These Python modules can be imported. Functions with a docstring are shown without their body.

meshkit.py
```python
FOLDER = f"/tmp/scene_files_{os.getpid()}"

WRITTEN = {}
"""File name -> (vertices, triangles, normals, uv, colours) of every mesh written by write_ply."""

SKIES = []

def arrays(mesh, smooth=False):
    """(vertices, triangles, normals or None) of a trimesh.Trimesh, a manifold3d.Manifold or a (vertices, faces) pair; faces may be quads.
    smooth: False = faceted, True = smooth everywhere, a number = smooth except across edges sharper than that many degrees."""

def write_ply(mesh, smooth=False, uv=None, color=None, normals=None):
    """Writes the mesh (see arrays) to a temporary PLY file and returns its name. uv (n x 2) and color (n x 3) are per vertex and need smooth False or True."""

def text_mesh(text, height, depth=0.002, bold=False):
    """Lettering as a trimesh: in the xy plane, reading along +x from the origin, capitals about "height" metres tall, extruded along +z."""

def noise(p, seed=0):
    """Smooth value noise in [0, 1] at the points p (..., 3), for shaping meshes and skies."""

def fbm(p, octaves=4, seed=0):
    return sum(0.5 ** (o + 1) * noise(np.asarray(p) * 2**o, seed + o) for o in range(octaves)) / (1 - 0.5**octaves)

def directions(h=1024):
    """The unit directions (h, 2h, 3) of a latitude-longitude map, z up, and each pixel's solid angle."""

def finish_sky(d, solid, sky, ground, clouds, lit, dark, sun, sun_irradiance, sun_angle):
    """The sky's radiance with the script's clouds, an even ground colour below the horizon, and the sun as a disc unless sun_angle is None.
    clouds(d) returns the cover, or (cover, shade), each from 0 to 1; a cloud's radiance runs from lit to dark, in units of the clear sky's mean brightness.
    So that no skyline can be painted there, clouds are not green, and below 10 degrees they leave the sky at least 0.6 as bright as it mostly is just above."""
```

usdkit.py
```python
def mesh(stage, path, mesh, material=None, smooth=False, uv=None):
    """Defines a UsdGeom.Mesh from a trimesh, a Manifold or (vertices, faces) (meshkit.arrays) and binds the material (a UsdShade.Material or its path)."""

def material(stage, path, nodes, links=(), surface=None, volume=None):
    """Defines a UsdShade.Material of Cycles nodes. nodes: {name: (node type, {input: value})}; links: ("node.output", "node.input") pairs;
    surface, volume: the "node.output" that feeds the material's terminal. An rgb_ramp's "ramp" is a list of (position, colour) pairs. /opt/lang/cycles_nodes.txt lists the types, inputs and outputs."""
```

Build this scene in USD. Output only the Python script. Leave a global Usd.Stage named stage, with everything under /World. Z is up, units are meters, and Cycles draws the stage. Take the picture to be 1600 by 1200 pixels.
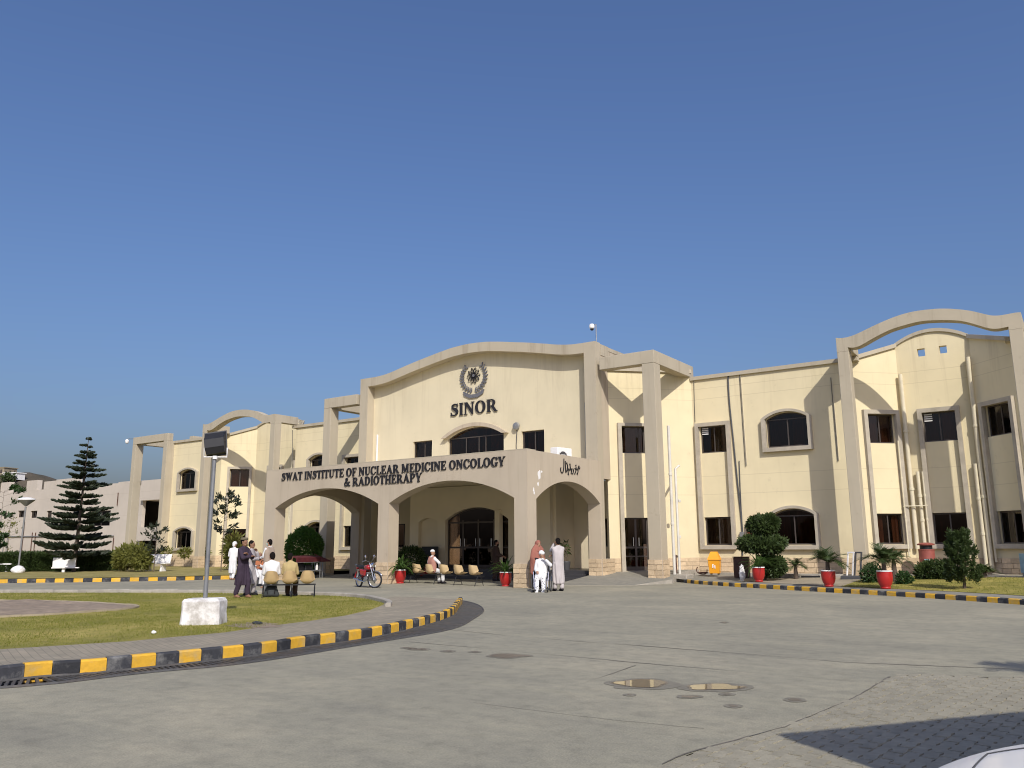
import math, random
import numpy as np, trimesh, manifold3d as m3
from shapely.geometry import Polygon, LineString, Point, box as sbox, MultiPolygon
from shapely.ops import unary_union
from shapely import affinity
from scipy.interpolate import splprep, splev
from pxr import Usd, UsdGeom, UsdLux, UsdShade, Sdf, Gf, Vt
import usdkit, meshkit

stage = Usd.Stage.CreateInMemory()
UsdGeom.SetStageUpAxis(stage, UsdGeom.Tokens.z)
UsdGeom.SetStageMetersPerUnit(stage, 1.0)
world = UsdGeom.Xform.Define(stage, '/World')
stage.SetDefaultPrim(world.GetPrim())
UsdGeom.Scope.Define(stage, '/World/Looks')
random.seed(7)
rng = np.random.default_rng(7)

# ---------------------------------------------------------------- camera
FPX, PITCH, ROLL, YAW, EYE = 1274.0749782851558, 0.19364000263279893, -0.0063256809949252, 0.6053585217515097, 1.6
FW = np.array([-math.sin(YAW)*math.cos(PITCH), math.cos(YAW)*math.cos(PITCH), math.sin(PITCH)])
_r = np.array([math.cos(YAW), math.sin(YAW), 0.0]); _u = np.cross(_r, FW)
RT = math.cos(ROLL)*_r + math.sin(ROLL)*_u
UP = -math.sin(ROLL)*_r + math.cos(ROLL)*_u
cam = UsdGeom.Camera.Define(stage, '/World/camera')
cam.CreateHorizontalApertureAttr(36.0); cam.CreateVerticalApertureAttr(27.0)
cam.CreateFocalLengthAttr(36.0*FPX/1600)
cam.CreateClippingRangeAttr(Gf.Vec2f(0.05, 5000))
cam.CreateExposureAttr(0.0)
cam.AddTransformOp().Set(Gf.Matrix4d(*RT, 0, *UP, 0, *(-FW), 0, 0, 0, EYE, 1))

# ---------------------------------------------------------------- sky and sun
SUN_AZ, SUN_EL = math.radians(48.0), math.radians(39.5)      # azimuth from -y towards +x
SUN = np.array([math.sin(SUN_AZ)*math.cos(SUN_EL), -math.cos(SUN_AZ)*math.cos(SUN_EL), math.sin(SUN_EL)])
usdkit.material(stage, '/World/Looks/sky', {
    'sky': ('sky_texture', {'sky_type': 'single_scattering', 'sun_disc': False, 'sun_elevation': SUN_EL,
                            'sun_rotation': math.atan2(SUN[0], SUN[1]), 'altitude': 100.0, 'air_density': 1.45,
                            'aerosol_density': 4.2, 'ozone_density': 10.0}),
    'tint': ('mix', {'mix_type': 'multiply', 'fac': 1.0, 'color2': (1.06, 0.955, 1.04)}),
    'bg': ('background_shader', {'strength': 0.118})}, [('sky.color', 'tint.color1'), ('tint.color', 'bg.color')], surface='bg.background')
dome = UsdLux.DomeLight.Define(stage, '/World/sky')
UsdShade.MaterialBindingAPI.Apply(dome.GetPrim()).Bind(UsdShade.Material.Get(stage, '/World/Looks/sky'))
dome.GetPrim().SetCustomDataByKey('kind', 'structure')
sun = UsdLux.DistantLight.Define(stage, '/World/sun')
sun.CreateIntensityAttr(1.0); sun.CreateAngleAttr(0.5); sun.CreateNormalizeAttr(True)
sun.CreateColorAttr(Gf.Vec3f(1.0, 0.955, 0.88))
_z = SUN; _x = np.cross([0, 0, 1.0], _z); _x /= np.linalg.norm(_x); _y = np.cross(_z, _x)
sun.AddTransformOp().Set(Gf.Matrix4d(*_x, 0, *_y, 0, *_z, 0, 0, 0, 30, 1))

# ---------------------------------------------------------------- helpers
def ray(px, py):
    return (px-800)*RT - (py-600)*UP + FPX*FW
def gp(px, py, z=0.0):
    d = ray(px, py); t = (z-EYE)/d[2]; return (d[0]*t, d[1]*t)
def onY(px, py, Y):
    d = ray(px, py); t = Y/d[1]; return (d[0]*t, EYE+d[2]*t)
def onX(px, py, X):
    d = ray(px, py); t = X/d[0]; return (d[1]*t, EYE+d[2]*t)

_names = {}
def numbered(path):
    n = _names.get(path, 0); _names[path] = n+1
    return path if n == 0 else '%s_%03d' % (path, n)
def ppath(parent):
    return '/World' if parent is None else str(parent.GetPath())
def tag(p, label=None, cat=None, group=None, kind=None):
    for k, v in (('label', label), ('category', cat), ('group', group), ('kind', kind)):
        if v: p.SetCustomDataByKey(k, v)
    return p
def obj(name, mesh, mat, parent=None, label=None, cat=None, group=None, kind=None, smooth=False):
    if isinstance(mesh, MB): mesh = mesh.mesh()
    m = usdkit.mesh(stage, numbered(ppath(parent)+'/'+name), mesh, '/World/Looks/'+mat, smooth=smooth)
    return tag(m.GetPrim(), label, cat, group, kind)
def thing(name, label=None, cat=None, loc=(0, 0, 0), rotz=0, group=None, kind=None, scale=None):
    x = UsdGeom.Xform.Define(stage, numbered('/World/'+name))
    x.AddTranslateOp().Set(Gf.Vec3d(*map(float, loc))); x.AddRotateZOp().Set(float(rotz))
    if scale: x.AddScaleOp().Set(Gf.Vec3f(scale, scale, scale))
    return tag(x.GetPrim(), label, cat, group, kind)
def dup(root, label, loc, rotz=0, group=None, scale=None):
    base = root.GetName().rstrip('0123456789').rstrip('_')
    was = root.GetCustomData()
    r = thing(base, label, was.get('category'), loc, rotz, group or was.get('group'), None, scale)
    r.GetReferences().AddInternalReference(root.GetPath()); r.SetInstanceable(True)
    return r

T = trimesh.creation
def tm(v, f): return trimesh.Trimesh(np.asarray(v, float), np.asarray(f), process=False)
def from_manifold(m):
    d = m.to_mesh(); return tm(d.vert_properties[:, :3], d.tri_verts)
def to_manifold(t):
    return m3.Manifold(m3.Mesh(np.asarray(t.vertices, np.float32), np.asarray(t.faces, np.uint32)))
def frame_of(a):
    a = np.asarray(a, float); a /= np.linalg.norm(a)
    h = np.array([0, 0, 1.0]) if abs(a[2]) < 0.9 else np.array([1.0, 0, 0])
    x = np.cross(h, a); x /= np.linalg.norm(x); return x, np.cross(a, x), a
class MB:
    def __init__(s): s.p = []
    def add(s, t): s.p.append(t); return s
    def box(s, x0, y0, z0, x1, y1, z1, rz=0):
        t = T.box(extents=(abs(x1-x0), abs(y1-y0), abs(z1-z0)))
        c = ((x0+x1)/2, (y0+y1)/2, (z0+z1)/2)
        if rz: t.apply_transform(trimesh.transformations.rotation_matrix(math.radians(rz), (0, 0, 1)))
        t.apply_translation(c); s.p.append(t); return s
    def rbox(s, x0, y0, z0, x1, y1, z1, b=0.02):
        pts = []
        for x, sx in ((x0, 1), (x1, -1)):
            for y, sy in ((y0, 1), (y1, -1)):
                for z, sz in ((z0, 1), (z1, -1)):
                    pts += [(x+sx*b, y+sy*b, z), (x+sx*b, y, z+sz*b), (x, y+sy*b, z+sz*b)]
        s.p.append(trimesh.convex.convex_hull(np.array(pts))); return s
    def tube(s, pts, r, n=8, caps=True):
        pts = np.asarray(pts, float); k = len(pts); rr = np.broadcast_to(r, k)
        v = []; x = y = None
        for i in range(k):
            a = pts[min(i+1, k-1)]-pts[max(i-1, 0)]; a = a/(np.linalg.norm(a)+1e-12)
            if x is None: x, y, _ = frame_of(a)
            else:
                x = x-a*(x@a); x /= (np.linalg.norm(x)+1e-12); y = np.cross(a, x)
            for j in range(n):
                t = 2*math.pi*j/n; v.append(pts[i]+rr[i]*(math.cos(t)*x+math.sin(t)*y))
        f = []
        for i in range(k-1):
            for j in range(n):
                a, b = i*n+j, i*n+(j+1) % n; f += [(a, b, b+n), (a, b+n, a+n)]
        if caps:
            v += [pts[0], pts[-1]]; c0, c1 = k*n, k*n+1
            for j in range(n):
                f += [(c0, (j+1) % n, j), (c1, (k-1)*n+j, (k-1)*n+(j+1) % n)]
        s.p.append(tm(v, f)); return s
    def lathe(s, prof, c=(0, 0, 0), n=24, ax=None):
        v = []; f = []; k = len(prof)
        for r, z in prof:
            for j in range(n):
                t = 2*math.pi*j/n; v.append((r*math.cos(t), r*math.sin(t), z))
        for i in range(k-1):
            for j in range(n):
                a, b = i*n+j, i*n+(j+1) % n; f += [(a, b, b+n), (a, b+n, a+n)]
        v = np.array(v, float)
        if ax is not None:
            x, y, a = frame_of(ax); v = v[:, :1]*x+v[:, 1:2]*y+v[:, 2:]*a
        s.p.append(tm(v+np.asarray(c, float), f)); return s
    def ball(s, c, r, sub=2):
        t = T.icosphere(subdivisions=sub); t.apply_scale(r if np.ndim(r) else (r, r, r)); t.apply_translation(c); s.p.append(t); return s
    def move(s, loc=(0, 0, 0), rz=0):
        M = trimesh.transformations.rotation_matrix(math.radians(rz), (0, 0, 1)); M[:3, 3] = loc
        for t in s.p: t.apply_transform(M)
        return s
    def mesh(s):
        return s.p[0] if len(s.p) == 1 else trimesh.util.concatenate(s.p)
def polys(g):
    return [q for q in getattr(g, 'geoms', [g]) if q.geom_type == 'Polygon' and q.area > 1e-6]
def extr(poly, h):
    return trimesh.util.concatenate([T.extrude_polygon(q, h, engine='earcut') for q in polys(poly)])
def vwall(poly, o, ang, thick, off=0.0):
    """poly in (u, z); u runs from o=(x, y) at ang degrees; extruded away from the viewer's side by thick, starting at off."""
    t = extr(poly, thick); v = np.array(t.vertices); a = math.radians(ang)
    d = np.array([math.cos(a), math.sin(a)]); b = np.array([-math.sin(a), math.cos(a)])
    w = v[:, 2]+off
    p = np.column_stack([o[0]+v[:, 0]*d[0]+w*b[0], o[1]+v[:, 0]*d[1]+w*b[1], v[:, 1]])
    return tm(p, np.array(t.faces)[:, ::-1])
def sheet(poly, z):
    """flat polygon (or height function of x, y) as a mesh facing up"""
    out = []
    for q in polys(poly):
        v, f = T.triangulate_polygon(q, engine='earcut')
        zz = z(v[:, 0], v[:, 1]) if callable(z) else np.full(len(v), z)
        t = tm(np.column_stack([v, zz]), f)
        if t.face_normals[:, 2].sum() < 0: t = tm(t.vertices, t.faces[:, ::-1])
        out.append(t)
    return trimesh.util.concatenate(out)
def grid_sheet(poly, z, step):
    """like sheet, but cut into cells so that it can follow z(x, y)"""
    x0, y0, x1, y1 = poly.bounds; out = []
    for i in range(int(math.ceil((x1-x0)/step))):
        col = poly.intersection(sbox(x0+i*step, y0-1, x0+(i+1)*step, y1+1))
        if col.is_empty: continue
        for j in range(int(math.ceil((y1-y0)/step))):
            c = col.intersection(sbox(x0+i*step-1, y0+j*step, x0+(i+1)*step+1, y0+(j+1)*step))
            if not c.is_empty and polys(c): out.append(sheet(c, z))
    return trimesh.util.concatenate(out)
def arc(u0, u1, zs, rise, n=24):
    w = (u1-u0)/2; R = (w*w+rise*rise)/(2*rise); c = (u0+u1)/2; a = math.asin(w/R)
    return [(c+R*math.sin(-a+2*a*i/n), zs+rise-R+R*math.cos(-a+2*a*i/n)) for i in range(n+1)]
def arched(u0, u1, z0, zs, rise, n=24):
    return Polygon([(u0, z0)]+arc(u0, u1, zs, rise, n)+[(u1, z0)]) if rise > 0 else sbox(u0, z0, u1, zs)
def spline(pts, n=200, per=False):
    pts = np.asarray(pts, float)
    tck, _ = splprep(pts.T, s=0.0, k=min(3, len(pts)-1), per=per)
    q = np.column_stack(splev(np.linspace(0, 1, n), tck)); return q
def resample(p, step):
    p = np.asarray(p, float); s = np.r_[0, np.cumsum(np.linalg.norm(np.diff(p, axis=0), axis=1))]
    k = max(2, int(round(s[-1]/step))+1); t = np.linspace(0, s[-1], k)
    return np.column_stack([np.interp(t, s, p[:, i]) for i in range(p.shape[1])])
def offset_line(p, d):
    t = np.gradient(p, axis=0); t /= np.linalg.norm(t, axis=1)[:, None]
    return p+d*np.column_stack([-t[:, 1], t[:, 0]])       # to the left of travel

# ---------------------------------------------------------------- materials
def mat(name, col, rough=0.75, var=0.12, scale=5.0, bump=0.0, bscale=None, metal=0.0, spec=0.4, stretch=None, stains=0.0, stain_col=None, rnd=0.0, coat=0.0):
    """plain procedural material: base colour with two scales of noise, optional streaks, stains, bump and per-piece variation"""
    c = np.array(col, float)
    N = {'g': ('geometry', {}),
         'n1': ('noise_texture', {'scale': scale, 'detail': 6.0, 'roughness': 0.6}),
         'r1': ('rgb_ramp', {'ramp': [(0.25, tuple(c*(1-var))), (0.5, tuple(c)), (0.75, tuple(np.clip(c*(1+var), 0, 1)))]}),
         'p': ('principled_bsdf', {'roughness': rough, 'metallic': metal, 'specular_ior_level': spec, 'coat_weight': coat})}
    L = []
    if stretch:
        N['m'] = ('mapping', {'scale': stretch}); L += [('g.position', 'm.vector'), ('m.vector', 'n1.vector')]
    else: L += [('g.position', 'n1.vector')]
    L += [('n1.fac', 'r1.fac')]; out = 'r1.color'
    if stains:
        N['n2'] = ('noise_texture', {'scale': scale*0.23, 'detail': 8.0, 'roughness': 0.68})
        N['r2'] = ('rgb_ramp', {'ramp': [(0.5, (0, 0, 0)), (0.68, (1, 1, 1))]})
        N['k'] = ('math', {'math_type': 'multiply', 'value2': stains})
        N['x'] = ('mix', {'mix_type': 'mix', 'color2': tuple(stain_col if stain_col is not None else c*0.55)})
        L += [('g.position', 'n2.vector'), ('n2.fac', 'r2.fac'), ('r2.color', 'k.value1'), ('k.value', 'x.fac'), (out, 'x.color1')]; out = 'x.color'
    if rnd:
        N['oi'] = ('object_info', {}); N['mr'] = ('map_range', {'from_min': 0.0, 'from_max': 1.0, 'to_min': 1-rnd, 'to_max': 1+rnd})
        N['h'] = ('hsv', {})
        L += [('oi.random', 'mr.value'), ('mr.result', 'h.value'), (out, 'h.color')]; out = 'h.color'
    L += [(out, 'p.base_color')]
    if bump:
        N['nb'] = ('noise_texture', {'scale': bscale or scale*6, 'detail': 5.0, 'roughness': 0.65})
        N['b'] = ('bump', {'strength': bump, 'distance': 0.02})
        L += [('g.position', 'nb.vector'), ('nb.fac', 'b.height'), ('b.normal', 'p.normal')]
    usdkit.material(stage, '/World/Looks/'+name, N, L, surface='p.BSDF')

def plaster(name, col, grooves=(), streak=0.25, dirt=0.3):
    """painted render: large patches, vertical rain streaks, horizontal joint lines cut at the given heights"""
    c = np.array(col, float)
    N = {'g': ('geometry', {}), 'sx': ('separate_xyz', {}),
         'n1': ('noise_texture', {'scale': 0.55, 'detail': 7.0, 'roughness': 0.62}),
         'r1': ('rgb_ramp', {'ramp': [(0.3, tuple(c*0.93)), (0.5, tuple(c)), (0.7, tuple(np.clip(c*1.05, 0, 1)))]}),
         'm': ('mapping', {'scale': (1.9, 1.9, 0.13)}),
         'n2': ('noise_texture', {'scale': 1.0, 'detail': 9.0, 'roughness': 0.74, 'distortion': 0.6}),
         'r2': ('rgb_ramp', {'ramp': [(0.52, (0, 0, 0)), (0.78, (1, 1, 1))]}),
         'k2': ('math', {'math_type': 'multiply', 'value2': streak}), 'zt': ('map_range', {'from_min': 7.0, 'from_max': 9.1, 'to_min': 0.55, 'to_max': 2.3, 'clamp': True}), 'kz': ('math', {'math_type': 'multiply', 'use_clamp': True}),
         'zb': ('map_range', {'from_min': 2.2, 'from_max': 0.6, 'to_min': 0.0, 'to_max': 0.6, 'clamp': True}), 'nd': ('math', {'math_type': 'multiply'}), 'xd': ('mix', {'mix_type': 'mix', 'color2': tuple(c*np.array([0.80, 0.74, 0.68]))}),
         'x2': ('mix', {'mix_type': 'mix', 'color2': tuple(c*np.array([0.62, 0.58, 0.55]))}),
         'n3': ('noise_texture', {'scale': 1.7, 'detail': 9.0, 'roughness': 0.75}),
         'r3': ('rgb_ramp', {'ramp': [(0.60, (0, 0, 0)), (0.72, (1, 1, 1))]}),
         'k3': ('math', {'math_type': 'multiply', 'value2': dirt}),
         'x3': ('mix', {'mix_type': 'mix', 'color2': tuple(c*np.array([0.66, 0.64, 0.62]))}),
         'nb': ('noise_texture', {'scale': 28.0, 'detail': 4.0}),
         'b': ('bump', {'strength': 0.12, 'distance': 0.02}),
         'p': ('principled_bsdf', {'roughness': 0.86, 'specular_ior_level': 0.25})}
    L = [('g.position', 'n1.vector'), ('n1.fac', 'r1.fac'), ('g.position', 'm.vector'), ('m.vector', 'n2.vector'), ('n2.fac', 'r2.fac'),
         ('r2.color', 'k2.value1'), ('sx.z', 'zt.value'), ('k2.value', 'kz.value1'), ('zt.result', 'kz.value2'), ('kz.value', 'x2.fac'), ('r1.color', 'x2.color1'),
         ('g.position', 'n3.vector'), ('n3.fac', 'r3.fac'), ('r3.color', 'k3.value1'), ('k3.value', 'x3.fac'), ('x2.color', 'x3.color1'),
         ('g.position', 'nb.vector'), ('nb.fac', 'b.height'), ('b.normal', 'p.normal'), ('g.position', 'sx.vector')]
    L += [('sx.z', 'zb.value'), ('zb.result', 'nd.value1'), ('n3.fac', 'nd.value2'), ('nd.value', 'xd.fac'), ('x3.color', 'xd.color1')]
    out = 'xd.color'
    for i, z in enumerate(grooves):
        a, b_, x = 'd%d' % i, 'e%d' % i, 'f%d' % i
        N[a] = ('math', {'math_type': 'subtract', 'value2': z}); N['a%d' % i] = ('math', {'math_type': 'absolute'})
        N[b_] = ('math', {'math_type': 'less_than', 'value2': 0.011}); N['s%d' % i] = ('math', {'math_type': 'multiply', 'value2': 0.32})
        N[x] = ('mix', {'mix_type': 'mix', 'color2': tuple(c*np.array([0.5, 0.45, 0.42]))})
        L += [('sx.z', a+'.value1'), (a+'.value', 'a%d.value1' % i), ('a%d.value' % i, b_+'.value1'), (b_+'.value', 's%d.value1' % i), ('s%d.value' % i, x+'.fac'), (out, x+'.color1')]
        out = x+'.color'
    L += [(out, 'p.base_color')]
    usdkit.material(stage, '/World/Looks/'+name, N, L, surface='p.BSDF')

def leaf(name, dark, light, trans=0.25, rough=0.55):
    N = {'g': ('geometry', {}), 'n': ('noise_texture', {'scale': 1.6, 'detail': 3.0}),
         'mx': ('mix_float', {'fac': 0.4}),
         'r': ('rgb_ramp', {'ramp': [(0.1, dark), (0.55, tuple((np.array(dark)+np.array(light))/2)), (0.95, light)]}),
         'p': ('principled_bsdf', {'roughness': rough, 'specular_ior_level': 0.35}), 't': ('translucent_bsdf', {}), 'm': ('mix_closure', {'fac': trans})}
    usdkit.material(stage, '/World/Looks/'+name, N, [('g.random_per_island', 'mx.a'), ('g.position', 'n.vector'), ('n.fac', 'mx.b'), ('mx.result', 'r.fac'),
        ('r.color', 'p.base_color'), ('r.color', 't.color'), ('p.BSDF', 'm.closure1'), ('t.BSDF', 'm.closure2')], surface='m.closure')

GR = (3.73, 4.54, 8.10, 8.59)
plaster('yellow_wall', (0.70, 0.605, 0.385), GR, 0.30, 0.40)
plaster('gable_wall', (0.63, 0.555, 0.38), (), 0.22, 0.3)
plaster('beige_wall', (0.455, 0.385, 0.285), (), 0.8, 0.4)
plaster('concrete_frame', (0.43, 0.375, 0.275), (), 0.4, 0.45)
plaster('pink_wall', (0.52, 0.46, 0.385), (4.3, 6.3), 0.25, 0.2)
plaster('shade_wall', (0.74, 0.65, 0.47), (), 0.12, 0.12)
mat('stone', (0.55, 0.42, 0.265), 0.85, 0.16, 7, 0.5, 22, rnd=0.16)
mat('mortar', (0.42, 0.36, 0.28), 0.9, 0.15, 9)
mat('window_frame', (0.085, 0.07, 0.06), 0.45, 0.1, 8, metal=0.3)
mat('trim', (0.42, 0.37, 0.285), 0.85, 0.14, 3, 0.15, 30, stains=0.4)
mat('curtain', (0.17, 0.085, 0.062), 0.9, 0.35, 3, stretch=(6, 6, 0.3), rnd=0.5)
mat('curtain_tan', (0.30, 0.20, 0.13), 0.9, 0.3, 3, stretch=(6, 6, 0.3), rnd=0.3)
mat('curtain_red', (0.16, 0.05, 0.03), 0.9, 0.3, 3, stretch=(6, 6, 0.3))
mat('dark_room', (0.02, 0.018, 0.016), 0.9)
mat('white_paint', (0.78, 0.76, 0.72), 0.6, 0.06, 6, stains=0.3, stain_col=(0.5, 0.47, 0.42))
mat('whitewash', (0.72, 0.70, 0.67), 0.9, 0.14, 6, 0.8, 14, stains=1.0, stain_col=(0.30, 0.265, 0.22))
mat('pvc', (0.62, 0.59, 0.51), 0.45, 0.08, 3, stains=0.3)
mat('pvc_cream', (0.66, 0.59, 0.42), 0.5, 0.1, 3, stains=0.35)
mat('black_letter', (0.018, 0.017, 0.019), 0.5, 0.2, 12)
mat('grey_letter', (0.13, 0.13, 0.14), 0.5, 0.2, 12)
mat('black', (0.015, 0.015, 0.016), 0.5)
mat('dark_grey', (0.06, 0.06, 0.062), 0.6)
mat('grey_metal', (0.30, 0.30, 0.29), 0.45, 0.15, 6, metal=0.6)
mat('galvanised', (0.22, 0.225, 0.23), 0.5, 0.2, 6, metal=0.4)
mat('steel', (0.62, 0.62, 0.62), 0.25, 0.05, 6, metal=1.0)
mat('iron', (0.085, 0.082, 0.077), 0.6, 0.3, 9, metal=0.3, stains=0.5, stain_col=(0.12, 0.09, 0.065))
mat('yellow_paint', (0.64, 0.36, 0.030), 0.75, 0.12, 13, 0.35, 40, stains=0.75, stain_col=(0.42, 0.33, 0.17), rnd=0.10)
mat('black_paint', (0.032, 0.033, 0.037), 0.8, 0.25, 15, 0.35, 40, stains=0.7, stain_col=(0.20, 0.195, 0.18), rnd=0.35)
mat('pavement_curb', (0.34, 0.31, 0.255), 0.9, 0.2, 5, 0.4, 20, stains=0.5, rnd=0.12)
mat('soil', (0.25, 0.195, 0.14), 0.95, 0.3, 4, 0.9, 30)
mat('earth', (0.31, 0.26, 0.175), 0.95, 0.2, 1.2, 0.5, 10, stains=0.4)
mat('granite', (0.05, 0.048, 0.05), 0.35, 0.4, 60)
mat('paver', (0.285, 0.258, 0.188), 0.88, 0.14, 9, 0.4, 40, rnd=0.06, stains=0.3)
mat('paver_sand', (0.20, 0.18, 0.132), 0.95, 0.2, 8)
mat('crack', (0.135, 0.12, 0.095), 0.95, 0.3, 9)
mat('damp', (0.19, 0.172, 0.128), 0.7, 0.2, 6)
mat('wet', (0.12, 0.098, 0.070), 0.35, 0.2, 6)
mat('red_pot', (0.36, 0.017, 0.015), 0.35, 0.08, 5, coat=0.3, rnd=0.08)
mat('red_bike', (0.36, 0.012, 0.015), 0.22, 0.05, 5, coat=0.6)
mat('chrome', (0.75, 0.75, 0.76), 0.12, 0.02, 5, metal=1.0)
mat('rubber', (0.018, 0.018, 0.018), 0.8)
mat('seat_plastic', (0.44, 0.315, 0.155), 0.5, 0.08, 4, rnd=0.05)
mat('orange_bin', (0.78, 0.33, 0.015), 0.5, 0.08, 4, stains=0.25)
mat('rust', (0.10, 0.052, 0.036), 0.85, 0.3, 6, 0.3, 20)
mat('maroon', (0.085, 0.014, 0.017), 0.7, 0.2, 5)
mat('red_cabinet', (0.50, 0.085, 0.05), 0.55, 0.1, 4)
mat('red_drum', (0.27, 0.075, 0.055), 0.55, 0.2, 5, stains=0.4)
mat('blue_sign', (0.28, 0.42, 0.46), 0.5, 0.2, 4)
mat('bark', (0.10, 0.075, 0.055), 0.9, 0.3, 10, 0.6, 30)
mat('pale_bark', (0.30, 0.25, 0.19), 0.9, 0.3, 10, 0.6, 30)
mat('skin', (0.36, 0.20, 0.125), 0.6, 0.06, 5)
mat('skin_dark', (0.24, 0.125, 0.075), 0.6, 0.06, 5)
mat('hair', (0.010, 0.008, 0.007), 0.95, spec=0.1)
def cloth(n, c, v=0.1): mat('cloth_'+n, c, 0.9, v, 4, 0.15, 60, spec=0.15)
cloth('white', (0.66, 0.65, 0.63), 0.06); cloth('purple', (0.045, 0.032, 0.048)); cloth('grey', (0.40, 0.365, 0.36)); cloth('lightgrey', (0.46, 0.42, 0.405))
cloth('beige', (0.33, 0.26, 0.20)); cloth('olive', (0.40, 0.31, 0.145)); cloth('rust', (0.30, 0.12, 0.088)); cloth('pinkvest', (0.38, 0.19, 0.145))
cloth('black', (0.02, 0.018, 0.02)); cloth('brown', (0.05, 0.032, 0.025)); cloth('bluegrey', (0.22, 0.26, 0.36)); cloth('mask', (0.35, 0.60, 0.58)); cloth('cap', (0.13, 0.11, 0.07)); cloth('orange', (0.36, 0.13, 0.06)); cloth('bag', (0.05, 0.055, 0.055))
usdkit.material(stage, '/World/Looks/cloth_floral', {'g': ('texture_coordinate', {}), 'v': ('voronoi_texture', {'scale': 16.0}),
    'r': ('rgb_ramp', {'ramp': [(0.0, (0.12, 0.11, 0.13)), (0.30, (0.2, 0.19, 0.2)), (0.36, (0.74, 0.73, 0.71)), (1.0, (0.76, 0.75, 0.73))]}), 'p': ('principled_bsdf', {'roughness': 0.9})},
    [('g.object', 'v.vector'), ('v.distance', 'r.fac'), ('r.color', 'p.base_color')], surface='p.BSDF')
leaf('leaf_dark', (0.034, 0.056, 0.014), (0.13, 0.18, 0.045))
leaf('leaf_mid', (0.022, 0.055, 0.012), (0.085, 0.15, 0.035))
leaf('leaf_bush', (0.06, 0.14, 0.02), (0.15, 0.29, 0.05), 0.35)
leaf('leaf_yellow', (0.14, 0.15, 0.03), (0.42, 0.38, 0.10), 0.35)
leaf('leaf_pine', (0.018, 0.027, 0.013), (0.065, 0.078, 0.036), 0.12)
leaf('leaf_palm', (0.035, 0.06, 0.015), (0.13, 0.16, 0.045), 0.3)
leaf('leaf_strap', (0.045, 0.095, 0.018), (0.20, 0.27, 0.07), 0.35)
leaf('leaf_magnolia', (0.018, 0.026, 0.014), (0.085, 0.09, 0.05), 0.12, 0.4)
leaf('grass_blade', (0.15, 0.17, 0.022), (0.44, 0.37, 0.075), 0.3, 0.7)
usdkit.material(stage, '/World/Looks/glass', {'g': ('geometry', {}), 'nz': ('noise_texture', {'scale': 1.3, 'detail': 2.0}), 'bp': ('bump', {'strength': 0.06, 'distance': 0.05}), 'l': ('fresnel', {'IOR': 1.5}), 't': ('transparent_bsdf', {'color': (0.55, 0.46, 0.42)}), 'gl': ('glossy_bsdf', {'color': (0.85, 0.78, 0.72), 'roughness': 0.02}), 'm': ('mix_closure', {})},
    [('g.position', 'nz.vector'), ('nz.fac', 'bp.height'), ('bp.normal', 'gl.normal'), ('l.fac', 'm.fac'), ('t.BSDF', 'm.closure1'), ('gl.BSDF', 'm.closure2')], surface='m.closure')
usdkit.material(stage, '/World/Looks/water', {'g': ('geometry', {}), 'n': ('noise_texture', {'scale': 9.0, 'detail': 2.0}), 'b': ('bump', {'strength': 0.02, 'distance': 0.01}), 'p': ('principled_bsdf', {'base_color': (0.10, 0.075, 0.045), 'roughness': 0.03, 'ior': 1.5, 'specular_ior_level': 0.9})},
    [('g.position', 'n.vector'), ('n.fac', 'b.height'), ('b.normal', 'p.normal')], surface='p.BSDF')
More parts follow.
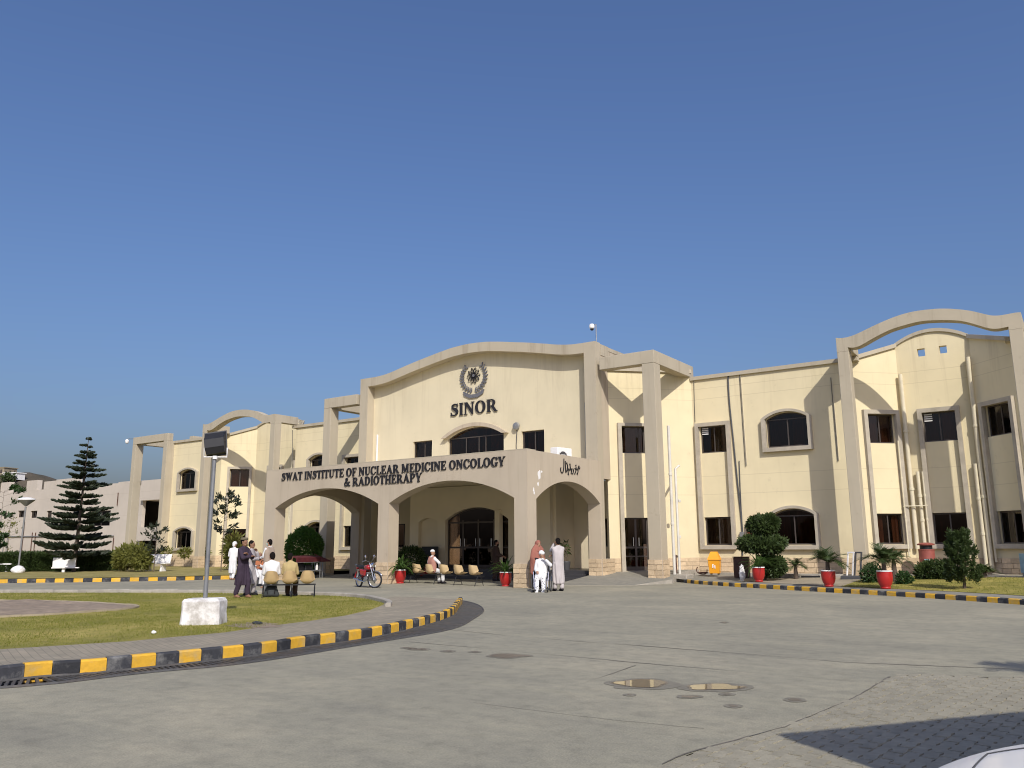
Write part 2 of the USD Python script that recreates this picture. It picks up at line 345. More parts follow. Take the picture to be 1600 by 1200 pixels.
def ground_mat(name, cols, scale, bump=0.3, extra=None):
    """ground: three octaves of patches between the given colours, with fine grit"""
    a, b, c = [np.array(x) for x in cols]
    N = {'g': ('geometry', {}), 'n1': ('noise_texture', {'scale': scale, 'detail': 10.0, 'roughness': 0.68, 'distortion': 0.4}),
         'r1': ('rgb_ramp', {'ramp': [(0.30, tuple(a)), (0.5, tuple(b)), (0.70, tuple(c))]}),
         'm': ('mapping', {'rotation': (0, 0, 0.62), 'scale': (0.35, 2.6, 1.0)}), 'n2': ('noise_texture', {'scale': 0.9, 'detail': 8.0, 'roughness': 0.7}),
         'r2': ('rgb_ramp', {'ramp': [(0.35, (0.91, 0.91, 0.92)), (0.5, (1, 1, 1)), (0.72, (1.07, 1.06, 1.03))]}),
         'n4': ('noise_texture', {'scale': 4.5, 'detail': 9.0, 'roughness': 0.72}), 'r4': ('rgb_ramp', {'ramp': [(0.30, (0.80, 0.80, 0.80)), (0.5, (1, 1, 1)), (0.70, (1.13, 1.12, 1.10))]}), 'x4': ('mix', {'mix_type': 'multiply', 'fac': 1.0}),
         'x': ('mix', {'mix_type': 'multiply', 'fac': 1.0}),
         'n3': ('noise_texture', {'scale': 55.0, 'detail': 4.0}), 'r3': ('rgb_ramp', {'ramp': [(0.3, (0.84, 0.84, 0.84)), (0.6, (1.06, 1.06, 1.06))]}), 'x3': ('mix', {'mix_type': 'multiply', 'fac': 1.0}),
         'b': ('bump', {'strength': bump, 'distance': 0.02}), 'p': ('principled_bsdf', {'roughness': 0.9, 'specular_ior_level': 0.25})}
    L = [('g.position', 'n1.vector'), ('n1.fac', 'r1.fac'), ('g.position', 'm.vector'), ('m.vector', 'n2.vector'), ('n2.fac', 'r2.fac'), ('r1.color', 'x.color1'), ('r2.color', 'x.color2'),
         ('g.position', 'n3.vector'), ('n3.fac', 'r3.fac'), ('g.position', 'n4.vector'), ('n4.fac', 'r4.fac'), ('x.color', 'x4.color1'), ('r4.color', 'x4.color2'), ('x4.color', 'x3.color1'), ('r3.color', 'x3.color2'), ('n3.fac', 'b.height'), ('b.normal', 'p.normal'), ('x3.color', 'p.base_color')]
    usdkit.material(stage, '/World/Looks/'+name, N, L, surface='p.BSDF')
ground_mat('road', ((0.222, 0.209, 0.160), (0.272, 0.254, 0.188), (0.340, 0.308, 0.222)), 0.32)
ground_mat('ramp', ((0.19, 0.182, 0.15), (0.225, 0.213, 0.175), (0.26, 0.243, 0.195)), 0.5)
ground_mat('grass', ((0.14, 0.14, 0.026), (0.255, 0.222, 0.050), (0.40, 0.325, 0.095)), 0.55, 0.6)
ground_mat('grass_far', ((0.18, 0.155, 0.045), (0.26, 0.22, 0.075), (0.35, 0.28, 0.125)), 0.8, 0.6)
ground_mat('hill_ground', ((0.05, 0.05, 0.035), (0.085, 0.07, 0.05), (0.13, 0.105, 0.075)), 0.06, 0.3)
usdkit.material(stage, '/World/Looks/brick_paving', {'g': ('geometry', {}), 'm': ('mapping', {'rotation': (0, 0, 0.35)}),
    'k': ('brick_texture', {'scale': 1.0, 'brick_width': 0.22, 'row_height': 0.11, 'mortar_size': 0.006, 'color1': (0.31, 0.27, 0.20), 'color2': (0.265, 0.235, 0.175), 'mortar': (0.19, 0.168, 0.125), 'mortar_smooth': 0.2}),
    'n': ('noise_texture', {'scale': 0.8, 'detail': 8.0, 'roughness': 0.7}), 'r': ('rgb_ramp', {'ramp': [(0.3, (0.8, 0.8, 0.8)), (0.7, (1.15, 1.13, 1.1))]}), 'x': ('mix', {'mix_type': 'multiply', 'fac': 1.0}),
    'i': ('invert', {}), 'b': ('bump', {'strength': 0.3, 'distance': 0.01}), 'p': ('principled_bsdf', {'roughness': 0.9, 'specular_ior_level': 0.25})},
    [('g.position', 'm.vector'), ('m.vector', 'k.vector'), ('g.position', 'n.vector'), ('n.fac', 'r.fac'), ('k.color', 'x.color1'), ('r.color', 'x.color2'), ('x.color', 'p.base_color'), ('k.fac', 'i.color'), ('i.color', 'b.height'), ('b.normal', 'p.normal')], surface='p.BSDF')
usdkit.material(stage, '/World/Looks/car_paint', {'p': ('principled_bsdf', {'base_color': (0.74, 0.74, 0.72), 'roughness': 0.4, 'coat_weight': 0.35, 'coat_roughness': 0.08})}, [], surface='p.BSDF')
# ================================================================ GROUND
import shapely
def garden_z(x, y):
    """right hand bed: level with the kerb top, rising gently to the wall"""
    x = np.asarray(x, float); y = np.asarray(y, float)
    d = (y-(24.6-0.62*(x+1.2)))
    return 0.135+0.185*np.clip((d-1.0)/4.5, 0, 1)

# --- outlines read off the ground
K_IN = [(-12.45, 1.2), (-11.85, 2.5), (-11.35, 3.8)] + [gp(*p) for p in ((0, 1066), (72, 1058), (120, 1055), (202, 1047.5), (279, 1039.5), (347, 1032), (408, 1024.6), (463.6, 1015), (530, 1005.6), (597, 994.4), (650, 982), (688, 971.4), (711, 960.5), (718, 950))] + [(-14.25, 18.15), (-15.3, 19.05)]
K_IN = spline(K_IN, 320)
G_OUT = [(-11.95, 1.0), (-11.35, 2.3), (-10.9, 3.55)] + [gp(*p) for p in ((0, 1076), (72, 1070.5), (170, 1058.7), (250, 1050), (340, 1042), (426, 1031), (541, 1012), (639, 996), (699.4, 985), (737, 969), (754, 957), (749, 947), (737, 942.5))] + [(-15.35, 19.25)]
G_OUT = spline(G_OUT, 320)
LAWN = [(-16.5, 1.0), (-14.3, 3.6)] + [gp(*p, .03) for p in ((0, 1015), (100, 1008.7), (200, 1002.5), (280, 995), (350, 988.7), (426, 977.7), (484, 970.6), (541, 962), (578.6, 953.3), (598.8, 945.5), (601.6, 941), (584, 935.6), (555.6, 931), (512.5, 928.4), (455, 927), (350, 925), (225, 924.5), (0, 925))] + [(-40.0, 11.0), (-42, 4.0)]
LAWN_P = Polygon(LAWN).buffer(0.25).buffer(-0.25)
PAVE_P = Polygon(list(map(tuple, K_IN))+[(-16.8, 19.6), (-18.0, 19.4)]+[gp(*p, .1) for p in ((584, 934.6), (555.6, 930), (512.5, 927.4), (455, 926), (350, 923.8), (225, 923), (0, 923.5))]+[(-40.5, 11.0), (-44, 0)]).buffer(0)
CHAN_P = Polygon(list(map(tuple, K_IN[10:-4]))+list(map(tuple, G_OUT[10:-4][::-1]))).buffer(0)
RK = [(-13.75, 32.1), (-12.9, 31.35), (-11.9, 30.65), (-10.8, 30.0), (-9.3, 29.22), (-8.0, 28.55), (-6.3, 27.75), (-5.0, 27.1), (-3.7, 26.4), (-2.8, 25.85), (-2.0, 25.3), (-1.2, 24.7), (1.0, 22.7), (4.5, 18.6)]
RK = spline(RK, 240)
BED_P = Polygon(list(map(tuple, RK))+[(12, 18.6), (12, 37.6), (-9, 37.6), (-15.0, 36.2), (-15.0, 33.2), (-14.2, 32.5)]).buffer(0)
LK = [(-52, 3.0), (-46, 11.5), (-41.6, 17.1), (-36.9, 21.7), (-34.8, 25.0), (-33.85, 26.9), (-33.6, 28.6), (-34.4, 30.0)]
LK = spline(LK, 200)
LBED_P = Polygon(list(map(tuple, LK))+[(-34.4, 36), (-42, 40), (-62, 42), (-110, 42), (-110, 3)]).buffer(0)
PV_E = [gp(*p) for p in ((1035, 1195), (1075, 1177), (1150, 1157), (1229, 1136), (1330, 1094), (1392, 1057.5), (1431, 1053.5), (1600, 1060))]
PV_P = Polygon([(-2.4, 4.6)]+PV_E+[(3.2, 13.0), (3.2, 1.2), (-0.5, 2.5)]).buffer(0)

obj('ground', sheet(sbox(-900, -600, 900, 1400), -0.06), 'earth', kind='structure')
road_poly = Polygon([(-70, -30), (30, -30), (30, 34), (-13, 36), (-36, 36), (-40, 30), (-70, 14)]).difference(CHAN_P).difference(PV_P.buffer(-0.02))
road = obj('road', sheet(road_poly, 0.0), 'road', kind='structure')
# channel under the grating
chan = MB().add(sheet(CHAN_P.buffer(0.02), -0.05))
grating = thing('drain_grating', 'iron drain grating of cross bars curving along the striped kerb', 'grating')
obj('channel_floor', chan, 'black', grating)
Ki, Go = resample(K_IN, 0.01), resample(G_OUT, 0.01)
nb = 226
ti, to = np.linspace(0.10, 0.985, nb), np.linspace(0.10, 0.985, nb)
A = np.column_stack([np.interp(ti, np.linspace(0, 1, len(Ki)), Ki[:, k]) for k in (0, 1)])
B = np.array([Go[np.argmin(np.hypot(*(Go-a).T))] for a in A])
rest = MB()
for i in range(nb):
    a, b = A[i], B[i]
    if np.linalg.norm(b-a) < 0.08: continue
    d = (b-a)/np.linalg.norm(b-a); n = np.array([-d[1], d[0]])*0.017
    zz = 0.008+0.004*rng.random()
    tb = trimesh.convex.convex_hull(np.array([[*(p+s*n), z] for p in (a+d*0.02, b-d*0.02) for s in (-1, 1) for z in (-0.02, zz)]))
    if i < 290: obj('bar', tb, 'iron', grating)
    else: rest.add(tb)
tag(obj('bar', rest, 'iron', grating), kind='stuff')
for line, off in ((A, 0.012), (B, -0.012)):
    r_ = MB()
    q = np.column_stack([line, np.full(len(line), 0.006)]); r_.tube(q[::3], 0.022, 4); obj('rail', r_, 'iron', grating)

def kerb(name, line, width, h0, z0, seg, mats, label=None, taper=0.0, side=1, gap=0.006, first=0):
    """blocks along a line; the line is the foot of the visible face, the body lies to the left (side=1) or right"""
    L_ = np.linalg.norm(np.diff(line, axis=0), axis=1); s = np.r_[0, np.cumsum(L_)]
    root = thing(name, label, None, kind='structure')
    i = first; t = 0.0
    while t < s[-1]-0.05:
        ln = seg*(1+0.05*(rng.random()-0.5)); t1 = min(t+ln, s[-1])
        k = 4; tt = np.linspace(t+gap/2, t1-gap/2, k)
        p = np.column_stack([np.interp(tt, s, line[:, j]) for j in (0, 1)]); q = offset_line(p, side*width)
        j_ = (rng.random(2)-0.5)*0.012
        f_ = 1.0 if taper == 0 else min(1.0, max(0.12, (s[-1]-tt.mean())/taper))
        hh = h0*f_+j_[0]
        off_in = offset_line(p, side*0.022)
        v = []
        for a, a2, b in zip(p, off_in, q):
            v += [(*a, z0-0.045), (*a, z0+hh-0.022), (*a2, z0+hh), (*b, z0+hh), (*b, z0-0.045)]
        f = []
        for m in range(k-1):
            for c in range(5):
                a_, b_ = m*5+c, m*5+(c+1) % 5; f += [(a_, b_, b_+5), (a_, b_+5, a_+5)]
        e = (k-1)*5
        f += [(0, 2, 1), (0, 3, 2), (0, 4, 3), (e, e+1, e+2), (e, e+2, e+3), (e, e+3, e+4)]
        f = np.array(f)
        t_ = tm(v, f)
        if t_.volume < 0: t_ = tm(v, f[:, ::-1])
        obj('kerb_block', t_, mats[i % len(mats)], root)
        i += 1; t = t1
    return root
kd = resample(K_IN, 0.01); i0 = int(np.argmin(np.hypot(*(kd-np.array(gp(29, 1062))).T))); i0 -= 2*int(31.5)*((i0-60)//63)
kerb('kerb', kd[i0:], 0.10, 0.185, 0.0, 0.315, ['yellow_paint', 'black_paint'], taper=1.6)
kerb('kerb', RK, 0.10, 0.135, 0.0, 0.32, ['yellow_paint', 'black_paint'], side=1, first=1)
kerb('kerb', LK[::-1], 0.12, 0.17, 0.0, 0.40, ['yellow_paint', 'black_paint'], side=-1)
lb = spline([gp(*p, .1) for p in ((602, 944), (601, 939), (584, 934.6), (555.6, 930), (512.5, 927.4), (455, 926), (350, 923.8), (225, 923), (0, 923.5))]+[(-40.5, 11.0)], 200)
kerb('kerb', lb, 0.14, 0.14, 0.0, 0.9, ['pavement_curb'], side=-1)

def pave_z(x, y):
    d = np.hypot(0, 0)
    x = np.asarray(x, float); y = np.asarray(y, float)
    back = np.clip((19.4-y-0.42*np.clip(-18-x, 0, 100)+0.0)/1.6, 0, 1)      # falls to the driveway at the back
    d = shapely.distance(LineString(K_IN), shapely.points(x, y))          # and gently from the kerb to the lawn
    return 0.02+back*(0.13-0.115*np.clip((d-0.15)/1.5, 0, 1))
pav = PAVE_P.buffer(-0.06).difference(LAWN_P)
obj('pavement', grid_sheet(pav, lambda x, y: pave_z(x, y), 0.8), 'brick_paving', kind='structure')
obj('lawn_soil', sheet(LAWN_P, 0.035), 'grass', kind='structure')
FB = spline([gp(*p, .05) for p in ((-60, 938), (0, 938.7), (125, 941), (187.5, 944.5), (213.7, 947.5), (200, 951), (150, 955), (75, 960), (0, 963.7), (-60, 966))], 120)
FB_P = Polygon(FB)
import shapely
def bed_h(x, y): return 0.046+0.13*(meshkit.fbm(np.column_stack([x*2.2, y*2.2, 0*x]), 4))*np.clip(shapely.distance(FB_P.exterior, shapely.points(x, y))/0.6, 0, 1)
obj('flower_bed', grid_sheet(FB_P, bed_h, 0.3), 'soil', kind='structure')
kerb('kerb', FB[::-1], 0.06, 0.045, 0.035, 0.23, ['earth'], side=-1)

def grass_blades(poly, z, n, hgt, seed, name, keep=None):
    r = np.random.default_rng(seed); x0, y0, x1, y1 = poly.bounds
    import shapely
    P = np.column_stack([r.uniform(x0, x1, n*3), r.uniform(y0, y1, n*3)])
    P = P[shapely.contains_xy(poly, P[:, 0], P[:, 1])]
    if keep is not None: P = P[keep(P, r)]
    P = P[:n]; k = len(P)
    a = r.uniform(0, 2*math.pi, k); h = hgt*(0.5+r.random(k)); w = hgt*0.32*(0.6+0.8*r.random(k)); lean = r.normal(0, 0.5, (k, 2))*h[:, None]
    zz = z(P[:, 0], P[:, 1]) if callable(z) else np.full(k, z)
    d = np.column_stack([np.cos(a), np.sin(a)])*w[:, None]/2
    v = np.empty((k, 3, 3)); v[:, 0, :2] = P-d; v[:, 1, :2] = P+d; v[:, 2, :2] = P+lean; v[:, 0, 2] = zz; v[:, 1, 2] = zz; v[:, 2, 2] = zz+h
    return obj(name, tm(v.reshape(-1, 3), np.arange(3*k).reshape(-1, 3)), 'grass_blade', None, 'short dry green grass of the island lawn' if name == 'lawn_grass' else 'thin grass of the planted beds', 'grass', None, 'stuff')
grass_blades(LAWN_P.difference(FB_P.buffer(0.1)), 0.03, 130000, 0.034, 3, 'lawn_grass', keep=lambda P, r: r.random(len(P)) < np.clip(1.35-np.hypot(P[:, 0], P[:, 1])/45, 0.25, 1)*np.clip((meshkit.fbm(np.column_stack([P*0.7, 0*P[:, :1]]), 4)-0.28)*4, 0.12, 1))

# right hand bed: paved strip, soil, grass
strip = Polygon(list(map(tuple, offset_line(RK, 0.12)))+list(map(tuple, offset_line(RK, 1.0)[::-1]))).buffer(0)
bed = BED_P.difference(Polygon(list(map(tuple, RK))+list(map(tuple, offset_line(RK, 0.13)[::-1]))).buffer(0.01))
obj('pavement', grid_sheet(bed, lambda x, y: garden_z(x, y), 0.7), 'ramp', kind='structure')
gpoly = bed.difference(strip).intersection(sbox(-6.9, 20, 12, 34.3))
obj('bed_turf', grid_sheet(gpoly, lambda x, y: garden_z(x, y)+0.012, 0.6), 'grass', kind='structure')
spoly = bed.difference(strip).intersection(sbox(-11.4, 20, -6.9, 34.4))
obj('bed_soil', grid_sheet(spoly, lambda x, y: garden_z(x, y)+0.012, 0.6), 'earth', kind='structure')
grass_blades(gpoly, lambda x, y: garden_z(x, y)+0.01, 14000, 0.045, 5, 'bed_grass')
# left hand bed
def lbed_z(x, y): return 0.19+0.0*np.asarray(x)
obj('bed_turf', sheet(LBED_P.buffer(-0.12), 0.19), 'grass_far', kind='structure')

# --- brick pavers at the lower right
pv = thing('paved_apron', None, None, kind='structure')
obj('bedding_sand', sheet(PV_P, -0.012), 'paver_sand', pv)
e0, e1 = np.array(PV_E[0]), np.array(PV_E[5]); pd = (e1-e0)/np.linalg.norm(e1-e0); pn = np.array([pd[1], -pd[0]])
if pn[0] < 0: pn = -pn
LW, LH = 0.225, 0.1125
base = np.array([(0, 0), (0.25, 0.10), (0.5, 0), (0.75, -0.10), (1, 0), (1, 1), (0.75, 0.90), (0.5, 1), (0.25, 1.10), (0, 1)])
cand = []
PVi = PV_P.buffer(0.01)
o_ = e0-pd*1.6-pn*0.1
for i in range(-4, 64):
    for j in range(-6, 70):
        off = 0.5*(j % 2)
        c = o_+pd*(i+off+0.5)*LW+pn*(j+0.5)*LH
        if not PVi.contains(Point(c)): continue
        cand.append((np.hypot(*c), i, j, off, c))
def paver(i, j, off, c):
    q = base.copy(); q = (q-[0.5, 0.5])*[0.982, 0.966]
    q *= 1+0.03*(rng.random()-0.5)
    xy = c+np.outer(q[:, 0]*LW, pd)+np.outer(q[:, 1]*LH, pn)
    top = 0.001+0.007*rng.random(); tilt = rng.normal(0, 0.012, 2)
    n = len(q); v = []
    for z in (-0.02, None):
        for k_ in range(n):
            zz = z if z is not None else top+q[k_] @ tilt*0.2
            sc = 1.0 if z is not None else 0.985
            v.append((*(c+(xy[k_]-c)*sc), zz))
    f = []
    for k_ in range(n):
        a, b = k_, (k_+1) % n; f += [(a, b, b+n), (a, b+n, a+n)]
    ctr = len(v); v.append((*c, top))
    for k_ in range(n): f.append((ctr, n+k_, n+(k_+1) % n))
    t = tm(v, f)
    if t.face_normals[-1][2] < 0: t = tm(v, np.array(f)[:, ::-1])
    return t
def inview(c):
    d = np.array([c[0], c[1], -EYE]); w = d @ FW
    return w > 0.1 and abs((d @ RT)/w*FPX) < 800 and abs((d @ UP)/w*FPX) < 600
cand.sort(key=lambda r: (not inview(r[4]), r[0]))
pr = MB()
for n_, (dd, i, j, off, c) in enumerate(cand):
    if n_ < 300: obj('paver', paver(i, j, off, c), 'paver', pv)
    else: pr.add(paver(i, j, off, c))
tag(obj('paver', pr, 'paver', pv), kind='stuff')

# --- joints, cracks, puddles
def crack(pts, w, seed, z=0.004, m='crack', wob=0.02):
    p = resample(np.array(pts), 0.12); r = np.random.default_rng(seed)
    p = p+np.cumsum(r.normal(0, wob*0.3, p.shape), axis=0)*0.25+r.normal(0, wob*0.25, p.shape)
    ww = 0.5*w*np.clip(2.6*meshkit.fbm(np.column_stack([p*0.6, 0*p[:, :1]+seed]), 3, seed+9)-0.75, 0.12, 1.2)*(0.35+1.1*meshkit.fbm(np.column_stack([p*1.5, 0*p[:, :1]]), 3, seed))
    a, b = offset_line(p, 1)-p, None
    v = np.empty((2*len(p), 3)); v[0::2, :2] = p+a*ww[:, None]/2; v[1::2, :2] = p-a*ww[:, None]/2; v[:, 2] = z
    f = []
    for i in range(len(p)-1): f += [(2*i, 2*i+1, 2*i+3), (2*i, 2*i+3, 2*i+2)]
    t = tm(v, f)
    if t.face_normals[:, 2].sum() < 0: t = tm(v, np.array(f)[:, ::-1])
    obj('joint_crack', t, m, road)
crack([gp(*p) for p in ((702, 984), (800, 994), (900, 1002), (1000, 1009), (1200, 1024.5), (1320, 1035), (1470, 1041), (1600, 1046))], 0.07, 1)
crack([gp(*p) for p in ((639, 1003), (720, 1010), (800, 1017.5), (1000, 1036), (1200, 1053), (1334, 1065))], 0.055, 2)
crack([gp(*p) for p in ((902.5, 1070.5), (950, 1055), (992.5, 1040))], 0.03, 3)
crack([gp(*p) for p in ((740, 1098), (800, 1106), (900, 1119), (975, 1127), (1100, 1139))], 0.02, 4)
crack([gp(*p) for p in ((1035, 1195), (1075, 1177), (1150, 1157), (1229, 1136), (1330, 1094), (1392, 1057.5))], 0.05, 5, 0.007)
crack([gp(*p) for p in ((1392, 1057.5), (1431, 1053.5), (1600, 1060))], 0.05, 6, 0.007)
crack([gp(*p) for p in ((860, 911), (900, 909.5), (960, 909), (1010, 911))], 0.06, 7)
def blot(cx, cy, rx, ry, seed, z=0.004, n=60, rough=0.35):
    """irregular outline given by its photo extent, laid on the road"""
    r = np.random.default_rng(seed); t = np.linspace(0, 2*math.pi, n, endpoint=False)
    k = 1+rough*sum(r.normal(0, 1/(m+1))*np.cos(m*t+r.uniform(0, 6.28)) for m in range(1, 8))
    return Polygon([gp(cx+rx*k_*math.cos(a), cy+ry*k_*math.sin(a)) for a, k_ in zip(t, np.clip(k, 0.25, 2))]).buffer(0)
for i, (cx, cy, rx, ry) in enumerate(((1000, 1069.5, 40, 5.5), (1118, 1075, 42, 4.2))):
    b_ = blot(cx, cy, rx, ry, 40+i)
    obj('damp_edge', sheet(blot(cx+3, cy+.3, rx*1.28, ry*1.6, 80+i, rough=0.3).union(b_.buffer(0.1)), 0.004), 'damp', road); obj('damp_edge', sheet(b_.buffer(0.03), 0.006), 'wet', road)
    obj('puddle', sheet(b_, 0.008), 'water', None, ['brown puddle mirroring the wall on the concrete road, left one', 'thin brown puddle nearer the pavers on the concrete road'][i], 'puddle')
for i, (cx, cy, rx, ry) in enumerate(((798, 1025, 33, 4), (656, 1015, 14, 1.6), (700, 1018, 9, 1.2), (1076, 1089, 14, 2.2), (1145, 1103.5, 8, 2), (1240, 1094, 14, 2.4), (1136, 1085, 7, 1.2), (984, 1086, 4, 1), (1131, 972.5, 4, .8), (640, 1013, 10, 1.2), (742, 1019, 6, 1))):
    b2 = blot(cx, cy, rx*.8, ry*.8, 60+i); obj('wet_patch', sheet(b2.buffer(0.05), 0.004), 'damp', road); obj('wet_patch', sheet(b2, 0.006), 'wet', road)
# ================================================================ THE HOSPITAL
H = thing('hospital_building', 'cream two storey hospital with arched portico, curved gable and SINOR lettering', 'building')
YW, YL, YG = 35.5, 35.0, 31.5
def P(name, mesh, m, label=None, smooth=False): return obj(name, mesh, m, H, label, smooth=smooth)

def window(o, ang, u0, u1, z0, z1, rise=0.0, cols=2, curtain=None, depth=0.13, split=None, vent=False, transom=None, back=True):
    """aluminium sliding window set back in its opening; z1 is the springing when rise > 0"""
    e = 0.004
    full = arched(u0+e, u1-e, z0+e, z1-e if rise == 0 else z1, rise-e if rise else 0)
    fw = 0.055
    inner = full.buffer(-fw, join_style=2)
    bars = []
    tz = transom if transom is not None else (z1-0.02 if rise > 0 else None)
    top = tz if tz else z1
    us = [u0+(u1-u0)*(split[i] if split else (i+1)/cols) for i in range(cols-1)]
    for u in us: bars.append(sbox(u-0.025, z0, u+0.025, top))
    if tz: bars.append(sbox(u0, tz-0.025, u1, tz+0.025))
    fr = unary_union([full.difference(inner)]+[b.intersection(full) for b in bars])
    w = P('window', vwall(fr, o, ang, 0.05, depth), 'window_frame')
    panes = inner.difference(unary_union(bars)) if bars else inner
    for q in polys(panes): obj('pane', vwall(q, o, ang, 0.006, depth+0.022), 'glass', w)
    # curtains: folded sheets behind the glass
    k = 0
    ed = [u0]+us+[u1]
    for a, b in zip(ed[:-1], ed[1:]):
        a2, b2 = a+0.03+(b-a)*0.45*rng.random()**2, b-0.03-(b-a)*0.35*rng.random()**2
        n = 40; uu = np.linspace(a2, b2, n); ph = rng.uniform(0, 6)
        dd = depth+0.14+0.03*np.sin(uu*38+ph)+0.012*np.sin(uu*71+ph*2)
        an = math.radians(ang); d = np.array([math.cos(an), math.sin(an)]); bk = np.array([-math.sin(an), math.cos(an)])
        xy = np.asarray(o)+np.outer(uu, d)+np.outer(dd, bk)
        zt = z1+(rise*0.8 if rise else 0)
        v = np.vstack([np.column_stack([xy, np.full(n, z0)]), np.column_stack([xy, np.full(n, zt)])])
        f = [(i, i+1, n+i+1) for i in range(n-1)]+[(i, n+i+1, n+i) for i in range(n-1)]
        obj('curtain', tm(v, f), curtain or ('curtain_tan' if rng.random() < 0.22 else 'curtain'), w, smooth=True)
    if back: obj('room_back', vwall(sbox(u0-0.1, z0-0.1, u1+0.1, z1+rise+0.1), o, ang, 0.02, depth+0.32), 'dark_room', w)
    if vent:
        mb = MB()
        for q in range(4): mb.add(vwall(sbox(u0+0.06, z1-0.36+q*0.085, u0+0.06+0.30, z1-0.36+q*0.085+0.05), o, ang, 0.03, depth-0.035))
        obj('vent_slats', mb, 'white_paint', w)
    return w
def tall_trim(o, ang, u0, u1, z0=1.31, z1=6.96, w=0.17, proud=0.16):
    f = sbox(u0, z0, u1, z1).difference(sbox(u0+w, z0+w, u1-w, z1-w))
    P('window_trim', vwall(f, o, ang, proud+0.05, -proud), 'trim')
def arch_trim(o, ang, u0, u1, z0, zs, rise, w=0.17, proud=0.18, wsill=0.17):
    out = arched(u0, u1, z0, zs, rise); inn = arched(u0+w, u1-w, z0+wsill, zs-0.02, max(rise-w*0.55, 0.05))
    P('window_trim', vwall(out.difference(inn), o, ang, proud+0.05, -proud), 'trim')

def wall(o, ang, poly, holes=(), thick=0.28, m='yellow_wall'):
    g = poly
    for h in holes: g = g.difference(h)
    return P('wall', vwall(g, o, ang, thick), m)
def cap(o, ang, line, t=0.17, over=0.10, m='concrete_frame', depth=0.42):
    """coping along the wall's top line [(u, z), ...]"""
    top = list(line); bot = [(u, z-t) for u, z in line[::-1]]
    P('coping', vwall(Polygon(top+bot), o, ang, depth, -over), m)
nstone = [0]
def stones(o, ang, u0, u1, z0, z1, rows=4, lmin=0.36, lmax=0.62, each=True, proud=0.035):
    """coursed sandstone facing of single blocks on a mortar bed"""
    P('mortar_bed', vwall(sbox(u0, z0-0.25, u1, z1), o, ang, 0.03, -0.012), 'mortar')
    hgt = (z1-z0)/rows; bulk = MB()
    for r in range(rows):
        u = u0-(rng.random()*0.4*lmin if r % 2 else 0)
        while u < u1-0.03:
            ln = rng.uniform(lmin, lmax); a, b = max(u, u0), min(u+ln, u1)
            if u1-b < 0.12: b = u1
            if b-a > 0.05:
                pr = proud*(0.5+0.8*rng.random()); g_ = 0.007
                q = sbox(a+g_, z0+r*hgt+g_, b-g_, z0+(r+1)*hgt-g_)
                t = vwall(q, o, ang, pr+0.004, -pr-0.01)
                v = np.array(t.vertices); v += rng.normal(0, 0.004, v.shape)
                t = tm(v, t.faces)
                if each and nstone[0] < 300: P('stone', t, 'stone'); nstone[0] += 1
                else: bulk.add(t)
            u = b if b == u1 else u+ln
    if bulk.p: tag(P('stone', bulk, 'stone'), kind='stuff')

WIN_U, WIN_L = (5.60, 6.82), (1.49, 2.72)          # sill and head of the two storeys
TOP = 9.19

# ---- right hand wing, from the canted entrance wall to beyond the frame
B0 = (-14.4, YW)
CW = (-17.35, 32.55); LCW = math.hypot(B0[0]-CW[0], B0[1]-CW[1])
s2 = math.sqrt(2)
# canted wall with side entrance: u from CW at 45 degrees
hs = [sbox(0.68, 5.60, 1.83, 6.82), sbox(0.70, 0.40, 1.83, 2.71)]
wall(CW, 45, Polygon([(0, 0), (LCW, 0), (LCW, 9.55), (0, 9.55)]), hs)
P('window_trim', vwall(sbox(0.50, 0.3, 2.02, 6.96).difference(sbox(0.68, 0.2, 1.83, 6.82)), CW, 45, 0.21, -0.16), 'trim')
window(CW, 45, 0.68, 1.83, 5.60, 6.82, split=[0.78])
def glazed_door(o, ang, u0, u1, z0, z1, rise=0, leaves=2, depth=0.14, handle=True, extra=()):
    full = arched(u0, u1, z0, z1, rise); inn = full.buffer(-0.06, join_style=2)
    bars = [sbox(u0+(u1-u0)*(i+1)/leaves-0.045, z0, u0+(u1-u0)*(i+1)/leaves+0.045, z1) for i in range(leaves-1)]
    bars += [sbox(u0, z0+0.95, u1, z0+1.03), sbox(u0, z0, u1, z0+0.16)]+list(extra)
    fr = unary_union([full.difference(inn)]+[b.intersection(full) for b in bars])
    d = P('door', vwall(fr, o, ang, 0.06, depth), 'window_frame')
    for q in polys(inn.difference(unary_union(bars))): obj('pane', vwall(q, o, ang, 0.008, depth+0.02), 'glass', d)
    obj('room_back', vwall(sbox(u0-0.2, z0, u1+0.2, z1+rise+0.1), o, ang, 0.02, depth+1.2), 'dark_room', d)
    obj('lobby_floor', vwall(sbox(u0-0.2, z0-0.02, u1+0.2, z0), o, ang, 1.2, depth), 'granite', d)
    for i in range(leaves-1):
        u = u0+(u1-u0)*(i+1)/leaves
        for s in (-0.13, 0.13):
            if handle: obj('handle', vwall(sbox(u+s-0.018, z0+1.05, u+s+0.018, z0+1.42), o, ang, 0.03, depth-0.05), 'steel', d)
    return d
glazed_door(CW, 45, 0.70, 1.83, 0.42, 2.71, extra=[sbox(0.7, 1.0, 1.83, 1.05)])
stones(CW, 45, 0.02, 0.50, 0.30, 0.95, 3); stones(CW, 45, 2.02, LCW-0.02, 0.22, 0.95, 4)
cap(CW, 45, [(0, 9.55), (LCW, 9.55)])

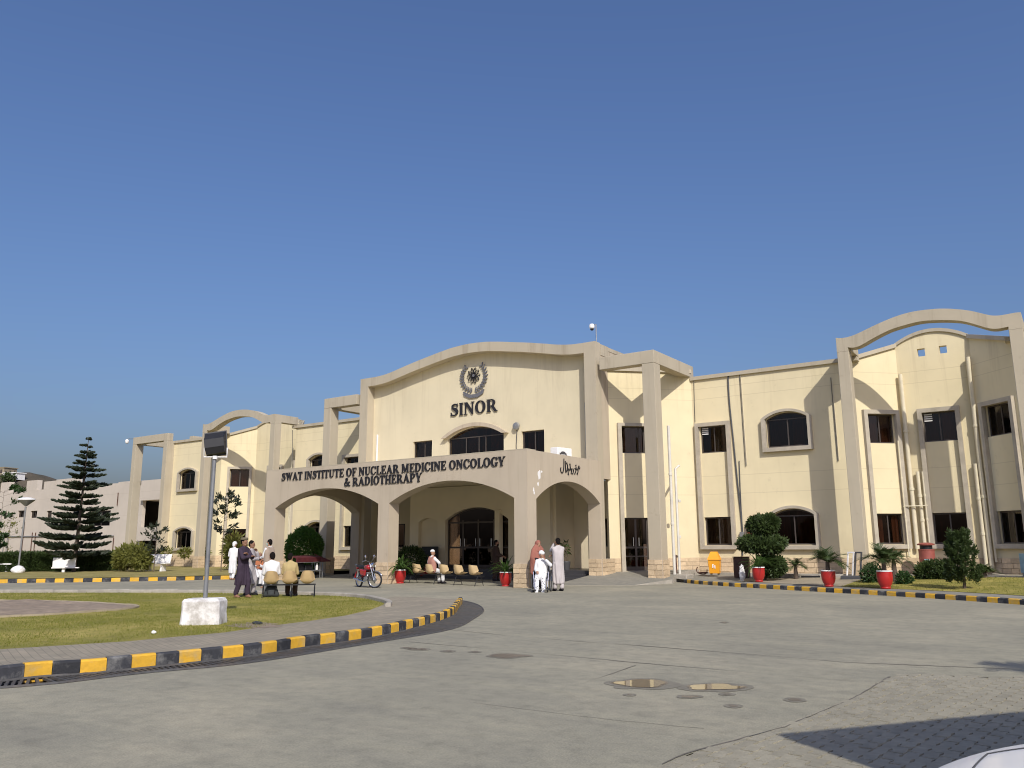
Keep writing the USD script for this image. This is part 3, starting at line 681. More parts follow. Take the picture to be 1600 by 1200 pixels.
def aw(o, u0, u1, up=True):
    """the pair of wide arched windows of a wing: outer trim u0..u1"""
    out = []
    for z0, z1, cu in ((5.45, 6.90, 'curtain'), (1.30, 2.75, 'curtain')):
        arch_trim(o, 0, u0, u1, z0, z1, 0.37)
        out.append((u0+0.17, u1-0.17, z0+0.19, z1-0.03, 0.26))
    return out
W0 = (-14.4, YW); LW1 = 6.95
ws = aw(W0, 14.4-11.2, 14.4-9.07)
hs = [arched(a, b, c, d, r) for a, b, c, d, r in ws]+[sbox(0.32, WIN_U[0], 1.58, WIN_U[1]), sbox(0.32, WIN_L[0], 1.58, WIN_L[1])]
wall(W0, 0, sbox(0, -0.2, LW1, TOP), hs)
for a, b, c, d, r in ws: window(W0, 0, a, b, c, d, r)
tall_trim(W0, 0, 0.12, 1.76, z1=6.98)
window(W0, 0, 0.32, 1.58, *WIN_U, vent=True); window(W0, 0, 0.32, 1.58, *WIN_L)
cap(W0, 0, [(0.0, TOP), (LW1+0.42, TOP)])
stones(W0, 0, 0.0, LW1, 0.17, 0.95, 4)
P('plinth', vwall(sbox(0, 0.10, LW1, 0.32), W0, 0, 0.16, -0.20), 'pavement_curb')

def recess(C, Yw, wc, dz, right=True, each=True, squares=True):
    """concave bay: canted side, centre, canted side; C is its left end"""
    dl = dz*s2; D = (C[0]+dz, Yw+dz); E = (D[0]+wc, Yw+dz); lw_ = dl
    par = lambda n: [(u, TOP+0.69*(u/dl)**1.0) for u in np.linspace(0, dl, n)]
    # left canted
    a0 = 0.56*dl/2.3; wl, wr = 0.65, 1.92
    hs = [sbox(wl, WIN_U[0], wr, WIN_U[1]), sbox(wl, WIN_L[0], wr, WIN_L[1])]
    wall(C, 45, Polygon([(0, -0.2), (dl, -0.2)]+par(6)[::-1]), hs); cap(C, 45, par(6))
    tall_trim(C, 45, wl-0.19, wr+0.17, z1=6.98); window(C, 45, wl, wr, *WIN_U); window(C, 45, wl, wr, *WIN_L)
    stones(C, 45, 0.0, dl, 0.20, 0.95, 4, each=each)
    # centre with its own curved parapet
    m_ = wc/2; arcp = [(u, 9.88+0.44*(1-((u-m_)/m_)**2)) for u in np.linspace(0, wc, 25)]
    wl, wr = m_-0.62, m_+0.62
    hs = [sbox(wl, WIN_U[0], wr, WIN_U[1]), sbox(wl, WIN_L[0], wr, WIN_L[1])]
    if squares: hs += [sbox(m_-0.55, 9.20, m_-0.26, 9.53), sbox(m_+0.28, 9.22, m_+0.56, 9.54)]
    wall(D, 0, Polygon([(0, -0.2), (wc, -0.2)]+arcp[::-1]), hs); cap(D, 0, arcp, 0.14, 0.08)
    tall_trim(D, 0, wl-0.16, wr+0.16, z1=6.98); window(D, 0, wl, wr, *WIN_U, vent=True); window(D, 0, wl, wr, *WIN_L)
    stones(D, 0, 0.0, wc, 0.20, 0.95, 4, each=each)
    # right canted
    wl, wr = dl-1.92, dl-0.65
    wl, wr = 0.42, 1.80
    hs = [sbox(wl, WIN_U[0], wr, WIN_U[1]), sbox(wl, WIN_L[0], wr, WIN_L[1])]
    wall(E, -45, Polygon([(0, -0.2), (dl, -0.2)]+[(u, TOP+0.69*(1-u/dl)) for u in np.linspace(0, dl, 6)][::-1]), hs)
    cap(E, -45, [(u, TOP+0.69*(1-u/dl)) for u in np.linspace(0, dl, 6)])
    tall_trim(E, -45, wl-0.17, wr+0.17, z1=6.98); window(E, -45, wl, wr, *WIN_U); window(E, -45, wl, wr, *WIN_L)
    stones(E, -45, 0.0, dl, 0.20, 0.95, 4, each=each)
    return D, E, (E[0]+dz, Yw)
C0 = (-7.45, YW)
D0, E0, F0 = recess(C0, YW, 2.76, 1.63)
W2 = F0; LW2 = 9.0
ws = aw(W2, 3.2, 5.33)
wall(W2, 0, sbox(0, -0.2, LW2, TOP), [arched(a, b, c, d, r) for a, b, c, d, r in ws])
for a, b, c, d, r in ws: window(W2, 0, a, b, c, d, r)
cap(W2, 0, [(-0.3, TOP), (LW2, TOP)]); stones(W2, 0, 0, 3.0, 0.2, 0.95, 4)

# ---- left hand wing
BL = (-34.35, YL)
wall((-34.35, YL), -45, sbox(0, -0.2, 3.46, 9.5)); cap((-34.35, YL), -45, [(0, 9.5), (3.46, 9.5)])
L1 = (-41.17, YL); LL1 = -34.35+41.17
ws = aw(L1, 41.17-39.9, 41.17-37.8)
hs = [arched(a, b, c, d, r) for a, b, c, d, r in ws]+[sbox(4.60, WIN_U[0], 5.90, WIN_U[1]), sbox(4.60, WIN_L[0], 5.90, WIN_L[1])]
wall(L1, 0, sbox(0, -0.2, LL1, TOP), hs)
for a, b, c, d, r in ws: window(L1, 0, a, b, c, d, r)
tall_trim(L1, 0, 4.42, 6.07, z1=6.98); window(L1, 0, 4.60, 5.90, *WIN_U); window(L1, 0, 4.60, 5.90, *WIN_L, curtain='curtain_red')
cap(L1, 0, [(-0.3, TOP), (LL1, TOP)]); stones(L1, 0, 0, LL1, 0.2, 0.95, 4, each=False)
CL = (-48.8, YL)
recess(CL, YL, 4.37, 1.63, each=False, squares=False)
L2 = (-54.5, YL)
ws = []
for z0, z1 in ((5.42, 6.78), (1.28, 2.62)):
    arch_trim(L2, 0, 0.85, 3.2, z0, z1, 0.34); ws.append((1.02, 3.03, z0+0.19, z1-0.03, 0.24))
wall(L2, 0, sbox(0, -0.2, 5.7, TOP), [arched(a, b, c, d, r) for a, b, c, d, r in ws])
for a, b, c, d, r in ws: window(L2, 0, a, b, c, d, r)
cap(L2, 0, [(0, TOP), (5.8, TOP)]); stones(L2, 0, 0, 5.7, 0.2, 0.95, 4, each=False)
P('wall', vwall(sbox(0, -0.2, 14, TOP), (-54.5, 49.28), -90, 0.28), 'yellow_wall')

# roofs, back walls
for x0, x1, y in ((-54.3, -33.2, YL+1.9), (-16.0, 7.4, YW+1.9)):
    P('roof', MB().box(x0, y, 8.3, x1, 49, 8.5), 'concrete_frame'); P('wall', MB().box(x0, 48.8, -0.2, x1, 49.1, TOP), 'yellow_wall')
P('wall', vwall(sbox(0, -0.2, 13.5, TOP), (7.57, YW), 90, 0.28), 'yellow_wall')

# ---- open concrete frames in front of the wings
def column(x0, y0, x1, y1, z0, z1, base=True):
    P('column', MB().rbox(x0, y0, z0, x1, y1, z1, 0.012), 'concrete_frame')
    if base:
        stones((x0-0.03, y0-0.03), 0, 0, x1-x0+0.06, 0.10, 0.93, 4, 0.3, 0.4)
        stones((x1+0.03, y0-0.03), 90, 0, y1-y0+0.03, 0.10, 0.93, 4, 0.3, 0.4)
def beam(x0, y0, z0, x1, y1, z1): P('beam', MB().rbox(x0, y0, z0, x1, y1, z1, 0.012), 'concrete_frame')
# corner frame right of the gable
column(-14.98, YG, -14.40, YG+0.60, 0, 9.19); P('beam', MB().rbox(-17.05, YG, 9.20, -14.40, YG+0.5, 9.76, 0.012), 'concrete_frame')
beam(-14.87, YG+0.503, 9.203, -14.40, YW+0.35, 9.76)
# its twin left of the gable
column(-34.80, YG, -34.22, YG+0.60, 0, 9.19); beam(-34.80, YG, 9.20, -32.2, YG+0.5, 9.76); beam(-34.8, YG+0.503, 9.203, -34.33, YL+0.3, 9.76)
def arch_frame(x0, x1, Y, ztop, Yw, each=True):
    w = x1-x0; cw = 0.44
    k = [(0, 9.70), (.125, 9.74), (.17, 9.84), (.24, 10.0), (.31, 10.14), (.39, 10.26), (.465, 10.31), (.54, 10.30), (.615, 10.25), (.685, 10.15), (.755, 10.01), (.82, 9.82), (.87, 9.70), (.905, 9.68), (1, 9.69)]
    kb = [(.066, 9.25), (.14, 9.25), (.19, 9.39), (.25, 9.56), (.325, 9.73), (.40, 9.82), (.478, 9.88), (.55, 9.86), (.625, 9.79), (.695, 9.69), (.76, 9.51), (.81, 9.34), (.86, 9.21), (.892, 9.20), (.933, 9.22)]
    t = spline([(a*w, b+ztop) for a, b in k], 60); b_ = spline([(a*w, b+ztop) for a, b in kb], 60)
    pl = Polygon([(0, 9.1+ztop)]+list(map(tuple, t))+[(w, 9.1+ztop), (w-cw, 9.1+ztop)]+list(map(tuple, b_[::-1]))+[(cw, 9.1+ztop)]).buffer(0)
    P('beam', vwall(pl, (x0, Y), 0, 0.5), 'concrete_frame')
    for a in (x0, x1-cw):
        P('column', MB().rbox(a, Y, 0, a+cw, Y+0.5, 9.098+ztop, 0.012), 'concrete_frame')
        stones((a-0.03, Y-0.03), 0, 0, cw+0.06, 0.12, 0.93, 4, 0.25, 0.35, each=each); stones((a+cw+0.03, Y-0.03), 90, 0, 0.5, 0.12, 0.93, 4, 0.3, 0.4, each=each)
        P('beam', MB().rbox(a, Y+0.503, 9.203+ztop, a+cw, Yw+0.15, 9.69+ztop, 0.012), 'concrete_frame')
arch_frame(-7.45, -1.05, 33.8, 0.0, YW)
arch_frame(-48.7, -41.2, 33.3, 0.05, YL, each=False)
# frame that stands free beyond the left end
for a in (-59.0, -54.95):
    P('column', MB().rbox(a, 34.4, 0, a+0.46, 35.02, 9.2, 0.012), 'concrete_frame')
beam(-59.0, 34.4, 9.203, -54.49, 34.86, 9.74); beam(-59.0, 34.863, 9.203, -58.54, 38.0, 9.74); beam(-54.95, 36.5, 9.203, -54.49, 38, 9.74); beam(-58.53, 37.6, 9.203, -54.96, 38.0, 9.74)

# ---- the gable block over the portico
GX0, GX1 = -31.95, -17.25
def gz_top(x):
    from scipy.interpolate import PchipInterpolator as PI
    global GPI
    if 'GPI' not in globals(): GPI = PI([0, .9, 1.75, 2.65, 3.5, 4.65, 5.3, 5.9, 6.4, 7.5], [11.48, 11.44, 11.33, 11.18, 11.03, 10.80, 10.665, 10.585, 10.56, 10.565])
    return float(GPI(abs(x+24.45)))
xs = np.linspace(GX0, GX1, 61)
gt = [(x-GX0, gz_top(x)) for x in xs]; gb = [(x-GX0, gz_top(x)-0.47) for x in np.linspace(GX0+0.58, GX1-0.58, 55)]
fr = Polygon([(0, 0)]+gt+[(GX1-GX0, 0), (GX1-GX0-0.58, 0)]+gb[::-1]+[(0.58, 0)]).buffer(0)
P('gable_frame', vwall(fr, (GX0, YG), 0, 0.5), 'concrete_frame')
GO = (GX0, 32.003); ug = lambda x: x-GX0
wins = [(-28.47, -27.18, 5.45, 6.88, 0), (-21.62, -20.34, 5.45, 6.86, 0), (-26.12, -22.65, 5.3, 6.86, 0.46)]
hs = [arched(ug(a), ug(b), c, d, r) for a, b, c, d, r in wins]
gp_ = Polygon([(0.3, 4.0)]+[(x-GX0, gz_top(x)-0.25) for x in np.linspace(GX0+0.3, GX1-0.3, 55)]+[(GX1-GX0-0.3, 4.0)])
wall(GO, 0, gp_.intersection(sbox(0, 4.45, 40, 20)), hs, m='gable_wall')
for a, b, c, d, r in wins[:2]: window(GO, 0, ug(a), ug(b), c, d, split=[0.55])
window(GO, 0, ug(-26.12), ug(-22.65), 5.3, 6.86, 0.46, cols=4, split=[0.31, 0.54, 0.66])
ho = Polygon(arc(ug(-26.42), ug(-22.35), 6.86, 0.66)+arc(ug(-26.12), ug(-22.65), 6.865, 0.47)[::-1])
P('window_hood', vwall(ho, GO, 0, 0.25, -0.22), 'beige_wall')
for x, xo in ((GX0, 0.003), (GX1-0.3, -0.003)): P('wall', MB().box(x+xo, 32.006, 4.4, x+0.3+xo, 40, 10.3), 'beige_wall')
P('gable_end', MB().box(GX1-0.6, 32.006, 10.0, GX1+0.02, 32.75, gz_top(GX1)-0.05), 'concrete_frame')
rf = Polygon([(x-GX0, gz_top(x)-0.06) for x in xs]+[(x-GX0, gz_top(x)-0.24) for x in xs[::-1]])
P('roof', vwall(rf, (GX0, 32.01), 0, 8.0), 'concrete_frame')

# lower front of the block under the portico
LO = (-28.9, 32.35); ul = lambda x: x+28.9
door_hole = arched(ul(-26.54), ul(-22.66), 0.0, 2.78, 0.60)
niche = arched(ul(-28.32), ul(-27.05), 0.3, 2.70, 0.24)
wall(LO, 0, sbox(0, -0.2, 8.6, 4.45), [door_hole, niche], 0.3, 'shade_wall')
P('niche_back', vwall(sbox(ul(-28.4), 0.2, ul(-27.0), 3.1), LO, 0, 0.05, 0.25), 'shade_wall')
glazed_door(LO, 0, ul(-26.50), ul(-22.70), 0.45, 2.78, 0.58, leaves=4, depth=0.2, extra=[sbox(0, 2.62, 10, 2.70)])
P('door_pillar', MB().box(-23.35, 32.2, 0.45, -23.08, 32.5, 3.2), 'shade_wall')
for a, b in (((-28.9, 32.65), (-28.9, 34.3)), ((-20.3, 34.3), (-20.3, 32.65))):
    P('wall', MB().box(a[0]-0.14, 32.653, -0.2, a[0]+0.14, 34.3, 4.45), 'shade_wall')
# recesses either side with a window each
wall((-20.3, 34.3), 0, sbox(0, -0.2, 1.5, 4.45), [], 0.25, 'shade_wall')
r_o = (-18.8, 34.3); wall(r_o, -45, sbox(0, -0.2, 2.2, 4.45), [sbox(0.55, 1.45, 1.75, 2.72)], 0.25, 'shade_wall'); window(r_o, -45, 0.55, 1.75, 1.45, 2.72)
wall((-30.4, 34.3), 0, sbox(0, -0.2, 1.5, 4.45), [], 0.25, 'shade_wall')
l_o = (-31.95, 32.75); wall(l_o, 45, sbox(0, -0.2, 2.19, 4.45), [sbox(0.45, 1.45, 1.75, 2.72)], 0.25, 'shade_wall'); window(l_o, 45, 0.45, 1.75, 1.45, 2.72)

# ---- portico
PX0, PX1, PY0, PY1, PZ = -32.2, -17.11, 25.68, 31.5, 5.13
front = sbox(0, -0.1, PX1-PX0, PZ).difference(arched(0.74, 7.43, -0.2, 3.32, 0.80)).difference(arched(8.06, 14.49, -0.2, 3.32, 0.80))
P('portico_wall', vwall(front, (PX0, PY0), 0, 0.62), 'beige_wall')
side = sbox(0.622, -0.1, PY1-PY0-0.003, PZ).difference(arched(0.622, PY1-PY0-0.15, -0.2, 3.28, 0.80))
P('portico_wall', vwall(side, (PX1, PY0), 90, 0.60), 'beige_wall')
P('portico_wall', vwall(side, (PX0+0.60, PY0), 90, 0.60), 'beige_wall')
P('portico_roof', MB().box(PX0+0.6, PY0+0.62, 4.45, PX1-0.6, 32.35, 4.66), 'shade_wall')
P('portico_parapet_cap', vwall(sbox(0, PZ, PX1-PX0, PZ+0.03), (PX0, PY0), 0, 0.62, -0.004), 'concrete_frame')
def pier(x0, x1, y0, y1):
    stones((x0-0.02, y0-0.02), 0, 0, x1-x0+0.04, 0.0, 0.88, 5, 0.34, 0.5, proud=0.03)
    stones((x1+0.02, y0-0.02), 90, 0, y1-y0+0.04, 0.0, 0.88, 5, 0.3, 0.42, proud=0.03)
pier(PX0, PX0+0.74, PY0, PY0+0.62); pier(PX0+7.43, PX0+8.06, PY0, PY0+0.62); pier(PX1-0.60, PX1, PY0, PY0+0.54)
stones((PX1-0.60, PY1-0.17), 0, 0, 0.62, 0.25, 0.95, 4, 0.3, 0.45); stones((PX1+0.02, PY1-0.15), 90, 0, 1.1, 0.25, 0.95, 4, 0.34, 0.5)
# ceiling lamp and fan mount
P('ceiling_lamp', MB().lathe([(0, -0.16), (0.16, -0.15), (0.24, -0.06), (0.20, 0), (0, 0)], (-24.6, 28.6, 4.44)), 'dark_grey')
# flaked paint on the portico corner
for k, (cx, cy, rx, ry) in enumerate(((842.5, 742, 2.0, 8), (840.5, 756, 1.2, 3.2), (833.8, 765.5, 1.1, 3.2), (834.6, 771.5, .9, 2.0), (846, 737, .8, 2))):
    r = np.random.default_rng(k); t = np.linspace(0, 6.283, 26, endpoint=False)
    kk = 1+0.35*sum(r.normal(0, 1/m)*np.cos(m*t+r.uniform(0, 6)) for m in range(1, 6))
    pts = [onX(cx+rx*q*math.cos(a), cy+ry*q*math.sin(a), PX1) for a, q in zip(t, np.clip(kk, .3, 1.8))]
    P('paint_flake', vwall(Polygon([(y-PY0, z) for y, z in pts]).buffer(0), (PX1, PY0), 90, 0.003, -0.004), 'white_paint')

# platform, steps and ramp under and beside the portico
obj('entrance_step', MB().box(-31.5, 30.9, -0.1, -18.0, 31.3, 0.15).box(-31.5, 31.3, -0.1, -18.0, 31.65, 0.30).box(-31.9, 31.65, -0.1, -17.75, 34.2, 0.45), 'granite', kind='structure')
def skirt(poly, z, z0, m, name):
    c = np.array(poly.exterior.coords); out = MB()
    for a, b in zip(c[:-1], c[1:]):
        q = resample(np.array([a, b]), 0.4); zz = z(q[:, 0], q[:, 1]); k = len(q)
        v = np.vstack([np.column_stack([q, np.full(k, z0)]), np.column_stack([q, zz])]); f = [(i, i+1, k+i+1) for i in range(k-1)]+[(i, k+i+1, k+i) for i in range(k-1)]; out.add(tm(v, f))
    obj(name, out, m, kind='structure')
rp = Polygon([(-17.6, 27.6), (-14.6, 29.3), (-13.9, 31.3), (-14.4, 33), (-14.4, 35.4), (-17.2, 32.6), (-17.7, 31.4)])
ramp_z = lambda x, y: 0.008+0.42*np.clip((y-28.6-0.30*(x+17))/4.8, 0, 1)
obj('entrance_ramp', grid_sheet(rp, ramp_z, 0.6), 'ramp', kind='structure'); skirt(rp, ramp_z, -0.05, 'pavement_curb', 'ramp_side')

# ---- lettering
def stem(x, w=0.20, serif=True, s=0.07, h=1.0):
    g = [sbox(x, 0, x+w, h)]
    if serif: g += [sbox(x-s, 0, x+w+s, 0.055), sbox(x-s, h-0.055, x+w+s, h)]
    return unary_union(g)
def ln(pts, w): return LineString(pts).buffer(w/2, cap_style=2, join_style=1)
def ell(cx, cy, rx, ry): return affinity.scale(Point(cx, cy).buffer(1, 24), rx, ry)
def bar(x0, y0, x1, y1): return sbox(x0, y0, x1, y1)
clip01 = lambda g: g.intersection(sbox(-1, 0, 3, 1))
def glyph(c):
    if c == 'I': return stem(0.09), 0.38
    if c == 'T': return unary_union([stem(0.28), bar(0.02, 0.93, 0.74, 1), bar(0.02, 0.74, 0.07, 1), bar(0.69, 0.74, 0.74, 1)]), 0.76
    if c == 'L': return unary_union([stem(0.09), bar(0.1, 0, 0.66, 0.07), bar(0.61, 0, 0.66, 0.27)]), 0.69
    if c == 'E': return unary_union([stem(0.09), bar(0.1, 0, 0.68, 0.07), bar(0.63, 0, 0.68, 0.27), bar(0.1, 0.93, 0.66, 1), bar(0.61, 0.74, 0.66, 1), bar(0.1, 0.47, 0.5, 0.54), bar(0.45, 0.38, 0.5, 0.63)]), 0.72
    if c == 'F': return unary_union([stem(0.09), bar(0.1, 0.93, 0.66, 1), bar(0.61, 0.74, 0.66, 1), bar(0.1, 0.47, 0.5, 0.54), bar(0.45, 0.38, 0.5, 0.63)]), 0.67
    if c == 'H': return unary_union([stem(0.08), stem(0.58), bar(0.2, 0.46, 0.65, 0.54)]), 0.86
    if c == 'N': return unary_union([bar(0.10, 0, 0.18, 0.97), bar(0.0, 0, 0.28, 0.055), Polygon([(0.0, 1), (0.27, 1), (0.76, 0.22), (0.76, 0), (0.66, 0), (0.10, 0.9), (0.0, 0.945)]), bar(0.68, 0.1, 0.76, 1), bar(0.58, 0.945, 0.86, 1)]), 0.88
    if c == 'M': return unary_union([bar(0.10, 0, 0.17, 0.97), bar(0.0, 0, 0.27, 0.055), Polygon([(0.02, 1), (0.28, 1), (0.56, 0.30), (0.52, 0), (0.47, 0), (0.10, 0.92)]), Polygon([(0.47, 0), (0.53, 0), (0.84, 0.93), (0.76, 1)]), stem(0.76), bar(0.75, 0.945, 1.03, 1)]), 1.08
    if c == 'U': return unary_union([bar(0.10, 0.3, 0.30, 1), bar(0.02, 0.945, 0.38, 1), bar(0.64, 0.3, 0.72, 1), bar(0.55, 0.945, 0.82, 1), ell(0.41, 0.32, 0.31, 0.32).difference(ell(0.47, 0.34, 0.17, 0.24)).intersection(sbox(0, 0, 1, 0.32))]), 0.84
    if c == 'O': return ell(0.43, 0.5, 0.42, 0.51).difference(ell(0.43, 0.5, 0.21, 0.44)), 0.88
    if c in 'CG':
        g = ell(0.43, 0.5, 0.42, 0.51).difference(ell(0.47, 0.5, 0.24, 0.44)).difference(sbox(0.56, 0.30, 1, 0.72))
        g = unary_union([g, bar(0.70, 0.68, 0.75, 0.99)])
        if c == 'G': g = unary_union([g, bar(0.58, 0.04, 0.76, 0.42), bar(0.48, 0.37, 0.84, 0.42)])
        else: g = unary_union([g, ln([(0.62, 0.10), (0.76, 0.28)], 0.06)])
        return g, 0.82
    if c == 'D': return unary_union([stem(0.09), bar(0.1, 0, 0.4, 0.055), ell(0.38, 0.5, 0.44, 0.5).difference(ell(0.38, 0.5, 0.23, 0.43)).intersection(sbox(0.36, 0, 1, 1)), bar(0.1, 0.945, 0.4, 1)]), 0.86
    if c in 'PR':
        g = [stem(0.09), bar(0.1, 0.945, 0.42, 1), bar(0.1, 0.44, 0.42, 0.50), ell(0.40, 0.72, 0.31, 0.28).difference(ell(0.40, 0.72, 0.12, 0.215)).intersection(sbox(0.38, 0, 1, 1))]
        if c == 'R': g += [Polygon([(0.36, 0.46), (0.58, 0.46), (0.84, 0.055), (0.90, 0.055), (0.90, 0), (0.66, 0)])]
        return unary_union(g), (0.88 if c == 'R' else 0.74)
    if c == 'A': return unary_union([Polygon([(0.10, 0), (0.18, 0), (0.44, 0.82), (0.40, 1)]), Polygon([(0.38, 1), (0.48, 1), (0.84, 0), (0.62, 0), (0.36, 0.86)]), bar(0.0, 0, 0.27, 0.055), bar(0.54, 0, 0.92, 0.055), bar(0.22, 0.30, 0.66, 0.37)]), 0.90
    if c == 'W': return unary_union([Polygon([(0.06, 1), (0.28, 1), (0.46, 0.24), (0.36, 0)]), Polygon([(0.36, 0), (0.42, 0), (0.62, 0.8), (0.56, 0.98)]), Polygon([(0.50, 1), (0.70, 1), (0.88, 0.24), (0.80, 0)]), Polygon([(0.80, 0), (0.85, 0), (1.12, 1), (1.04, 1)]), bar(0, 0.945, 0.34, 1), bar(0.46, 0.945, 0.76, 1), bar(0.94, 0.945, 1.2, 1)]), 1.18
    if c == 'Y': return unary_union([stem(0.32, h=0.5), Polygon([(0.06, 1), (0.28, 1), (0.52, 0.42), (0.32, 0.42)]), Polygon([(0.46, 0.45), (0.52, 0.40), (0.80, 1), (0.72, 1)]), bar(0.0, 0.945, 0.36, 1), bar(0.60, 0.945, 0.88, 1)]).difference(sbox(0.2, 0.44, 0.32, 0.51)), 0.86
    if c == 'S':
        pts = [(0.60, 0.80), (0.54, 0.91), (0.40, 0.945), (0.25, 0.91), (0.17, 0.79), (0.22, 0.66), (0.36, 0.57), (0.50, 0.47), (0.58, 0.35), (0.56, 0.19), (0.44, 0.075), (0.28, 0.06), (0.15, 0.11), (0.08, 0.24)]
        q = spline(pts, 60); t = np.linspace(0, 1, 60); w = 0.045+0.085*np.exp(-((t-0.5)/0.17)**2)
        g = [Point(*p).buffer(r, 6) for p, r in zip(q, w)]
        g = [unary_union([a, b]).convex_hull for a, b in zip(g[:-1], g[1:])]
        return clip01(unary_union(g+[bar(0.57, 0.70, 0.63, 0.99), bar(0.06, 0.01, 0.115, 0.31)])), 0.70
    if c == '&':
        pts = [(0.88, 0.04), (0.70, 0.10), (0.34, 0.58), (0.26, 0.78), (0.32, 0.93), (0.44, 0.94), (0.50, 0.80), (0.42, 0.64), (0.18, 0.44), (0.10, 0.24), (0.22, 0.07), (0.42, 0.07), (0.62, 0.22), (0.76, 0.50)]
        return clip01(unary_union([LineString(spline(pts, 80)).buffer(0.062), ln([(0.34, 0.55), (0.74, 0.06)], 0.17), bar(0.62, 0.47, 0.90, 0.53)])), 0.92
    return None, 0.34
def lettering(text, o, u0, u1, z0, cap_h, m, proud, thick=0.04, tilt=0.0, gap=0.05):
    x = 0; G = []
    for ch in text:
        g, w = glyph(ch)
        if g is not None: G.append((x, g))
        x += w+(gap if g is not None else 0)
    k = (u1-u0)/(x-gap)
    for x, g in G:
        q = affinity.scale(g, k, cap_h, origin=(0, 0)); q = affinity.translate(q, u0+x*k, z0+tilt*(x*k)/(u1-u0))
        P('letter', vwall(q, o, 0, thick, -proud), m)
lettering('SINOR', GO, ug(-25.95), ug(-23.0), 7.98, 0.63, 'black_letter', 0.07)
lettering('SWAT INSTITUTE OF NUCLEAR MEDICINE ONCOLOGY', (PX0, PY0), -31.07-PX0, -18.10-PX0, 4.60, 0.36, 'black_letter', 0.05, 0.045, -0.04)
lettering('& RADIOTHERAPY', (PX0, PY0), -26.85-PX0, -22.32-PX0, 4.155, 0.36, 'black_letter', 0.05, 0.045)
# Urdu lettering on the side face, written right to left in slanting strokes (u along the face, z up)
UO = (PX1, PY0)
def us(pts, w=0.034):
    """strokes given in photo pixels on the portico's side face"""
    q = [onX(x, y, PX1) for x, y in pts]; q = [(a-PY0, b) for a, b in q]
    return LineString(spline(q, 24) if len(q) > 2 else q).buffer(w/2)
f_ = lambda x, y: (790+x/9.412, 690+y/9.412)
URDU = [[(852, 255), (850, 330), (846, 410), (835, 452), (815, 455), (803, 425), (806, 385)], [(872, 290), (874, 360), (878, 450)], [(878, 450), (895, 425), (905, 380), (900, 330)], [(905, 380), (912, 430), (918, 470)], [(918, 400), (932, 420), (944, 390)],
        [(944, 345), (950, 400), (958, 425), (966, 400)], [(966, 400), (964, 440), (958, 470)], [(985, 400), (992, 440), (980, 470), (972, 472)], [(1012, 395), (1026, 410), (1022, 450), (1008, 476)], [(1030, 380), (1042, 410), (1056, 400), (1066, 375)], [(1066, 375), (1072, 400), (1086, 385)], [(1060, 420), (1056, 455), (1048, 470)]]
for s in URDU: P('letter', vwall(us([f_(*p) for p in s]), UO, 90, 0.03, -0.035), 'black_letter')
for x, y in ((893, 318), (940, 335), (1028, 352), (916, 480), (1048, 476), (1072, 365)):
    a, b = onX(*f_(x, y), PX1); P('letter', vwall(Point(a-PY0, b).buffer(0.035, 4), UO, 90, 0.03, -0.035), 'black_letter')
# emblem: wreath of two leafy branches round an atom of looped orbits, ribbon below
def emb(g, m='grey_letter', t=0.04, pr=0.07): return P('emblem_piece', vwall(g, GO, 0, t, -pr), m)
ecx, ecz = ug(-24.46), 9.93
for k in range(5):
    a = math.pi*k/5+math.pi/2
    e = affinity.rotate(ell(0, 0, 0.105, 0.42).difference(ell(0, 0, 0.080, 0.388)), math.degrees(a), origin=(0, 0)); emb(affinity.translate(e, ecx, ecz), 'black_letter', 0.03+0.003*k)
emb(Point(ecx, ecz).buffer(0.10), 'grey_letter', 0.05)
for s in (-1, 1):
    t = np.linspace(0.06, 1.0, 11)
    ax = [(ecx+s*0.74*math.sin(q*2.35), ecz-0.06-0.70*math.cos(q*2.35)*1.02) for q in t]
    emb(LineString(ax).buffer(0.009))
    for i, (x, z) in enumerate(ax):
        d = np.array(ax[min(i+1, 10)])-np.array(ax[max(i-1, 0)]); a0 = math.degrees(math.atan2(d[1], d[0]))
        for sg in (-1, 1):
            lf = affinity.rotate(affinity.translate(ell(0, 0, 0.095, 0.03), 0.09, 0), a0+sg*52, origin=(0, 0))
            emb(affinity.translate(lf, x, z), 'grey_letter', 0.03+0.01*((i+sg) % 2))
rb = Polygon([(-0.64, 0.20), (-0.58, 0.02), (-0.24, -0.14), (0.24, -0.14), (0.58, 0.02), (0.64, 0.20), (0.56, 0.16), (0.22, 0.0), (-0.22, 0.0), (-0.56, 0.16)])
emb(affinity.translate(rb.buffer(0.02), ecx, ecz-0.98))
# mast lamp on the gable front and weathered plinth marks
P('wall_light', MB().lathe([(0, 0), (0.17, 0.01), (0.19, 0.06), (0.15, 0.14), (0, 0.16)], (-21.85, 31.96, 7.13), ax=(0, -1, 0)), 'grey_metal')
P('conduit', MB().tube([(-21.87, 31.97, 5.1), (-21.9, 31.97, 6.2), (-21.85, 31.97, 7.05)], 0.018, 6), 'dark_grey')
P('drain_pipe', MB().tube([(-31.0, 31.93, 4.7), (-30.98, 31.93, 7.45)], 0.05, 8), 'white_paint')
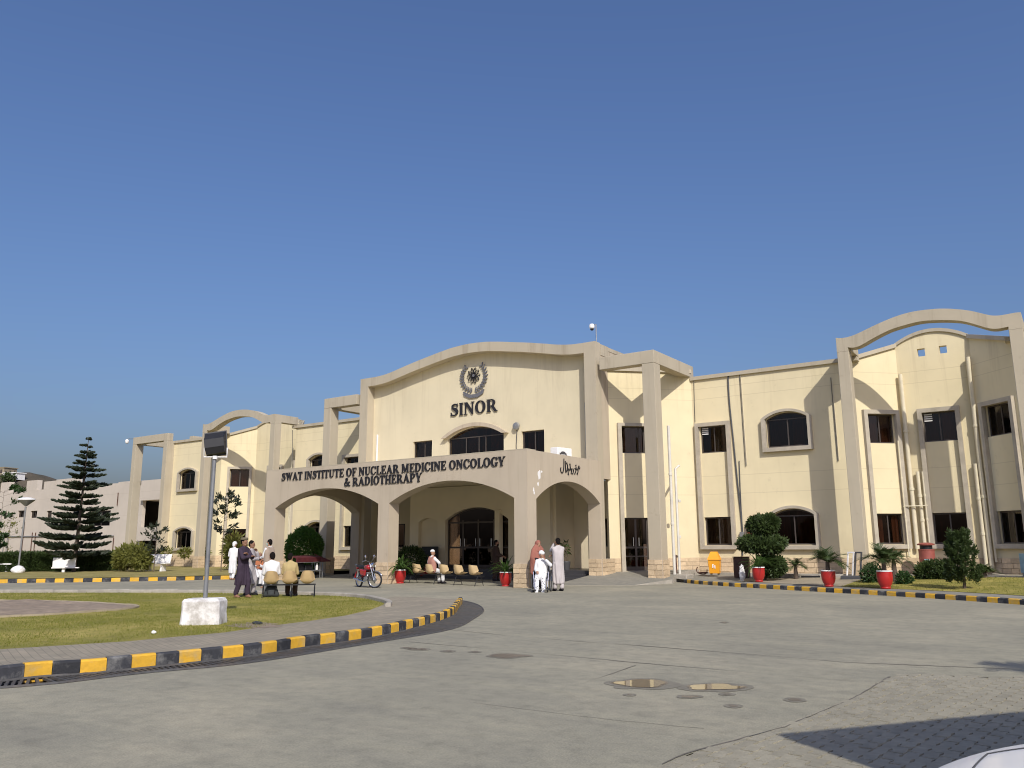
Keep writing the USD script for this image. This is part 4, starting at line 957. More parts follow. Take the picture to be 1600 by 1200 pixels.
# ================================================================ PLANTS
def leaves(P, size, seed, normal=None, long=1.7, flat=0.0):
    """one diamond leaf of two triangles at each point"""
    r = np.random.default_rng(seed); k = len(P)
    d = r.normal(size=(k, 3))
    if normal is not None: d = d*0.7+normal
    d[:, 2] *= (1-flat); d /= np.linalg.norm(d, axis=1)[:, None]
    e = np.cross(d, r.normal(size=(k, 3))); e /= np.linalg.norm(e, axis=1)[:, None]
    s = size*(0.6+0.8*r.random(k))[:, None]
    v = np.stack([P, P+d*s*long*0.5+e*s*0.33, P+d*s*long, P+d*s*long*0.5-e*s*0.33], 1)
    f = np.arange(4*k).reshape(-1, 4)
    return tm(v.reshape(-1, 3), np.vstack([f[:, [0, 1, 2]], f[:, [0, 2, 3]]]))
def blob_points(c, rad, n, seed, shell=0.35, lump=0.25, freq=2.2, zmin=None):
    """points in the outer shell of a lumpy ellipsoid, and their outward directions"""
    r = np.random.default_rng(seed); d = r.normal(size=(n, 3)); d /= np.linalg.norm(d, axis=1)[:, None]
    k = 1-lump+2*lump*meshkit.fbm(d*freq+seed*3.1, 3, seed)
    q = k*(1-shell*r.random(n)**1.5)
    P = np.asarray(c)+d*q[:, None]*np.asarray(rad)
    ok = np.ones(n, bool) if zmin is None else P[:, 2] > zmin
    return P[ok], d[ok]
def shrub(name, label, loc, blobs, n, size, m, seed, stems=(), group=None, cat='shrub', long=1.7, bark='bark', shell=0.4, core=True):
    t = thing(name, label, cat, loc, 0, group)
    Ps, Ds = [], []
    for i, (c, rad) in enumerate(blobs):
        p, d = blob_points(c, rad, n//len(blobs), seed+i, shell=shell, zmin=0.02); Ps.append(p); Ds.append(d)
    obj('crown', leaves(np.vstack(Ps), size, seed, np.vstack(Ds)*0.8, long), m, t)
    mb = MB()
    for s in stems: mb.tube(s[0], s[1], 7)
    if stems: obj('trunk', mb, bark, t)
    return t

# Norfolk pine: whorls of level boughs that turn up at the tip
def norfolk(loc, h=8.0, seed=11):
    r = np.random.default_rng(seed); t = thing('norfolk_pine', 'tall tiered dark conifer with level boughs before the pink building', 'tree', loc)
    lean = 0.035
    V = []; F = []; wood = MB(); nv = 0
    z = 0.95; tiers = []
    while z < h-0.12:
        tiers.append(z); z += 0.43-0.10*(z/h)+r.normal(0, 0.075)
    for ti_, z in enumerate(tiers):
        f = (z-0.95)/(h-0.95); L0 = 2.55*(1-f)**0.80*(0.92+0.18*r.random())+0.06
        if ti_ == 0: L0 *= 0.85
        nb_ = 6 if f < 0.75 else 5; a0 = r.uniform(0, 6.28)
        for b in range(nb_):
            a = a0+2*math.pi*b/nb_+r.normal(0, 0.12); L_ = L0*r.uniform(0.58, 1.12); droop = 0.10*(1-f)
            u = np.array([math.cos(a), math.sin(a), 0]); w = np.array([-u[1], u[0], 0])
            s = np.linspace(0, 1, 7)
            bp = np.array([lean*z, 0, z+r.normal(0, .06)])+np.outer(s*L_, u)+np.outer(-droop*np.sin(s*2.2)*L_*0.6+0.17*s**2*L_*(0.5+0.5*(1-f)), [0, 0, 1])
            wood.tube(bp, np.linspace(0.022, 0.005, 7), 4, caps=False)
            k = max(9, int(40*L_))
            for j in range(k):
                q = 0.10+0.90*(j+r.random())/k
                p0 = np.array([np.interp(q, s, bp[:, i]) for i in range(3)])
                sd = 1 if j % 2 else -1
                ln_ = (0.12+0.40*L_*0.42*math.sin(min(q*1.05, 1)*math.pi)**0.7)*r.uniform(0.8, 1.15)*(1.15-0.55*q)
                dr = u*0.7+w*sd*r.uniform(0.3, 0.8)+np.array([0, 0, r.uniform(-0.15, 0.85)]); dr /= np.linalg.norm(dr)
                tip = p0+dr*ln_+np.array([0, 0, 0.10*ln_]); mid = p0+dr*ln_*0.5
                rr = 0.058+0.026*r.random()
                x, y, _ = frame_of(dr)
                V += [p0+x*rr*.6, p0+y*rr*.6, p0-(x+y)*rr*.5, mid+x*rr, mid+y*rr, mid-(x+y)*rr*.7, tip]
                F += [(nv, nv+1, nv+4), (nv, nv+4, nv+3), (nv+1, nv+2, nv+5), (nv+1, nv+5, nv+4), (nv+2, nv, nv+3), (nv+2, nv+3, nv+5), (nv+3, nv+4, nv+6), (nv+4, nv+5, nv+6), (nv+5, nv+3, nv+6)]
                nv += 7
    wood.tube([(0, 0, -0.1), (lean*2, 0, 2), (lean*5, 0, 5), (lean*h, 0, h)], [0.12, 0.10, 0.06, 0.012], 8); obj('trunk', wood, 'bark', t); obj('crown', tm(V, F), 'leaf_pine', t)
norfolk((*gp(115, 893.5, 0.19), 0.19), 7.75)

# clipped round bush seen through the left arch
bx, by = onY(475, 880, 29.6)[0], 29.6
shrub('round_bush', 'clipped dome shaped green bush behind the maroon trolley, seen through the arch', (bx, by, 0.1), [((0, 0, 1.2), (0.90, 0.90, 1.18))], 15000, 0.075, 'leaf_bush', 21, [([(0, 0, 0), (0, 0, 0.9)], 0.08)], cat='bush', shell=0.22)
# tiered bush in front of the right wing
tx, ty = -10.35, 31.9
cl = lambda cx, cz, rx, rz, n, sd: [((cx+rx*0.55*math.cos(a), rx*0.5*math.sin(a), cz+0.06*math.sin(3*a+sd)), (rx*0.62, rx*0.62, rz)) for a in np.linspace(0, 6.28, n, endpoint=False)]
shrub('tiered_bush', 'dark topiary bush clipped into three stacked layers behind a red pot', (tx, ty, 0.2),
      cl(0.05, 2.06, 0.50, 0.29, 6, 1)+cl(-0.02, 1.34, 0.78, 0.26, 8, 2)+cl(0.26, 0.52, 0.46, 0.34, 6, 3), 26000, 0.085, 'leaf_dark', 31,
      [([(0, 0, -0.1), (0.05, 0, 1.0), (0.0, 0, 1.9)], [0.07, 0.06, 0.03]), ([(0.05, 0, 0.3), (0.4, 0.1, 1.2)], 0.03), ([(0, 0, 0.3), (-0.4, 0.1, 1.2)], 0.03)], cat='bush', shell=0.5)
# small conifer by the right kerb
cx_, cy_ = gp(1507, 920, 0.2)
Pt = []; Dt = []
r = np.random.default_rng(5)
for i in range(90):
    z = 0.18+1.35*r.random()**1.3; a = r.uniform(0, 6.28); R_ = 0.44*r.uniform(0.35, 1.05)*(1.15-0.60*z)*(0.6 if z < 0.35 else 1)
    c = np.array([R_*math.cos(a)*1.25, R_*math.sin(a)*1.25, z]); k = 130
    up = np.array([0.5*math.cos(a), 0.5*math.sin(a), 0.9])
    q = r.random(k)[:, None]; Pt.append(c+up*0.26*q+r.normal(0, 0.035, (k, 3))*(1-0.5*q)); Dt.append(np.tile(up, (k, 1)))
t = thing('small_conifer', 'young feathery conifer on a forked stem in the right hand grass', 'tree', (cx_, cy_, 0.2))
obj('crown', leaves(np.vstack(Pt), 0.045, 6, np.vstack(Dt), 2.2), 'leaf_dark', t)
obj('trunk', MB().tube([(0, 0, -0.1), (0.02, 0, 0.35), (0.12, 0, 0.75)], [0.05, 0.04, 0.02], 7).tube([(0.02, 0, 0.25), (-0.12, 0.05, 0.7)], [0.035, 0.02], 6).tube([(0.02, 0, 0.3), (0.0, -0.05, 1.2)], [0.03, 0.01], 6), 'bark', t)
# low bushes
for px, py, rad, lab, n in ((1364, 911, (0.36, 0.36, 0.36), 'small round green bush left of the third red pot', 1800), (1413, 913.5, (0.24, 0.24, 0.24), 'smallest round bush, right of the third red pot', 900)):
    x, y = gp(px, py, 0.2); shrub('low_bush', lab, (x, y, 0.18), [((0, 0, rad[2]*0.8), rad)], n, 0.06, 'leaf_mid', int(px), cat='bush', shell=0.6)
x, y = gp(1464, 908, 0.25)
shrub('low_bush', 'dark flat topped bush beside the red drum', (x, y, 0.2), [((-0.25, 0, 0.36), (0.4, 0.4, 0.30)), ((0.25, 0, 0.38), (0.4, 0.4, 0.3)), ((0, 0.1, 0.45), (0.45, 0.4, 0.3))], 4200, 0.07, 'leaf_dark', 77, cat='bush', shell=0.5)

# palms
def frond(L_, az, rise, droop, seed, w=0.16, n=18):
    r = np.random.default_rng(seed); u = np.array([math.cos(az), math.sin(az), 0]); sdv = np.array([-u[1], u[0], 0])
    s = np.linspace(0, 1, 9); c = np.outer(s*L_*math.cos(rise), u)+np.outer(L_*(math.sin(rise)*s-droop*s**2.2), [0, 0, 1])
    V = []; F = []; nv = 0
    for j in range(n):
        q = 0.10+0.9*j/(n-1); p = np.array([np.interp(q, s, c[:, i]) for i in range(3)])
        ta = np.array([np.interp(min(q+.05, 1), s, c[:, i]) for i in range(3)])-np.array([np.interp(q-.05, s, c[:, i]) for i in range(3)]); ta /= np.linalg.norm(ta)
        ll = w*(0.35+math.sin(min(1, q*0.95+0.08)*math.pi))*r.uniform(0.85, 1.15)
        for sg in (-1, 1):
            d = ta*0.7+sdv*sg*0.8+np.array([0, 0, 0.18-0.25*r.random()]); d /= np.linalg.norm(d); wd = ta*0.014
            V += [p-wd, p+wd, p+d*ll*0.6+wd*0.9, p+d*ll]; F += [(nv, nv+1, nv+2), (nv, nv+2, nv+3)]; nv += 4
    return tm(V, F), MB().tube(c, np.linspace(0.012, 0.004, 9), 4, caps=False).p[0]
def palm_parts(root, seed, nf, L_, z0, trunk=None, broad=False, m='leaf_palm'):
    r = np.random.default_rng(seed)
    if trunk: obj('trunk', MB().lathe(trunk, (0, 0, 0), 10), 'pale_bark' if broad else 'bark', root)
    for i in range(nf):
        a = 2*math.pi*i*0.382+r.normal(0, 0.2); e = r.uniform(0.15, 1.25)
        lf, st = frond(L_*r.uniform(0.75, 1.1), a, e, r.uniform(0.35, 0.8), seed*50+i, L_*(0.30 if not broad else 0.22), 20)
        g = trimesh.util.concatenate([lf, st]); g.apply_translation((0, 0, z0)); obj('frond', g, m, root)
def blade_parts(root, seed, n, L_, z0, m='leaf_mid', w=0.05):
    """arching strap leaves of a potted plant"""
    r = np.random.default_rng(seed)
    for i in range(n):
        a = r.uniform(0, 6.28); e = r.uniform(0.35, 1.4); l = L_*r.uniform(0.6, 1.1); dr = r.uniform(0.4, 1.0)
        u = np.array([math.cos(a), math.sin(a), 0]); sd = np.array([-u[1], u[0], 0]); s = np.linspace(0, 1, 8)
        c = np.outer(s*l*math.cos(e), u)+np.outer(l*(math.sin(e)*s-dr*s**2.4*0.8), [0, 0, 1])+[0, 0, z0]
        wd = w*np.sin(np.clip(s*0.86+0.14, 0, 1)*math.pi)[:, None]
        v = np.vstack([c-sd*wd, c+[0, 0, -0.012], c+sd*wd]); f = []
        for j in range(7):
            for o in (0, 8): f += [(o+j, o+8+j, o+9+j), (o+j, o+9+j, o+1+j)]
        obj('leaf', tm(v, f), m, root, smooth=True)
def pot_mesh(t, s=1.0):
    obj('pot', MB().lathe([(0.0, 0), (0.15, 0), (0.155, 0.03), (0.14, 0.055), (0.19, 0.13), (0.225, 0.25), (0.232, 0.34), (0.228, 0.36), (0.232, 0.375), (0.225, 0.50), (0.205, 0.515), (0.20, 0.47), (0.0, 0.46)], n=28), 'red_pot', t, smooth=40)
    obj('pot_rim', MB().lathe([(0.205, 0.517), (0.232, 0.505), (0.238, 0.53), (0.225, 0.545), (0.20, 0.535)], n=28), 'white_paint', t, smooth=40)
    obj('potting_soil', MB().lathe([(0, 0.475), (0.203, 0.475)], n=20), 'soil', t)
def pot(label, x, y, z, s, kind, seed, group=None):
    t = thing('potted_plant', label, 'potted plant', (x, y, z), rng.uniform(0, 360), group, scale=s); pot_mesh(t)
    if kind == 'strap': blade_parts(t, seed, 64, 1.02, 0.50, 'leaf_strap', 0.055)
    elif kind == 'droop': blade_parts(t, seed, 60, 1.0, 0.50, 'leaf_strap', 0.032)
    else: palm_parts(t, seed, 24, 0.90, 0.80, [(0.06, 0.47), (0.075, 0.55), (0.06, 0.80), (0.0, 0.84)])
x, y = gp(625, 911.5); pot('red pot of broad strap leaves left of the five seat bench', x, y, 0, 1.05, 'strap', 1)
x, y = gp(790, 916); pot('red pot of drooping grassy leaves at the portico corner pier', x, y, 0, 1.0, 'droop', 2)
x, y = gp(662, 903); pot('red pot in the shade behind the five seat bench', x, y, 0, 1.0, 'droop', 3)
for px, py, lab, kd, sd in ((1186, 908.2, 'red pot of thin grassy leaves before the tiered bush', 'droop', 4), (1295.5, 915.5, 'middle red palm pot on the kerb of the right hand bed', 'palm', 5), (1384, 918.7, 'red palm pot nearest the right edge, by the forked conifer', 'palm', 6)):
    x, y = gp(px, py, 0.17); pot(lab, x, y, 0.155, {4: 1.0, 5: 0.98, 6: 1.02}[sd], kd, sd)
def ground_palm(lab, x, y, z, s, seed, h=0.55):
    t = thing('small_palm', lab, 'palm', (x, y, z), 0, None, scale=s); palm_parts(t, seed, 17, 0.72, h, [(0.10, -0.05), (0.11, 0.10), (0.075, h*0.8), (0.05, h), (0, h+0.03)])
x, y = gp(1244, 902, 0.28); ground_palm('small palm with bare trunk between two red pots by the stone plinth', x, y, 0.24, 0.85, 8)
x, y = gp(1399, 909, 0.25); ground_palm('small palm close behind the red pot nearest the right edge', x, y, 0.22, 1.0, 9, 0.75)
x, y = gp(1540, 905, 0.28); ground_palm('squat palm in shade under the drain pipes', x, y, 0.22, 0.8, 10, 0.35)

# saplings, yellow shrub, hedge on the left
def sapling(lab, x, y, z, h, crown_z, rad, n, seed, m='leaf_magnolia', size=0.10):
    r = np.random.default_rng(seed); t = thing('sapling', lab, 'tree', (x, y, z))
    mb = MB().tube([(0, 0, -0.1), (0.02, 0, crown_z), (0.03, 0.0, h*0.97)], [0.03, 0.022, 0.006], 6)
    P_, D_ = [], []
    for i in range(26):
        zz = r.uniform(crown_z*0.92, h); q = (zz-crown_z*0.9)/(h-crown_z*0.9); a = r.uniform(0, 6.28)
        ln_ = rad*(0.35+math.sin(min(max(q, 0), 1)*2.6))*r.uniform(0.45, 0.95)
        e = np.array([math.cos(a)*ln_, math.sin(a)*ln_, 0.35*ln_]); b = np.array([0.02, 0, zz-0.3*ln_])
        mb.tube([b, b+e], [0.008, 0.003], 4, caps=False)
        k = n//26
        P_.append(b+e*(0.55+0.5*r.random((k, 1)))+r.normal(0, 0.055, (k, 3))); D_.append(np.tile(e/np.linalg.norm(e)+[0, 0, 0.7], (k, 1)))
    obj('trunk', mb, 'bark', t); obj('crown', leaves(np.vstack(P_), size, seed, np.vstack(D_), 1.9), m, t)
x, y = gp(345, 893, 0.19); sapling('slim sapling with dark glossy leaves behind the floodlight pole', x, y, 0.19, 4.3, 2.1, 0.72, 620, 3, size=0.13)
x, y = gp(240, 893.5, 0.19); sapling('thin dark leaved sapling behind the white garden bench, left of the cream wing', x, y, 0.19, 2.55, 1.0, 0.55, 330, 4, size=0.12)
x, y = gp(8, 889, 0.19); sapling('bare reddish sapling left of the street lamp', x, y, 0.19, 3.3, 1.3, 0.7, 170, 5, 'leaf_yellow', 0.09)
x, y = gp(-8, 893, 0.19); sapling('leafy young tree cut by the left edge', x, y, 0.19, 4.9, 1.5, 1.15, 1900, 6, 'leaf_mid', 0.11)
x, y = gp(205, 893, 0.19); shrub('yellow_shrub', 'yellow green spreading shrub at the end of the dark hedge', (x, y, 0.19), [((-0.5, 0, 0.85), (0.8, 0.7, 0.55)), ((0.45, 0, 0.95), (0.8, 0.7, 0.6)), ((0.9, 0, 0.6), (0.5, 0.5, 0.4)), ((-0.9, 0, 0.6), (0.5, 0.5, 0.4))], 4200, 0.11, 'leaf_yellow', 41,
      [([(0.1*i, 0, 0), (0.28*i, 0.05, 0.8)], 0.015) for i in range(-3, 4)], cat='shrub', long=2.2, shell=0.6)
x, y = gp(350, 892, 0.19); shrub('yellow_shrub', 'tall thin yellow shrub against the cream wall by the slim sapling', (x-1.4, y+1.6, 0.19), [((0, 0, 1.3), (0.6, 0.5, 0.8)), ((0.1, 0, 0.8), (0.5, 0.5, 0.6))], 1500, 0.12, 'leaf_yellow', 43, [([(0, 0, 0), (0.1, 0, 1.2)], 0.02), ([(0.1, 0, 0), (-0.2, 0, 1.1)], 0.015)], long=2.6, shell=0.8)
for i, (px, lab) in enumerate(((287, 'wispy plant at the left of the stone plinth of the cream wing'), (317, 'wispy plant by the concrete frame foot of the cream wing'), (258, 'low bleached plant right of the white garden bench'))):
    x, y = onY(px, 886, 34.0)[0], 34.0; shrub('wispy_plant', lab, (x, y, 0.19), [((0, 0, 0.95), (0.42, 0.3, 0.28))], 320, 0.10, 'leaf_yellow', 60+i, [([(0, 0, 0), (0.03, 0, 0.9)], 0.012)], cat='plant', long=2.2, shell=0.8)
x, y = gp(449, 900, 0.1); t = thing('leafy_plant', 'light green strap leaved plant left of the round bush', 'plant', (x-1.2, y+1.2, 0.1)); blade_parts(t, 71, 26, 0.8, 0.45, 'leaf_mid', 0.04); obj('stem', MB().tube([(0, 0, 0), (0, 0, 0.5)], 0.03, 6), 'bark', t)
x, y = gp(592, 897); t = thing('leafy_plant', 'light green strap leaved plant in shade behind the motorbike', 'plant', (x-0.9, y-0.2, 0.0)); blade_parts(t, 72, 34, 0.85, 0.45, 'leaf_mid', 0.04); obj('pot', MB().lathe([(0, 0), (0.16, 0), (0.22, 0.4), (0.2, 0.46), (0, 0.44)]), 'dark_grey', t)
x, y = gp(866, 905); t = thing('leafy_plant', 'dark broad leaved plant behind the wheelchair group', 'plant', (-19.2, 31.9, 0.45)); obj('crown', leaves(blob_points((0, 0, 0.95), (0.14, 0.14, 0.30), 70, 9, 0.8)[0], 0.10, 9), 'leaf_dark', t); obj('stem', MB().tube([(0, 0, 0), (0, 0, 1.0)], 0.012, 6), 'bark', t); obj('pot', MB().lathe([(0, 0), (0.14, 0), (0.19, 0.34), (0.17, 0.38), (0, 0.36)]), 'dark_grey', t)
x, y = gp(672, 893, 0.45); t = thing('leafy_plant', 'dark domed shrub in the shaded entrance behind the bench', 'plant', (-26.7, 30.0, 0.0)); obj('crown', leaves(*(lambda q: (q[0], 0.09, 12, q[1]))(blob_points((0, 0, 0.85), (0.72, 0.6, 0.62), 2600, 13, 0.3, zmin=0.3))), 'leaf_dark', t); obj('pot', MB().lathe([(0, 0), (0.2, 0), (0.28, 0.4), (0.25, 0.45), (0, 0.43)]), 'dark_grey', t)

# hedge: a clipped strip
ha, hb = np.array(gp(-25, 894, 0.19)), np.array(gp(186, 891.5, 0.19))
hd = (hb-ha)/np.linalg.norm(hb-ha); hn = np.array([-hd[1], hd[0]]); HL = np.linalg.norm(hb-ha)
t = thing('hedge', 'long clipped dark green hedge before the pink building', 'hedge', (*ha, 0.19))
r = np.random.default_rng(17); n = 26000
u = r.uniform(0, HL, n); fc = r.random(n); top = fc < 0.35
zz = np.where(top, 0.98+0.05*r.normal(size=n), r.uniform(0.02, 1.0, n)); vv = np.where(top, r.uniform(0, 1.0, n), np.where(fc < 0.9, 0.06*np.abs(r.normal(size=n)), 1.0))
bump_ = 0.16*(meshkit.fbm(np.column_stack([u*1.2, zz*2, vv]), 3)-0.5)
P_ = np.column_stack([np.outer(u, hd)+np.outer(vv+bump_, hn), zz+np.where(top, bump_*1.2, 0)]); Nn = np.where(top[:, None], [0, 0, 1.0], [*(-hn), 0.35])
obj('foliage', leaves(P_, 0.075, 18, Nn), 'leaf_dark', t)
core = MB().box(0, 0.12, 0, HL, 0.9, 0.86); core.move((0, 0, 0), math.degrees(math.atan2(hd[1], hd[0]))); obj('branches', core, 'bark', t)

# ================================================================ BEYOND THE LEFT END
K = thing('pink_building', 'pale pink two storey building with stepped battlement parapet behind the hedge', 'building')
KY = 41.0; KO = (-104.0, KY); uk = lambda px, py=800: onY(px, py, KY)[0]-KO[0]
zk = lambda px, py: onY(px, py, KY)[1]
KE = uk(222)
top = zk(30, 768)
sq = []
for a, b, y0, y1 in ((28, 40, 798, 808.5), (48, 58, 798.5, 809.5), (73, 81, 798.5, 810), (5, 11, 801, 811), (5, 0, 863, 872)):
    if a < b: sq.append((uk(a), uk(b), zk(a, y1), zk(a, y0)))
for a, b in ((0, 5), (22, 27.5), (42, 49), (67, 74.5)): sq.append((uk(a), uk(b), zk(a, 872.5), zk(a, 862.5)))
bigw = [(uk(141.5), uk(173), zk(150, 822), zk(150, 798.5)), (uk(135), uk(167), 0.3, zk(150, 863))]
u0 = 0
body = sbox(0, -0.2, KE, top)
for a, b, c, d in sq+bigw: body = body.difference(sbox(a, c, b, d))
obj('wall', vwall(body, KO, 0, 0.3), 'pink_wall', K)
for a, b, c, d in sq+bigw:
    big = b-a > 1.5
    w = obj('window', vwall(sbox(a, c, b, d).difference(sbox(a+0.06, c+0.06, b-0.06, d-0.06)).union(sbox((a+b)/2-0.04, c, (a+b)/2+0.04, d)), KO, 0, 0.05, 0.15), 'window_frame', K)
    obj('pane', vwall(sbox(a, c, b, d), KO, 0, 0.01, 0.17), 'glass', w); obj('curtain', vwall(sbox(a, c, b, d), KO, 0, 0.02, 0.35), 'curtain', w)
# battlements
for a, b, y in ((-30, -12, 756), (2, 15, 753), (42, 58, 750), (69, 87, 751), (87.5, 120, 746.5), (185, 200, 752), (216.5, 224, 758)):
    obj('merlon', vwall(sbox(uk(a, 756), top+0.003, uk(b, 756), zk(b if b > 0 else 2, y)), KO, 0, 0.5), 'pink_wall', K)
obj('parapet', vwall(sbox(uk(140), top+0.003, uk(186), zk(160, 762)), KO, 0, 0.3, 0.8), 'pink_wall', K)
obj('roof_slab', vwall(sbox(uk(150), zk(160, 760), uk(186), zk(160, 757)), KO, 0, 3, 1.5), 'white_paint', K)
# projecting bay with balcony at the right end
BX = KO[0]+KE
obj('wall', MB().box(BX+0.01, KY+2.6, -0.2, BX+11, KY+2.9, top-0.02), 'pink_wall', K)
obj('balcony_band', MB().box(BX+0.01, KY-0.3, zk(230, 782), BX+3.6, KY+2.6, top+0.0), 'pink_wall', K)
obj('balcony_band', MB().box(BX+0.01, KY-0.3, zk(230, 845), BX+3.6, KY+2.6, zk(230, 824)), 'pink_wall', K)
a = BX+0.25
for z0, z1 in ((zk(225, 822), zk(225, 802)), (0.5, zk(225, 846))):
    w = obj('window', MB().box(a, KY+2.5, z0, a+2.6, KY+2.55, z1), 'window_frame', K); obj('curtain', MB().box(a+0.08, KY+2.46, z0+0.08, a+1.2, KY+2.49, z1-0.08), 'curtain', w); obj('curtain', MB().box(a+1.3, KY+2.46, z0+0.08, a+2.5, KY+2.49, z1-0.08), 'curtain', w)
obj('wall', MB().box(KO[0]+0.01, KY+0.32, 0, KO[0]+0.3, KY+14, top).box(KO[0], KY+14, 0, BX+11, KY+14.3, top), 'pink_wall', K)
obj('roof', MB().box(KO[0]+0.02, KY+0.33, top-0.6, BX-0.1, KY+14, top-0.4), 'concrete_frame', K)
for px, y0, y1 in ((183, 770, 790), (12, 840, 892), (17, 833, 892), (41, 815, 892), (55, 832, 892), (60, 832, 892), (182, 840, 870)):
    x = KO[0]+uk(px); obj('drain_pipe', MB().tube([(x, KY-0.06, max(0.1, zk(px, y1))), (x, KY-0.06, zk(px, y0))], 0.045, 6), 'rust' if px > 30 else 'grey_metal', K)
obj('cable_rail', MB().tube([(KO[0]+uk(8), KY-0.08, zk(20, 838)), (KO[0]+uk(182), KY-0.08, zk(120, 838.5))], 0.05, 6), 'grey_metal', K)

# hill
def hillmesh():
    nx, ny = 70, 40; X = np.linspace(-460, -230, nx); Y = np.linspace(105, 210, ny); gx, gy = np.meshgrid(X, Y)
    ridge = 30*np.clip((-(gx)-292)/40, 0, 1)**0.8*np.exp(-((gy-150)/42.0)**2)
    z = ridge*(0.85+0.3*meshkit.fbm(np.stack([gx/22, gy/22, 0*gx], -1), 4))-0.5
    v = np.column_stack([gx.ravel(), gy.ravel(), z.ravel()]); f = []
    for j in range(ny-1):
        for i in range(nx-1): a_ = j*nx+i; f += [(a_, a_+1, a_+nx+1), (a_, a_+nx+1, a_+nx)]
    return tm(v, f), (X, Y, z)
hm, (HX, HY, HZ) = hillmesh()
obj('hill', hm, 'hill_ground', kind='structure', smooth=True)
from scipy.interpolate import RegularGridInterpolator
hz = RegularGridInterpolator((HY, HX), HZ, bounds_error=False, fill_value=0.0)
def hill_house(lab, x, y, w, d, h, m):
    z = float(hz((y, x))); t = thing('hill_house', lab, 'house', (x, y, z-1.0), 20, 'houses on the hill')
    obj('wall', MB().box(-w/2, -d/2, 0, w/2, d/2, h+1), m, t); obj('roof', MB().box(-w/2-.3, -d/2-.3, h+1.005, w/2+.3, d/2+.3, h+1.3), m, t)
    for i in range(3): obj('window', MB().box(-w/2+w*(i+.35)/3, -d/2-.06, 2, -w/2+w*(i+.7)/3, -d/2+.05, 3.4), 'window_frame', t)
hill_house('tan block house topping the hill at the left edge', onY(3, 740, 148)[0], 148, 8, 6, 3.0, 'earth')
hill_house('low white house lower on the hill, right of the tan one', onY(22, 745, 146)[0], 146, 6, 4, 1.4, 'white_paint')
r = np.random.default_rng(23)
for i in range(9):
    y = 140+r.uniform(-6, 6); x = onY((30, 34, 38, 41, 12, 26, 18, 45, 36)[i], 750, y)[0]; z = float(hz((y, x)))
    s = r.uniform(2.0, 3.4)
    t = thing('hill_tree', 'dark scrubby tree on the hillside behind the pink building', 'tree', (x, y, z-0.3), 0, 'trees on the hillside')
    obj('crown', leaves(blob_points((0, 0, s*0.95), (s, s, s*0.75), 500, 90+i, 0.7)[0], 0.55, i), 'leaf_dark', t); obj('trunk', MB().tube([(0, 0, 0), (0, 0, s)], 0.2, 6), 'bark', t)
r = np.random.default_rng(29)
for i, px in enumerate((63, 66)):
    x = onY(px, 750, 60.0)[0]
    t = thing('far_tree', 'grey green tree top in the gap of the battlements, %s' % ('left of two' if i == 0 else 'right of two'), 'tree', (x, 60.0, 0))
    obj('crown', leaves(blob_points((0, 0, 7.6), (1.5, 1.5, 2.0), 700, 130+i, 0.8)[0], 0.3, i), 'leaf_dark', t); obj('trunk', MB().tube([(0, 0, 0), (0, 0, 7)], 0.15, 6), 'bark', t)
# ================================================================ STREET FURNITURE AND THINGS
# floodlight on a pole set in a whitewashed block
fx, fy = gp(318, 975, 0.03)
t = thing('floodlight', 'black floodlight on a leaning grey pole rising from the whitewashed block', 'floodlight', (fx, fy, 0.03), 0)
bk = thing('concrete_block', 'whitewashed concrete block holding the floodlight pole on the lawn', 'concrete block', (fx, fy, 0.02), 36)
g = MB().rbox(-0.40, -0.30, -0.05, 0.40, 0.30, 0.52, 0.05).mesh().subdivide().subdivide().subdivide().subdivide()
v = np.array(g.vertices); nn = np.array(g.vertex_normals); v += nn*(meshkit.fbm(v*4, 4)-0.5)[:, None]*0.05; v[:, 0] *= 1-0.06*(v[:, 2]/0.55)
obj('block', tm(v, g.faces), 'whitewash', bk, smooth=50)
dv = ray(333, 714); tz = EYE+dv[2]*(dv[0]*fx+dv[1]*fy)/(dv[0]**2+dv[1]**2)-0.03
obj('pole', MB().tube([(0, 0, 0.4), (0.0, 0.0, 1.5), (0.01, 0.0, tz)], [0.045, 0.043, 0.042], 12), 'galvanised', t, smooth=40)
yaw_ = 33
hd_ = MB()
hd_.add(trimesh.convex.convex_hull(np.array([(x, y, z) for x, y, z in ((-.20, -.12, .02), (.20, -.12, .02), (.22, -.20, .52), (-.22, -.20, .52), (-.19, .02, .05), (.19, .02, .05), (.20, .07, .18), (-.20, .07, .18), (.20, .05, .36), (-.20, .05, .36), (.19, -.08, .50), (-.19, -.08, .50))])))
for t_ in hd_.p: t_.apply_transform(trimesh.transformations.rotation_matrix(math.radians(9), (0, 1, 0)))
hd_.move((0.05, 0, tz+0.03), 222); obj('lamp_head', hd_, 'black', t)
vis = MB().add(trimesh.convex.convex_hull(np.array([(x, y+d_, z) for d_ in (0, -.02) for x, y, z in ((-.215, -.122, .0), (.215, -.122, .0), (.235, -.202, .54), (-.235, -.202, .54))])))
for t_ in vis.p: t_.apply_transform(trimesh.transformations.rotation_matrix(math.radians(9), (0, 1, 0)))
vis.move((0.05, 0, tz+0.03), 222); obj('lens_frame', vis, 'dark_grey', t)
br = MB().tube([(-0.235, -0.03, 0.2), (-0.235, -0.03, 0.0), (0.235, -0.03, 0.0), (0.235, -0.03, 0.2)], 0.016, 6).lathe([(0, -0.05), (0.05, -0.05), (0.05, 0.02), (0, 0.02)], n=12); br.move((0.03, 0, tz), 222); obj('bracket', br, 'white_paint', t)

